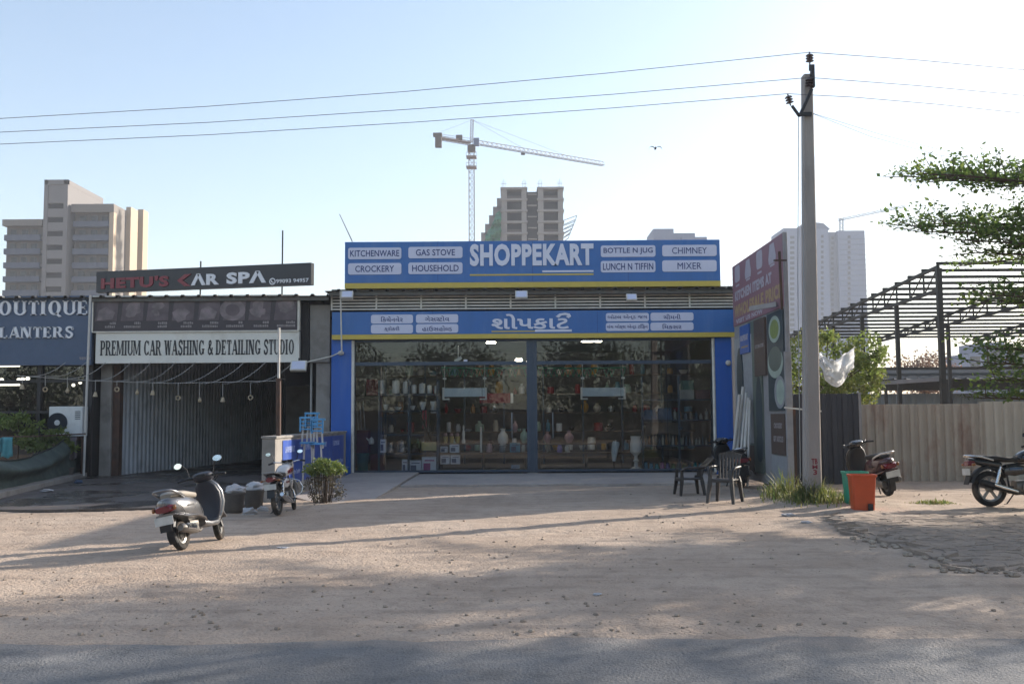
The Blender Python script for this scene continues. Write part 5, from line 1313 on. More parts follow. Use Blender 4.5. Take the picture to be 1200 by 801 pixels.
mat('bottle_a', '#b8b2a6', .3); mat('bottle_b', '#8a7f6d', .3); mat('bottle_c', '#5e6b74', .3); mat('bottle_d', '#a0764f', .3)
mat('jug_teal', '#2f8f93', .3); mat('jug_pink', '#b06a96', .3); mat('jug_violet', '#8a78b0', .3); mat('jug_blue', '#5b8ea8', .3); mat('jug_olive', '#6d7a4a', .3)
D1 = F + 1.1
def cyl(name, lab, cat, px0, px1, py0, py1, Y, prof, m_, group=None, lid=None):
    """turned ware: prof = (share of half width, share of height)"""
    c = P((px0 + px1) / 2, py1, Y); r = (px1 - px0) / 2 / FOC * Y; h = (py1 - py0) / FOC * Y
    b = MB(); b.lathe([(max(.004, a * r), e * h) for a, e in prof], c, 16); o = b.build(name, m_, None, smooth=40); tag(o, lab, cat, group)
    if lid: b = MB(); b.lathe([(r * .95, h * 1.001), (r * .98, h * 1.06), (r * .5, h * 1.1), (r * .15, h * 1.1), (r * .15, h * 1.17), (.004, h * 1.18)], c, 14); b.build('lid', lid, o, smooth=40)
    return o
def carton(lab, px0, px1, py0, py1, Y, m_, depth=.25, pr=None, cat='box', group=None, name='carton'):
    x0, x1, z0, z1 = rc(px0, px1, py0, py1, Y); b = MB(); b.box((x0, Y, z0), (x1, Y + depth, z1)); o = tag(b.build(name, m_), lab, cat, group); w, h = x1 - x0, z1 - z0
    if pr:
        b = MB(); b.box((x0 + .12 * w, Y - .004, z0 + .14 * h), (x0 + .6 * w, Y - .001, z0 + .62 * h)); b.box((x0 + .2 * w, Y - .004, z0 + .74 * h), (x1 - .12 * w, Y - .001, z0 + .82 * h)); b.build('print', pr, o)
    return o
canister = [(.92, 0), (1, .03), (1, .9), (.93, .93), (.93, 1)]
vase = [(.45, 0), (.5, .04), (.8, .2), (1, .42), (.85, .66), (.4, .82), (.36, .9), (.5, 1)]
bottle = [(.95, 0), (1, .04), (1, .6), (.8, .7), (.35, .8), (.35, .95), (.42, .96), (.42, 1)]
jug = [(.85, 0), (1, .08), (1, .7), (.75, .85), (.7, .92), (.78, 1)]
bowl = [(.4, 0), (.5, .05), (.9, .7), (1, 1), (.9, 1), (.4, .2)]
# left rack
t = thing('display_rack', 'grey blue open display rack at the left inside the shop glass', 'rack', P(478, 553, D1))
for px in (444, 479, 513):
    b = MB(); p, e_ = P(px, 556, D1), P(px, 445, D1); b.box((p.x - .03, D1 - .02, .12), (p.x + .03, D1 + .04, e_.z)); b.box((p.x - .03, D1 + .42, .12), (p.x + .03, D1 + .48, e_.z)); b.build('upright', 'shelf_blue', t)
for py in (461.5, 480.5, 509, 531, 554.5):
    x0, x1, z0, z1 = rc(443, 514, py, py + 1.4, D1); b = MB(); b.box((x0, D1 - .03, z0), (x1, D1 + .46, z1)); b.build('shelf', 'shelf_blue', t)
t = thing('display_rack', 'long dark display rack of bottles at the right inside the shop glass', 'rack', P(798, 553, D1))
for px in (754, 797, 836):
    b = MB(); p, e_ = P(px, 556, D1), P(px, 440, D1); b.box((p.x - .03, D1 - .02, .12), (p.x + .03, D1 + .04, e_.z)); b.build('upright', 'shelf_blue', t)
for py in (467.5, 491.3, 521.3, 555):
    x0, x1, z0, z1 = rc(753, 837, py, py + 1.4, D1); b = MB(); b.box((x0, D1 - .03, z0), (x1, D1 + .46, z1)); b.build('shelf', 'shelf_blue', t)
b = MB(); x0, x1, z0, z1 = rc(756, 796, 495, 509, D1 + .35); b.box((x0, D1 + .35, z0), (x1, D1 + .4, z1)); tag(b.build('back_board', 'table_wood'), 'brown board behind the bottles on the right rack', 'board')
cans = [(445, 451, 446.5, 460.8), (459.5, 468.3, 446.5, 460.8), (472, 479.3, 448, 460.8), (482, 488.3, 451.5, 460.8), (491, 498.4, 450, 460.8), (500.5, 505.8, 452, 460.8), (509, 513.6, 452.5, 460.8)]
nm = ('tall narrow', 'widest', 'tall', 'short', 'domed', 'small', 'smallest')
for k, c in enumerate(cans): cyl('canister', 'white lidded canister on the top left shelf, %s one, number %d from the left' % (nm[k], k + 1), 'canister', *c, D1 + .15, canister, 'ceramic', 'canisters on the top left shelf', 'ceramic')
for k, (c, lb) in enumerate((((448.5, 455.5, 473.5, 480), 'stack of pale bowls on the second shelf at the far left'), ((462, 471, 476.5, 480), 'low pale plate on the second left shelf'), ((480, 487, 475, 480), 'small pale bowl beside the rack upright'), ((491.5, 499.5, 471, 480), 'pair of stacked pale bowls above the pink cloth'), ((504, 511.5, 470, 480), 'tall stack of pale bowls at the second shelf end'))): cyl('bowl', lb, 'bowl', *c, D1 + .15, bowl, 'ceramic')
for k, (c, lb, m_) in enumerate((((453.5, 462.5, 517, 530), 'steel pot set left on the third left shelf', 'steel_pot'), ((465, 478, 515.5, 530), 'bright steel pot set in the middle of the left rack', 'steel_pot'), ((481, 491.5, 519, 530), 'dark pan on the third left shelf', 'pan_dark'))): cyl('pot', lb, 'pot', *c, D1 + .2, [(.9, 0), (1, .05), (1, .45), (1.08, .47), (.9, .5), (.85, .52), (.85, .9), (.5, 1)], m_)
carton('upright white printed box on the third left shelf', 445, 452, 514.5, 530, D1 + .05, 'box_white', pr='box_print')
carton('small white printed box at the bottom of the left rack', 471, 477.5, 538, 554, D1 + .02, 'box_white', pr='box_print')
carton('wide white printed box at the bottom of the left rack', 479.3, 493.5, 539, 554, D1 + .02, 'box_white', pr='box_print')
carton('large white box with a magenta picture at the bottom rack end', 494.3, 511, 535, 554.3, D1 - .02, 'box_white', pr='box_magenta')
carton('yellow box holding a bundle of dry sticks', 494, 511.3, 518, 527.5, D1 - .25, 'yellow_box', .3, cat='box')
b = MB(); q = random.Random(9)
for k in range(16): p = P(496 + q.random() * 14, 522, D1 - .1); e_ = P(492 + q.random() * 22, 478 + q.random() * 20, D1 - .1); b.tube([p, e_], .012, 5)
tag(b.build('stick_bundle', 'straw'), 'bundle of dry decorative sticks standing in the yellow box', 'sticks')
b = MB(); x0, x1, z0, z1 = rc(495, 500, 480.5, 502, D1 - .06); b.box((x0, D1 - .06, z0), (x1, D1 - .04, z1)); tag(b.build('hanging_cloth', 'pink_cloth'), 'narrow coral pink cloth hanging from the second left shelf', 'cloth')
carton('dark red cabinet at the left end of the glass', 418, 431.5, 504, 531, D1 - .1, 'dark_red', .5, cat='cabinet', name='cabinet')
carton('dark red carton on the floor beside the teal bin', 434, 450, 532, 555, D1 + .2, 'dark_red', .3)
carton('dark red carton high at the left end of the shop', 429, 443, 444, 463, D1 + .3, 'red_board', .3)
carton('dull orange carton high in the left corner', 417, 428, 442, 464, D1 + .3, 'table_wood', .3)
cyl('storage_bin', 'dark teal plastic bin on the floor at the left end of the glass', 'bin', 417.5, 432, 531, 557, D1 - .55, [(.85, 0), (.95, .9), (1.03, .9), (1.03, 1), (.9, 1), (.8, .1)], 'teal_bin')
o = cyl('kettle', 'white kettle on the red cabinet', 'kettle', 432, 438.5, 511.5, 520, D1 - .1, [(.7, 0), (1, .15), (.9, .6), (.5, .85), (.2, .9), (.2, 1)], 'ceramic')
c = P(435, 516, D1 - .1); b = MB(); b.tube([c + Vector((-.06, 0, 0)), c + Vector((-.14, 0, .08))], [.03, .015], 6); b.build('spout', 'ceramic', o)
for k in range(3):
    b = MB(); b.tube([P(420 + 4 * k, 503, D1), P(417.5 + 4 * k, 470, D1 + .1)], .015, 5); tag(b.build('mop_handle', 'galv'), 'thin mop handle leaning in the left corner of the shop', 'mop', 'mop handles in the left corner')
# middle tables
t = thing('display_table', 'long dark wooden display table across the middle of the shop', 'table', P(600, 556, F + 1.6)); TYy = F + 1.3
for px0, px1 in ((515, 618), (630, 744)):
    x0, x1, z0, z1 = rc(px0, px1, 530, 532, TYy); b = MB(); b.box((x0, TYy, z0), (x1, TYy + .9, z1)); b.build('tabletop', 'table_wood', t)
    for px in (px0 + 2, (px0 + px1) / 2, px1 - 2): x = P(px, 540, TYy).x; b = MB(); b.box((x - .035, TYy + .04, .12), (x + .035, TYy + .11, z0)); b.build('leg', 'table_wood', t)
    x0, x1, z0, z1 = rc(px0, px1, 549, 551, TYy); b = MB(); b.box((x0, TYy + .05, z0), (x1, TYy + .85, z1)); b.build('lower_shelf', 'table_wood', t)
Yt = TYy + .2
for k, (a, lb) in enumerate((((516, 524.5, 523, 530), 'small white box left on the middle table'), ((527, 538, 520.5, 530), 'white box with blue print on the middle table'), ((516, 527, 533, 543.5), 'white picture box under the left table end'), ((528, 539, 533, 543.5), 'white picture box under the table, second from the left'), ((597.5, 609.5, 518.5, 530), 'pale blue twin box on the table near the centre post'), ((599, 609, 544.5, 554), 'small white box on the lower table shelf by the centre post'))): carton(lb, *a, Yt if k not in (2, 3) else TYy - .02, 'box_white' if k != 4 else 'jug_blue', pr='box_print')
for k, (a, pf, m_, lb) in enumerate((((583, 596, 502, 524), vase, 'ceramic', 'large white vase left of the centre post'), ((600.5, 607, 493, 506), vase, 'ceramic_pink', 'pale pink head shaped vase high left of the post'), ((609.5, 619, 502, 519), vase, 'ceramic_mint', 'mint white vase touching the centre post on its left'), ((637, 646, 505.5, 519), vase, 'ceramic_pink', 'pink vase first right of the centre post'), ((661, 672.5, 504.5, 519), vase, 'ceramic_pink', 'wider pink vase second right of the centre post'), ((570, 577, 519.5, 530), jug, 'ceramic_pink', 'salmon pink tumbler on the middle table'), ((624.6, 630, 506, 520), vase, 'ceramic', 'slim white vase hidden by the centre post'), ((653, 659, 521, 530), jug, 'jug_violet', 'small violet jar on the right table'), ((585, 592, 522, 530.0), jug, 'bottle_c', 'grey jar below the large white vase'), ((662, 668, 521, 530), jug, 'bottle_a', 'pale jar on the right table'), ((640, 645, 521, 530), jug, 'bottle_b', 'dull brown jar on the right table by the post'), ((611, 615.5, 521, 530), jug, 'bottle_a', 'pale tumbler beside the pale blue twin box'))):
    Y = Yt if a[3] == 530 else Yt + .5; cyl('vase', lb, 'vase', *a, Y, pf, m_)
for k, (a, lb) in enumerate((((515, 621), 'raised step shelf on the left table carrying vases'), ((630, 700), 'raised step shelf on the right table carrying pink vases'))):
    x0, x1, z0, z1 = rc(a[0], a[1], 519.3, 520.5, Yt + .5); b = MB(); b.box((x0, Yt + .4, z0), (x1, Yt + .8, z1)); b.box((x0 + .02, Yt + .45, z0 - .28), (x0 + .05, Yt + .75, z0)); b.box((x1 - .05, Yt + .45, z0 - .28), (x1 - .02, Yt + .75, z0)); tag(b.build('step_shelf', 'table_wood'), lb, 'shelf')
cyl('candle', 'tall thin white candle on the middle table', 'candle', 562.5, 565, 500, 530, Yt, [(1, 0), (1, .98), (.3, 1)], 'ceramic')
cyl('figurine', 'small white figurine on the step shelf', 'figurine', 541, 545.5, 498, 519.2, Yt + .5, [(.8, 0), (1, .1), (.6, .3), (.8, .5), (.5, .7), (.3, .75), (.5, .85), (.3, 1)], 'ceramic')
for k in range(3):
    o = cyl('flower_pot', 'tiny pale pot with a pink flower in the row of three on the step shelf', 'flower pot', 519.5 + 7 * k, 525 + 7 * k, 511, 519, Yt + .5, [(.7, 0), (1, .9), (1, 1), (.8, .9)], 'yellow_box', 'tiny flower pots on the step shelf'); c = P(522 + 7 * k, 509, Yt + .5); b = MB(); b.ball(c, .055, 6); b.build('flower', 'ceramic_pink', o, smooth=50)

t = thing('tall_goblet_vase', 'tall patterned white goblet vase on a stem standing close to the glass', 'vase', P(745.5, 557, F + .45)); c = P(745.5, 557, F + .45); k_ = 41 / FOC * F
b = MB(); b.lathe([(.19, .0), (.17, .04), (.06, .10), (.05, .22), (.09, .26), (.05, .30), (.05, .40), (.08, .43)], (c.x, c.y, .125), 18); b.build('stem', 'ceramic', t, smooth=40)
b = MB(); b.lathe([(.08, .43), (.15, .50), (.165, .72), (.13, .88), (.15, .95), (.14, .95), (.1, .8)], (c.x, c.y, .125), 18); b.build('cup', 'ceramic', t, smooth=40)
t = thing('hanging_vase', 'bluish white horn shaped vase on a stand left of the tall goblet vase', 'vase', P(722, 540, F + .5)); b = MB(); b.tube([P(719.5, 540, F + .5), P(720, 530, F + .5), P(721.5, 520, F + .5), P(722, 517, F + .5)], [.05, .09, .11, .09], 12); b.build('horn', 'panel_frost', t, smooth=50); b = MB(); b.tube([P(719.5, 540, F + .5), (P(719.5, 540, F + .5).x, F + .5, .12)], .015, 6); b.build('stand', 'dark_metal', t)
# bags, bottles and jugs on the right rack
for k, (a, lb) in enumerate((((754.5, 769, 480, 491), 'blue grey handbag left on the upper right shelf'), ((770.5, 787, 478, 491), 'larger blue grey handbag right on the upper right shelf'))):
    x0, x1, z0, z1 = rc(*a, D1 + .1); t = thing('handbag', lb, 'bag', ((x0 + x1) / 2, D1 + .1, z0)); b = MB(); b.rings([[(x0 - .02, D1 + .05, z0), (x1 + .02, D1 + .05, z0), (x1 + .02, D1 + .25, z0), (x0 - .02, D1 + .25, z0)], [(x0 + .02, D1 + .1, z1), (x1 - .02, D1 + .1, z1), (x1 - .02, D1 + .2, z1), (x0 + .02, D1 + .2, z1)]]); b.build('pouch', 'bag_blue', t)
    b = MB(); w = x1 - x0; b.tube([(x0 + w * .25, D1 + .12, z1 - .02), (x0 + w * .3, D1 + .12, z1 + .12), (x0 + w * .5, D1 + .12, z1 + .17), (x0 + w * .7, D1 + .12, z1 + .12), (x0 + w * .75, D1 + .12, z1 - .02)], .014, 6); b.build('handle', 'straw', t, smooth=50)
q = random.Random(12); bm_ = ['bottle_a', 'bottle_b', 'bottle_c', 'bottle_d']
for k, (px, h, m_) in enumerate(((791, 12, 0), (797, 9, 3), (803.5, 8, 2), (809.5, 9, 1), (816, 9.5, 2), (821.5, 7, 0), (828, 13, 0))): cyl('bottle', 'bottle standing in the upper row of the right rack', 'bottle', px - 2, px + 2, 491 - h, 491, D1 + .15, bottle, bm_[m_], 'bottles on the upper right shelf')
for k in range(20): 
    px = 757.5 + 3.9 * k
    if abs(px - 797) < 2: continue
    h = q.uniform(8, 13); w = q.uniform(1.1, 1.6); cyl('bottle', 'slim bottle standing in the long middle row of the right rack', 'bottle', px - w, px + w, 521 - h, 521, D1 + .15 + q.uniform(0, .1), bottle, bm_[q.randrange(4)], 'slim bottles on the middle right shelf')
for k in range(12):
    px = 757 + 6.4 * k
    cyl('jug', ('coloured plastic jug standing in the bottom row of the right rack'), 'jug', px - 2.6, px + 2.6, 541.5 + (k % 3), 554.7, D1 + .12, jug, ('jug_blue', 'jug_blue', 'jug_teal', 'jug_pink', 'jug_violet', 'jug_olive', 'bottle_c', 'jug_olive', 'bottle_c', 'jug_teal', 'jug_blue', 'bottle_c')[k], 'plastic jugs on the bottom right shelf', 'pan_dark')
carton('pale box on the top of the right rack', 797, 813.5, 456.5, 467.2, D1 + .1, 'box_pale'); carton('dull pink box on the top of the right rack', 815.5, 835, 456.5, 467.2, D1 + .1, 'box_pink'); carton('green box standing on the pale box on the right rack', 799, 813, 445.5, 456.2, D1 + .12, 'box_green')
# hanging panels and garlands
for (a, lb) in (((518.5, 570.5, 454.5, 464.5), 'frosted hanging display panel in the left half of the glass'), ((680.5, 733, 454, 464), 'frosted hanging display panel in the right half of the glass')):
    Y = F + .45; x0, x1, z0, z1 = rc(*a, Y); t = thing('hanging_board', lb, 'panel', ((x0 + x1) / 2, Y, z0)); b = MB(); b.box((x0 + .03, Y, z0), (x1 - .03, Y + .09, z1)); b.build('panel', 'panel_frost', t)
    for x, s in ((x0, 1), (x1, -1)):
        b = MB(); b.box((x, Y - .02, z0 - .05), (x + s * .05, Y + .11, z1 + .02)); b.box((x, Y - .02, z0 - .09), (x + s * .2, Y + .05, z0 - .051)); b.build('end_bracket', 'ceramic', t); zc_ = P(600, 427, Y).z; b = MB(); b.tube([(x + s * .06, Y + .04, z1), (x + s * .06, Y + .04, zc_)], .007, 5); b.box((x + s * .01, Y, z1 + .25), (x + s * .11, Y + .06, z1 + .30)); b.build('hanger', 'ceramic', t)
for (a0, a1, lb) in ((517, 620, 'green zigzag garland under the ceiling, left half'), (630, 733, 'green zigzag garland under the ceiling, right half')):
    Y = F + .8; b = MB(); n = 16
    for k in range(n):
        u, v, w = a0 + (a1 - a0) * k / n, a0 + (a1 - a0) * (k + .5) / n, a0 + (a1 - a0) * (k + 1) / n
        if k % 3 == 2 and k > 8: continue
        b.bar(P(u, 431.5, Y), P(v, 441.5, Y), .05, .02); b.bar(P(v, 441.5, Y), P(w, 431.5, Y), .05, .02)
    b.tube([P(a0, 430.5, Y), P((a0 + a1) / 2, 431.5, Y), P(a1, 430.5, Y)], .03, 6); tag(b.build('garland', 'garland_green'), lb, 'garland')
t = thing('red_banner', 'dark red hanging banner with pale ends behind the left panel', 'banner', P(578, 466, F + 2)); x0, x1, z0, z1 = rc(562, 598, 460.5, 472, F + 2); b = MB(); b.box((x0, F + 2, z0), (x1, F + 2.03, z1)); b.build('cloth', 'red_board', t); b = MB(); b.box((x1 + .01, F + 2, z0), (x1 + .09, F + 2.04, z1)); b.build('end_strip', 'ceramic', t)
for px0, px1, py, lb in ((570, 580.5, 401, 'lit tube light near the ceiling in the left half of the shop'), (682, 705, 399.2, 'lit tube light near the ceiling in the right half of the shop'), (604, 612, 421.5, 'small lit tube light deep in the shop left of the post')):
    Y = F + 1.6; p, e_ = P(px0, py, Y), P(px1, py, Y); t = thing('tube_lamp', lb, 'lamp', p); b = MB(); b.box((p.x, Y, p.z + .03), (e_.x, Y + .08, p.z + .09)); b.build('fitting', 'ceramic', t); b = MB(); b.tube([(p.x, Y + .04, p.z), (e_.x, Y + .04, e_.z)], .03, 8); b.build('tube', 'shop_tube', t)
c = P(537, 421, F + .5); t = thing('security_camera', 'small white camera inside the left glass under the transom', 'camera', c); b = MB(); b.bar(c + Vector((-.1, 0, -.06)), c + Vector((.1, 0, .06)), .09); b.build('casing', 'ceramic', t); b = MB(); b.tube([c, c + Vector((0, 0, .4))], .015, 5); b.build('stem', 'ceramic', t)

# dim stock on the shelves deep in the shop
t = thing('wall_rack', 'long dark wall rack of dim stock deep in the shop', 'rack', (0, F + 5, 0))
wx0, wx1 = P(452, 500, F + 5).x, P(822, 500, F + 5).x
for k in range(5):
    z = .55 + .62 * k; b = MB(); b.box((wx0, F + 5, z - .03), (wx1, F + 5.5, z)); b.build('shelf', 'table_wood', t)
for k in range(9):
    x = wx0 + (wx1 - wx0) * k / 8; b = MB(); b.box((x - .03, F + 4.96, .12), (x + .03, F + 4.995, 3.5)); b.build('upright', 'shelf_blue', t)
q = random.Random(31)
for k in range(5):
    x = wx0 + .15
    while x < wx1 - .2:
        r = q.uniform(.06, .16); h = q.uniform(.16, .42); z = .55 + .62 * k
        if abs(((x - wx0) / (wx1 - wx0) * 8) % 1 - .0) > .06 and q.random() < .8:
            b = MB(); pf = (canister, vase, jug, bowl, bottle)[q.randrange(5)]; hh = h if pf is not bowl else h * .4
            b.lathe([(max(.004, a * r), e * hh) for a, e in pf], (x, F + 5.2, z), 12); o = b.build('stock_item', q.choice(['ceramic', 'ceramic', 'steel_pot', 'ceramic_mint', 'bottle_a', 'bottle_d', 'jug_blue', 'red_board', 'pan_dark', 'gold_yellow', 'box_white']), None, smooth=40)
            tag(o, 'dim pot or jar among the stock on the rack deep in the shop', 'pot', 'stock on the deep wall rack')
        x += r * 2 + q.uniform(.05, .25)
# ------------------------------------------------------------------ far buildings
mat('tower_beige', '#75706b', .85, var=.05, scale=.3, stain='#8d8176', stain_amt=.3, sscale=.25)
mat('tower_panel', '#757272', .85, var=.05, scale=.3)
mat('tower_side', '#ab9a86', .85, var=.04, scale=.3)
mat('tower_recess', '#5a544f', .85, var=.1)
mat('balcony_grey', '#525866', .8, var=.05)
mat('window_dark', '#0d0e11', .3, var=.2)
mat('raw_concrete', '#8f8a86', .9, var=.1, scale=.4, stain='#6e6863', stain_amt=.4, sscale=.3)
mat('dark_opening', '#19191c', .9, var=.2, scale=.5)
mat('safety_net', '#3f7a5e', .9, var=.35, scale=.5)
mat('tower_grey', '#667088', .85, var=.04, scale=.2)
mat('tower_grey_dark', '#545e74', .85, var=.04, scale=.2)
mat('crane_metal', '#8a7a72', .6, var=.1)
mat('crane_block', '#574c46', .8, var=.1)

TY = 200.0
tw = thing('apartment_block', 'beige apartment block with grey balconies and a tall stair tower at the far left', 'apartment block', (P(60, 400, TY).x, TY, 0))
x0, x1 = P(50, 280, TY).x, P(78, 280, TY).x; zt_ = P(64, 210.5, TY).z; ye = 217.5
b = MB(); b.box((x0 + .8, TY + .6, 0), (x1 - .01, ye, zt_ - 1)); b.box((x0, TY, 0), (x0 + .8, ye, zt_)); b.box((x1 - .8, TY, 0), (x1, TY + .59, zt_)); b.box((x0, TY, zt_ - .99), (x1, ye, zt_ - .0)); b.build('stair_tower', 'tower_panel', tw)
fl = 16.6 / FOC * TY
ztop = P(64, 244, TY).z
for k in range(12):
    z = ztop - k * fl; 
    if z < 6: break
    b = MB(); b.box((x0 + .81, TY + .1, z - fl + 1.05), (x1 - .81, TY + .595, z - .05)); b.build('stair_panel', 'tower_panel', tw)
    b = MB(); b.box((x0 + .81, TY + .45, z), (x1 - .81, TY + .595, z + 1.0)); b.build('stair_opening', 'dark_opening', tw)
b = MB(); b.box((x0 + .81, TY + .15, ztop + 1.1), (x1 - .81, TY + .595, zt_ - 1.0)); b.build('top_panel', 'tower_panel', tw)
def wing(px0, px1, pytop, Y, depth, first, side=True):
    a0, a1 = P(px0, 300, Y).x, P(px1, 300, Y).x; zt2 = P((px0 + px1) / 2, pytop, Y).z
    b = MB(); b.box((a0, Y + 1.6, 0), (a1, Y + depth, zt2)); b.box((a0 - .2, Y, P(px0, first - 17, Y).z), (a1 + .01, Y + 1.59, zt2 + .02)); b.build('wing', 'tower_beige', tw)
    if side: b = MB(); b.box((a1 - .9, Y + .1, 0), (a1, Y + 1.59, P(px0, first - 17, Y).z - .02)); b.build('pier', 'tower_side', tw)
    z = P(px0, first, Y).z
    for k in range(8):
        zz = z - k * fl
        if zz < 3: break
        b = MB(); b.box((a0 + .2, Y + .1, zz), (a1 - (1.0 if side else .3), Y + .25, zz + 1.15)); b.box((a0 + .2, Y + .25, zz), (a1 - (1.0 if side else .3), Y + 1.59, zz + .18)); b.build('balcony', 'balcony_grey', tw)
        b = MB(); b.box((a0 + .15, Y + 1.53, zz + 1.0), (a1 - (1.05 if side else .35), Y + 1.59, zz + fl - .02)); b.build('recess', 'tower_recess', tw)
        for j in range(3):
            u = a0 + (a1 - a0) * (.12 + .27 * j) + rnd.uniform(-.2, .2); b = MB(); b.box((u, Y + 1.46, zz + .3), (u + (a1 - a0) * .15, Y + 1.525, zz + 2.4)); b.build('window', 'window_dark', tw)
        if k == 1:
            pass
wing(83, 132, 239, TY + 1, 18, 265.5)
wing(2.5, 48, 257, TY + 1, 16, 281.5, False)
b = MB(); e1 = P(132, 300, TY + 1).x
for (yy0, yy1, d, zt2) in ((TY + 7.5, TY + 11.5, 1.0, P(145, 243, TY + 8).z), (TY + 14, TY + 17, 1.2, P(155, 243, TY + 12).z)):
    b.box((e1 + .0, yy0, 0), (e1 + d, yy1, zt2))
b.build('side_pier', 'tower_side', tw)
b = MB(); b.box((P(15, 260, TY).x, TY + 6, P(30, 257, TY + 1).z), (P(48, 260, TY).x, TY + 10, P(30, 250, TY).z)); b.build('roof_room', 'tower_panel', tw)
# the tower being built
CY = 260.0
ct = thing('unfinished_tower', 'concrete tower under construction with open floors and green safety net', 'building', (P(625, 400, CY).x, CY, 0))
fl2 = 13.5 / FOC * CY; zt_ = P(625, 218, CY).z
L0, L1, R0, R1 = [P(px, 300, CY).x for px in (588, 617.5, 631, 660.5)]
b = MB(); b.box((L0 + .5, CY + 1.6, 0), (R1 - .3, CY + 22, zt_ - 1.2)); b.box((L1 + .02, CY + 1.2, 0), (R0 - .02, CY + 1.59, zt_ - 1.6)); b.build('core', 'dark_opening', ct)
for k in range(13):
    z = zt_ - .3 - k * fl2
    for (u, v) in ((L0, L1), (R0, R1)):
        b = MB(); b.box((u - .25, CY - .3, z - .55), (v + .25, CY + 20, z)); b.build('floor_slab', 'raw_concrete', ct)
        if k < 12:
            b = MB()
            for c in (u + .75, u + (v - u) * .12 + 1.2, v - 1.4 , v - .5): pass
            b.box((u, CY, z - fl2), (u + (v - u) * .22, CY + 1.58, z - .55)); b.build('column', 'raw_concrete', ct)
            b = MB(); b.box((v - (v - u) * .2, CY, z - fl2), (v, CY + 1.58, z - .55)); b.build('column', 'raw_concrete', ct)
            b = MB(); b.box((u + (v - u) * .23, CY + 1.2, z - fl2 + .02), (v - (v - u) * .21, CY + 1.5, z - fl2 + (.4 if k % 3 else 1.0))); b.build('brick_infill', 'crane_block', ct)
    b = MB(); b.box((L1 + .3, CY + .5, z - 1.9), (R0 - .3, CY + 1.15, z - 1.6)); b.build('link_slab', 'raw_concrete', ct)
for c in (L0 + .6, L1 - .6, R0 + .6, R1 - .8):
    b = MB()
    for d in (-.4, 0, .4): b.bar((c + d, CY + 1, zt_ - .4), (c + d, CY + 1, zt_ + 1.7 + .4 * (d == 0)), .08)
    b.bar((c - .9, CY + 1, zt_ + .9), (c + .9, CY + 1, zt_ + .9), .07); b.build('rebar', 'crane_metal', ct)
# stepping scaffold with net at its left, catch fans at its right
q = random.Random(2)
for k in range(6):
    b = MB(); pa, pb_ = P(587 - 4.6 * k, 224 + 10 * k, CY + 6), P(589, 236 + 10 * k, CY + 6); b.box((pa.x, CY + 4, pb_.z), (pb_.x, CY + 16, pa.z)); b.build('side_slab', 'raw_concrete', ct)
b = MB(); n = 12; ids = []
for i in range(n + 1):
    u = i / n; ids.append([b.vt(P(587 - (20 * u ** .8) * (1 - j / 4) + q.uniform(-1, 1), 245 + 38 * u + 3 * j * (1 - u) + q.uniform(-.8, .8), CY - .5 + 1.2 * math.sin(j * 1.3 + i))) for j in range(5)])
for i in range(n):
    for j in range(4): b.face((ids[i][j], ids[i + 1][j], ids[i + 1][j + 1], ids[i][j + 1]))
o = b.build('safety_net', 'safety_net', ct); so = o.modifiers.new('solid', 'SOLIDIFY'); so.thickness = .15
for k in range(5):
    b = MB(); a_ = P(661, 258 + 5 * k, CY + 2); e_ = P(676 - 2 * k, 252.5 + 5 * k, CY - 1); b.bar(a_, e_, .14); b.bar(a_ + Vector((0, 8, 0)), e_ + Vector((0, 8, 0)), .14); b.bar(e_, e_ + Vector((0, 8, 0)), .12); b.build('catch_fan', 'tower_grey', ct)
# tower crane
KY = 250.0
cr = thing('tower_crane', 'tall tower crane with a lattice mast and a long jib over the sign', 'crane', (P(553, 400, KY).x, KY, 0))
def lattice(b, p, q_, w, n, th=.12, tri=False):
    p, q_ = Vector(p), Vector(q_); d = (q_ - p).normalized(); up = Vector((0, 0, 1)) if abs(d.z) < .8 else Vector((0, 1, 0)); sx = d.cross(up).normalized(); sy = sx.cross(d).normalized()
    cs = [sx * -w / 2 - sy * w / 2, sx * w / 2 - sy * w / 2, sx * w / 2 + sy * w / 2, sx * -w / 2 + sy * w / 2] if not tri else [sx * -w / 2, sx * w / 2, sy * w * .9]
    for c in cs: b.bar(p + c, q_ + c, th)
    m_ = len(cs)
    for k in range(n):
        a_, e_ = p + (q_ - p) * k / n, p + (q_ - p) * (k + 1) / n
        for i in range(m_):
            c, c2 = cs[i], cs[(i + 1) % m_]; b.bar(a_ + c, (e_ + c2) if k % 2 else (e_ + c2), th * .6); b.bar(e_ + c, e_ + c2, th * .5)
mx_ = P(553, 300, KY).x; zj = P(553, 168, KY).z
b = MB(); lattice(b, (mx_, KY, 0), (mx_, KY, zj - 1), 1.35, 44, .16); b.build('mast', 'crane_metal', cr)
for py in (184, 196):
    z = P(553, py, KY).z; b = MB(); b.box((mx_ - 1.3, KY - 1.3, z - .25), (mx_ + 1.3, KY + 1.3, z + .1)); b.bar((mx_ - 1.3, KY - 1.3, z + .9), (mx_ + 1.3, KY - 1.3, z + .9), .08)
    for s in (-1.3, 1.3): b.bar((mx_ + s, KY - 1.3, z), (mx_ + s, KY - 1.3, z + .9), .08)
    b.build('platform', 'crane_metal', cr)
b = MB(); b.box((mx_ - 1.0, KY - 1, zj - 2.2), (mx_ + 1.0, KY + 1, zj - .6)); b.build('slewing_ring', 'crane_block', cr)
b = MB(); b.box((mx_ + .6, KY - 1.9, zj - 1.0), (mx_ + 2.0, KY - .6, zj + .9)); b.build('cab', 'tower_grey', cr)
tip = P(707, 194, KY); s_ = (zj - 1.6) / (tip.z - 1.6); tip = Vector((tip.x * s_, KY * s_, zj))
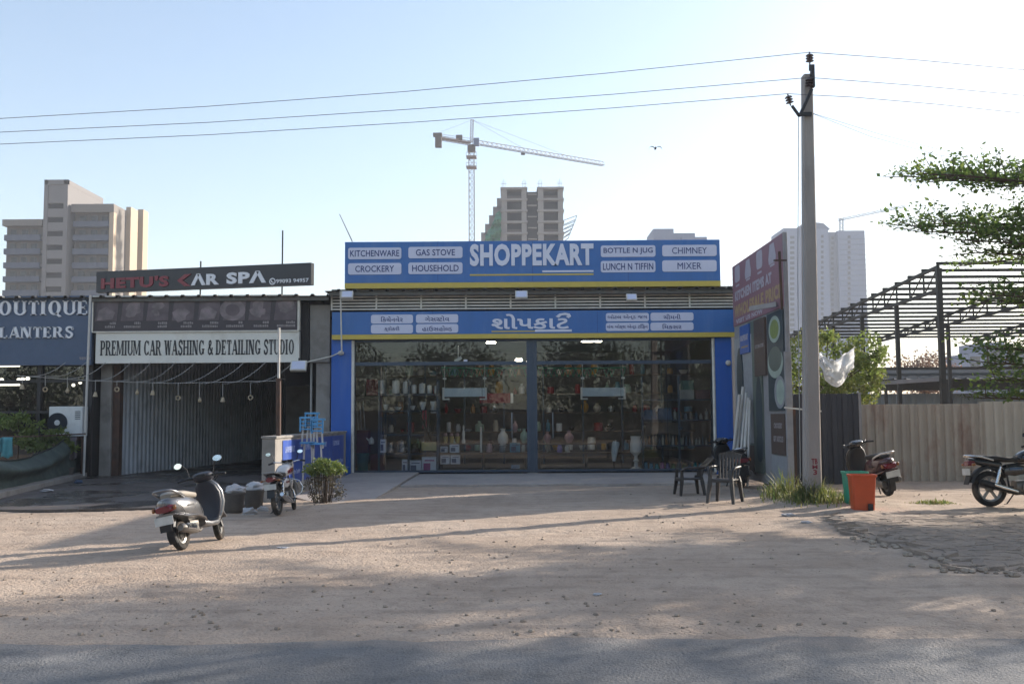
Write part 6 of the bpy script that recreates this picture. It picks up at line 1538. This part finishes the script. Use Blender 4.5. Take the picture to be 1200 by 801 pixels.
ct_ = P(511, 161, KY); s_ = (zj - 1.6) / (ct_.z - 1.6); ctp = Vector((ct_.x * s_, KY * s_, zj))
o_ = Vector((mx_, KY, zj)); dj = (tip - o_).normalized()
b = MB(); lattice(b, o_ + dj * .5, tip, 1.2, 30, .12, True); b.build('jib', 'crane_metal', cr)
b = MB(); b.bar(o_ - dj * .3 + Vector((0, 0, .1)), ctp, .9, .35); b.bar(o_ + Vector((0, 0, 1.2)), ctp + Vector((0, 0, 1.0)), .08); lattice(b, o_, ctp, .9, 9, .1); b.build('counter_jib', 'crane_metal', cr)
b = MB(); c = ctp + Vector((.6, 0, -1.2)); b.cbox(c, (1.6, 1.6, 2.6)); b.cbox(ctp + Vector((.4, 0, .6)), (2.2, 1.4, .8)); b.build('counterweight', 'crane_block', cr)
b = MB(); c = o_.lerp(ctp, .35) + Vector((0, 0, .9)); b.cbox(c, (1.6, 1.2, 1.2)); b.build('winch', 'crane_block', cr)
az = P(554, 140.5, KY).z; b = MB(); lattice(b, (mx_, KY, zj), (mx_ + .2, KY, az), .7, 8, .12); b.build('apex', 'crane_metal', cr)
ap = Vector((mx_ + .2, KY, az)); b = MB()
for e_ in (o_.lerp(tip, .38), o_.lerp(tip, .72), ctp): b.bar(ap, e_ + Vector((0, 0, .9)), .05)
b.build('pendant', 'crane_metal', cr)
b = MB(); c = o_.lerp(tip, .37); b.cbox(c + Vector((0, 0, -.5)), (1.1, .8, .5)); b.build('trolley', 'crane_block', cr)
# pale tower at the right
RY = 560.0
rt = thing('pale_tower', 'very tall hazy blue grey residential tower behind the electric pole', 'tower', (P(970, 400, RY).x, RY, 0))
def blk(name, px0, px1, py, y0, y1, m_):
    b = MB(); u, v = P(px0, 350, RY).x, P(px1, 350, RY).x; b.box((u, RY + y0, 0), (v, RY + y1, P((px0 + px1) / 2, py, RY).z)); b.build(name, m_, rt)
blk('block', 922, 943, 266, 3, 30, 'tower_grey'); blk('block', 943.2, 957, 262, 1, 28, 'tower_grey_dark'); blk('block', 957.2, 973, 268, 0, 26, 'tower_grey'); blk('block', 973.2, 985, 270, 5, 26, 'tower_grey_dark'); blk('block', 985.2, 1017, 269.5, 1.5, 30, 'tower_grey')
b = MB(); pts = [(P(951, 300, RY).x, P(951, 266, RY).z), (P(978, 300, RY).x, P(978, 266, RY).z), (P(970, 300, RY).x, P(970, 259, RY).z), (P(960, 300, RY).x, P(962, 258, RY).z)]; b.prism(pts, RY + 6, RY + 18, axis='Y'); b.build('roof_crown', 'tower_grey_dark', rt)
for k in range(24):
    for px, w in ((978.5, 3.2), (996, 3.2), (963.5, 3), (930, 5)):
        if (k * 3 + int(px)) % 1 == 0:
            c = P(px, 277 + 6.05 * k, RY); d = w / FOC * RY / 2; yy = RY + {978.5: 5, 996: 1.5, 963.5: 0, 930: 3}[px]
            b = MB(); b.box((c.x - d, yy - .25, c.z - .8), (c.x + d, yy - .02, c.z + .8)); b.build('window', 'window_dark', rt)
for k in range(22):
    c = P(970, 280 + 6.05 * k, RY); b = MB(); b.box((P(985.5, 300, RY).x, RY + 1.2, c.z - .1), (P(1016.5, 300, RY).x, RY + 1.48, c.z + .25)); b.build('floor_band', 'tower_grey_dark', rt)
cr2 = thing('distant_crane', 'faint far crane jib reaching right from the pale tower', 'crane', P(985, 270, 640))
b = MB(); lattice(b, P(982, 259, 640), P(1061, 242.5, 640), 1.5, 22, .28, True); b.build('jib', 'tower_grey_dark', cr2)
b = MB(); lattice(b, P(986, 400, 640), P(986, 256, 640), 2, 30, .3); b.build('mast', 'tower_grey_dark', cr2)
# small grey block right of the big sign, low pale house behind the roofs, far hazy block at the right
g1 = thing('grey_block', 'distant pale grey stepped building top showing over the big blue sign', 'building', P(790, 400, 420))
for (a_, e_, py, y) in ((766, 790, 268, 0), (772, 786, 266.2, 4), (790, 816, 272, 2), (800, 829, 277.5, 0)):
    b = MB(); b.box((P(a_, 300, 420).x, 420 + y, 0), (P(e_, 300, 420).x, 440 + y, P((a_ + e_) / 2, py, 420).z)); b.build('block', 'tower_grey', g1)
g2 = thing('far_block', 'pale hazy apartment block seen through the steel frame at the right', 'apartment block', P(1170, 430, 300))
for (a_, e_, py) in ((1134, 1152, 414), (1152, 1178, 401), (1178, 1230, 408)):
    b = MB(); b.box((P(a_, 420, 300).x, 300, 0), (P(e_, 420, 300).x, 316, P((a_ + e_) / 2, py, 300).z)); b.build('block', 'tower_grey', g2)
    for k in range(4):
        z = P(1160, py + 6 + 7 * k, 300).z; b = MB(); b.box((P(a_ + 3, 420, 300).x, 299.7, z - .7), (P(e_ - 4, 420, 300).x, 299.98, z + .7)); b.build('window_band', 'window_dark', g2)
g3 = thing('low_house', 'low pale house far behind showing in the gap under the big sign', 'house', (0, 90, 0))
b = MB(); b.box((-4, 90, 0), (22, 100, P(700, 336, 90).z)); b.build('wall', 'tower_beige', g3)
b = MB(); b.box((4, 89.4, P(700, 339, 90).z), (9, 89.95, P(700, 337, 90).z)); b.build('parapet', 'tower_panel', g3)

# ------------------------------------------------------------------ bird
mat('feather', '#3b3a40', .8, var=.2)
c = P(768, 173.5, 45); t = thing('bird', 'dark bird gliding across the pale sky right of the crane', 'bird', c)
b = MB(); b.T = Matrix.Translation(c)
b.loft([(-.17, 0, .03, .008, 2), (-.1, 0, .04, .03, 2), (0, 0, .05, .05, 2), (.1, .01, .04, .04, 2), (.14, .03, .03, .03, 2), (.19, .02, .008, .008, 2)], 10, axis='X')
for v in range(len(b.v)): p = b.v[v] - c; b.v[v] = c + Vector((p.y, -p.x, p.z - .03))
b.build('body', 'feather', t, smooth=60)
for s in (-1, 1):
    b = MB(); b.T = Matrix.Translation(c); pr = [(.03, 0, .06), (.12, .07, .07), (.20, .075, .06), (.27, .02, .05), (.31, -.07, .02)]
    r_ = [[(s * x, -w, z + .0), (s * x, 0, z + .012), (s * x, w, z), (s * x, 0, z - .01)] for x, z, w in pr]; b.rings(r_); b.build('wing', 'feather', t, smooth=60)

# ------------------------------------------------------------------ trees
def leaf_mat(name, c1, tr=.25, var=.35):
    m = mat(name, c1, .55, var=var, scale=1.3); nt = m.node_tree; N = nt.nodes; L = nt.links; b = N['Principled BSDF']
    t = N.new('ShaderNodeBsdfTranslucent'); src = b.inputs['Base Color'].links[0].from_socket; L.new(src, t.inputs[0])
    x = N.new('ShaderNodeMixShader'); x.inputs[0].default_value = tr; L.new(b.outputs[0], x.inputs[1]); L.new(t.outputs[0], x.inputs[2]); L.new(x.outputs[0], N['Material Output'].inputs[0])
leaf_mat('leaf_dark', (.08, .135, .035), .55); leaf_mat('leaf_mid', (.12, .185, .045), .55); leaf_mat('leaf_light', (.18, .24, .06), .55); leaf_mat('far_leaf_a', (.03, .048, .02), .2); leaf_mat('far_leaf_b', (.045, .065, .025), .2)
leaf_mat('neem_a', (.17, .22, .05), .45); leaf_mat('neem_b', (.24, .26, .07), .45); leaf_mat('dry_a', (.22, .13, .08)); leaf_mat('dry_b', (.16, .10, .07))
leaf_mat('bush_a', (.20, .24, .05), .35); leaf_mat('bush_b', (.12, .17, .04), .3); leaf_mat('bush_c', (.10, .085, .05), .2)
leaf_mat('grass_a', (.20, .22, .06), .4); leaf_mat('grass_b', (.30, .27, .12), .35); leaf_mat('grass_c', (.10, .15, .04), .4)
mat('bark', '#54473c', .95, var=.25, scale=6, bump=.6, bscale=25)
mat('twig', '#4a3d31', .9, var=.2)
def leaf(b, p, s, q, m=0, flat=0.0, asp=.5):
    d = Vector((q.gauss(0, 1), q.gauss(0, 1), q.gauss(0, 1 - flat * .8))).normalized(); n = d.cross(Vector((q.gauss(0, 1), q.gauss(0, 1), q.gauss(0, 1) + flat * 0))).normalized() if not flat else d.cross(Vector((q.gauss(0, .5), q.gauss(0, .5), 1))).normalized()
    w = n * s * asp * .5; l = d * s
    i = [b.vt(p), b.vt(p + l * .5 + w), b.vt(p + l), b.vt(p + l * .5 - w)]; b.face(i, m)
def clump(b, c, r, n, s, q, nm=3, flat=0.0):
    base = q.randrange(nm)
    for k in range(n):
        d = Vector((q.gauss(0, 1), q.gauss(0, 1), q.gauss(0, 1))); d = d.normalized() * q.random() ** .45
        leaf(b, Vector(c) + Vector((d.x * r[0], d.y * r[1], d.z * r[2])), s * q.uniform(.7, 1.25), q, base if q.random() < .7 else q.randrange(nm), flat)
def crown_tree(name, lab, loc, h, rx, rz, nc, nl, ls, mats, seed, trunk=.18, cz=None, cat='tree', rc_=.32):
    q = random.Random(seed); t = thing(name, lab, cat, loc); loc = Vector(loc); cz = cz or h - rz
    tb = MB(); fk = loc + Vector((0, 0, cz - rz * .7)); tb.tube([loc - Vector((0, 0, .1)), loc + Vector((q.uniform(-.1, .1), 0, fk.z * .5)), fk], [trunk, trunk * .8, trunk * .6], 9)
    fb = MB()
    for k in range(nc):
        d = Vector((q.gauss(0, 1), q.gauss(0, 1), q.gauss(0, 1))).normalized() * q.uniform(.35, 1) ** .6; c = loc + Vector((d.x * rx, d.y * rx, cz - loc.z * 0 + d.z * rz)); c.z = loc.z + cz + d.z * rz
        if k % 3 == 0: tb.tube([fk, fk.lerp(c, .5) + Vector((0, 0, .1 * rz)), c], [trunk * .4, trunk * .22, trunk * .08], 5)
        r = rx * rc_ * q.uniform(.6, 1.2); clump(fb, c, (r, r, r * .7), nl, ls, q, len(mats))
    tb.build('trunk', 'bark', t, smooth=50); fb.build('crown', mats, t); return t
# the tiered tree whose branches come in from the right
def tier_tree(lab, loc, tiers, seed, ls=.085, extra=()):
    q = random.Random(seed); t = thing('tiered_tree', lab, 'tree', loc); L0 = Vector(loc); H = max(z for z, r in tiers)
    tb = MB(); tb.tube([L0 - Vector((0, 0, .1)), L0 + Vector((.05, 0, H * .5)), L0 + Vector((0, .05, H + .5))], [.2, .15, .03], 10)
    fb = MB(); br = []
    for z, r in tiers:
        nb = 8; a0 = q.uniform(0, 6)
        for k in range(nb):
            a = a0 + 2 * math.pi * k / nb + q.uniform(-.2, .2); rr = r * q.uniform(.72, 1.0); e = L0 + Vector((math.cos(a) * rr, math.sin(a) * rr, z + q.uniform(-.15, .25)))
            br.append((L0 + Vector((0, 0, z - .35)), e, rr))
    for e in extra:
        e = Vector(e); br.append((Vector((L0.x, L0.y, e.z - .5)), e, (Vector((e.x, e.y)) - Vector((L0.x, L0.y))).length))
    for s, e, rr in br:
        mid = s.lerp(e, .5) + Vector((q.uniform(-.2, .2), q.uniform(-.2, .2), .22)); pts = [s * (1 - u) ** 2 + mid * 2 * u * (1 - u) + e * u * u for u in [i / 6 for i in range(7)]]
        tb.tube(pts, [.05 * (1 - .14 * i) for i in range(7)], 6); dv_ = (e - s); dv_.z = 0; dv_.normalize(); pv = Vector((-dv_.y, dv_.x, 0))
        ns = int(rr * 9)
        for k in range(ns):
            u = .22 + .80 * k / ns; u = min(u, 1); c = s * (1 - u) ** 2 + mid * 2 * u * (1 - u) + e * u * u
            side = 1 if k % 2 else -1; ln_ = (.25 + rr * .22 * (1.15 - u)) * q.uniform(.5, 1.2); tipp = c + (pv * side * q.uniform(.5, 1) + dv_ * .7).normalized() * ln_ + Vector((0, 0, q.uniform(-.05, .26)))
            tb.tube([c, tipp], [.009, .003], 4); base = q.randrange(3)
            for j in range(int(9 + ln_ * 28)):
                p = c.lerp(tipp, q.uniform(.15, 1.08)) + Vector((q.gauss(0, .05), q.gauss(0, .05), q.gauss(.02, .045)))
                leaf(fb, p, ls * q.uniform(.6, 1.2), q, base if q.random() < .65 else q.randrange(3), .45, .62)
    tb.build('trunk', 'bark', t, smooth=50); fb.build('crown', ['leaf_dark', 'leaf_mid', 'leaf_light'], t); return t
ex = [P(1064, 207, 15), P(1080, 203, 14.2), P(1098, 212, 16.2), P(1120, 206, 15.4), P(1052, 264, 15.6), P(1075, 271, 14.8), P(1092, 262, 16.4), P(1122, 281, 14.4), P(1140, 296, 15), P(1146, 352, 15), P(1160, 345, 14), P(1148, 408, 15), P(1158, 425, 14), P(1160, 445, 15.5), P(1150, 466, 14.6)]
tier_tree('tree reaching in at the right edge with flat tiers of small leaves', (11.8, 15.6, 0), [(5.35, 4.6), (4.45, 4.9), (3.4, 4.2), (2.45, 4.0), (6.3, 3.0), (7.2, 1.7)], 5, extra=ex)
tier_tree('second tiered tree standing out of frame at the right that shades the dirt', (16.5, 18.8, 0), [(5.6, 3.8), (4.4, 3.8), (6.6, 2.4)], 11, .13)
tier_tree('third tiered tree standing out of frame by the road that shades the asphalt', (16.8, 11.0, 0), [(5.6, 3.2), (4.5, 3.4)], 17, .13)
# light feathery tree behind the dark fence and a dry one beyond the frame
crown_tree('feathery_tree', 'pale green feathery tree behind the dark fence with plastic caught in it', (P(965, 440, 27).x, 27, 0), 4.4, 1.75, 1.25, 90, 100, .12, ['neem_a', 'neem_b', 'leaf_light'], 21, .09, 2.85, rc_=.2)
crown_tree('dry_tree', 'leafless looking brown tree beyond the steel shed frame', (P(1083, 440, 70).x, 70, 0), 6.4, 3.1, 1.7, 46, 60, .22, ['dry_a', 'dry_b'], 22, .15, 4.3)
# plastic sheet in that tree
leaf_mat('plastic_sheet', (.8, .81, .82), .5, .05)
c0 = P(960, 420, 25.6); b = MB(); ids = []
for i in range(15):
    row = []
    for j in range(12):
        u, v = i / 14, j / 11; px = 957 + 44 * u - 8 * (v - .5) * (1 - u); py = 413 + 8 * math.sin(u * 4) + (10 + 26 * (1 - abs(u - .62) * 1.25)) * v * (1 if u > .25 else .55)
        p = P(px, py, 24.9); d = .18 * noise.noise(Vector((u * 5, v * 4, 2))) + .08 * noise.noise(Vector((u * 13, v * 11, 5))); row.append(b.vt((p.x + d * .6, p.y + d * 2, p.z + d * .5)))
    ids.append(row)
for i in range(14):
    for j in range(11): b.face((ids[i][j], ids[i + 1][j], ids[i + 1][j + 1], ids[i][j + 1]))
o = b.build('plastic_sheet', 'plastic_sheet', smooth=70); tag(o, 'torn white plastic sheet caught in the feathery tree by the pole', 'plastic sheet')
# clipped bush by the motorbike
g = G(376, 592); q = random.Random(5); t = thing('bush', 'rounded yellow green bush on a dry stemmed base beside the red and white motorbike', 'bush', (g.x, g.y + .35, 0)); o = Vector((g.x, g.y + .35, 0))
fb = MB()
for k in range(60):
    d = Vector((q.gauss(0, 1), q.gauss(0, 1), abs(q.gauss(0, .8)))).normalized() * q.uniform(.5, 1); clump(fb, o + Vector((d.x * .36, d.y * .36, .58 + d.z * .26)), (.10, .10, .08), 46, .055, q, 2)
fb.build('foliage', ['bush_a', 'bush_b'], t)
fb = MB()
for k in range(34):
    a = q.uniform(0, 6.28); r = q.uniform(.1, .36); clump(fb, o + Vector((math.cos(a) * r, math.sin(a) * r, q.uniform(.1, .55))), (.09, .09, .1), 26, .05, q, 1)
fb.build('dry_foliage', ['bush_c'], t)
fb = MB()
for k in range(40):
    a = q.uniform(0, 6.28); r = q.uniform(.0, .2); fb.tube([o + Vector((math.cos(a) * r, math.sin(a) * r, 0)), o + Vector((math.cos(a) * r * 1.8, math.sin(a) * r * 1.8, q.uniform(.4, .75)))], [.009, .005], 4)
fb.build('stem', 'twig', t)
# weeds round the pole
def weeds(lab, cx, cy, rx, ry, n, hmax, seed, zf=lot_z):
    q = random.Random(seed); b = MB()
    for k in range(n):
        x, y = q.gauss(cx, rx), q.gauss(cy, ry); f = math.exp(-((x - cx) ** 2 / (2 * rx * rx) + (y - cy) ** 2 / (2 * ry * ry))); h = hmax * (.25 + .75 * f) * q.uniform(.35, 1.1); a = q.uniform(0, 6.28); l = q.uniform(.15, .75) * h; w = q.uniform(.006, .012)
        z = zf(x, y) - .01; d = Vector((math.cos(a), math.sin(a), 0)); n_ = Vector((-d.y, d.x, 0)) * w; p = Vector((x, y, z)); m_ = 0 if q.random() < .5 else q.randrange(3)
        p1, p2 = p + d * l * .35 + Vector((0, 0, h * .6)), p + d * l + Vector((0, 0, h * q.uniform(.75, 1)))
        i = [b.vt(p - n_), b.vt(p + n_), b.vt(p1 + n_ * .8), b.vt(p1 - n_ * .8), b.vt(p2)]; b.face((i[0], i[1], i[2], i[3]), m_); b.face((i[3], i[2], i[4]), m_)
    o = b.build('weeds', ['grass_a', 'grass_b', 'grass_c'], None); tag(o, lab, 'weeds', kind='stuff')
weeds('yellow green weeds growing round the foot of the electric pole', pb0.x + .02, pY - .05, .28, .30, 1000, .50, 4)
weeds('tall dry weeds between the pole and the billboard end', pb0.x - .25, pY + .8, .22, .35, 260, .66, 6)
g = G(1094, 592); weeds('small low tuft of green weeds on the dirt by the motorbike', g.x, g.y, .2, .15, 260, .13, 8)
g = G(866, 575); weeds('few weeds along the foot of the billboard', 5.3, 20.6, .08, .6, 90, .35, 9)
# plants behind the shade net
for k, (px, py, Y, r, n, lb) in enumerate(((22, 498, 26.6, .62, 26, 'wide ferny green plant behind the plant shop rail'), (60, 515, 26.9, .42, 16, 'low spiky plant below the air conditioner'), (38, 522, 26.2, .35, 14, 'round dull green plant low behind the shade net'), (-2, 494, 26.8, .4, 10, 'white flowered plant at the far left edge'), (78, 522, 27.0, .28, 10, 'small plant in front of the air conditioner stand'))):
    c = P(px, py, Y); q = random.Random(40 + k); t = thing('potted_plant', lb, 'plant', (c.x, Y, 0)); fb = MB()
    for j in range(n):
        d = Vector((q.gauss(0, 1), q.gauss(0, .7), q.gauss(.2, .8))).normalized() * q.uniform(.2, 1); clump(fb, c + Vector((d.x * r, d.y * r * .7, d.z * r * .7)), (.16, .16, .12), 34, .12, q, 3)
    fb.build('foliage', ['leaf_light', 'bush_b', 'neem_a'] if k != 3 else ['leaf_mid', 'plate_white', 'leaf_light'], t)
    b = MB(); b.lathe([(.14, 0), (.2, .32), (.22, .32), (.22, .36), (.18, .36)], (c.x, Y, 0), 16); b.build('pot', 'tub_grey', t, smooth=40); b = MB(); b.tube([(c.x, Y, .3), c], .02, 6); b.build('stem', 'twig', t)

# ------------------------------------------------------------------ across the road, seen in the glass
for k, (x, y, h, r) in enumerate(((-13, -17, 8.5, 4.6), (-4.5, -18, 7.5, 4.2), (6, -17, 8.0, 4.6), (15, -18, 9, 4.8), (-24, -17, 8.5, 4.6), (-36, -18, 8, 4.6))):
    crown_tree('roadside_tree', ('broad dark tree across the road behind the viewer, first from the left', 'smaller dark tree across the road, second from the left', 'dark tree across the road, third from the left', 'tallest dark tree across the road, last to the right', 'dark tree across the road opposite the wash bay', 'dark tree across the road opposite the plant shop')[k], (x, y, 0), h, r, h * .42, 90, 70, .30, ['far_leaf_a', 'far_leaf_b'], 60 + k, .22, h * .55, rc_=.36)
t = thing('boundary_wall', 'long pale wall across the road seen only in the shop glass', 'wall', (0, -20, 0)); b = MB(); b.box((-40, -20.2, 0), (40, -20, 2.2)); b.build('masonry', 'concrete', t)
b = MB(); b.box((-40, -20.25, 2.201), (40, -19.95, 2.3)); b.build('coping', 'concrete', t)

# ------------------------------------------------------------------ haze
b = MB(); b.box((-1600, -450, -1.2), (1600, 1800, 140)); m = bpy.data.materials.new('haze'); m.use_nodes = True
nt = m.node_tree; N = nt.nodes; L = nt.links; N.remove(N['Principled BSDF']); pvn = N.new('ShaderNodeVolumePrincipled')
pvn.inputs['Color'].default_value = (.86, .91, 1, 1); pvn.inputs['Density'].default_value = .0006; pvn.inputs['Anisotropy'].default_value = .0
L.new(pvn.outputs[0], N['Material Output'].inputs['Volume']); MATS['haze'] = m
tag(b.build('haze', 'haze'), kind='stuff')
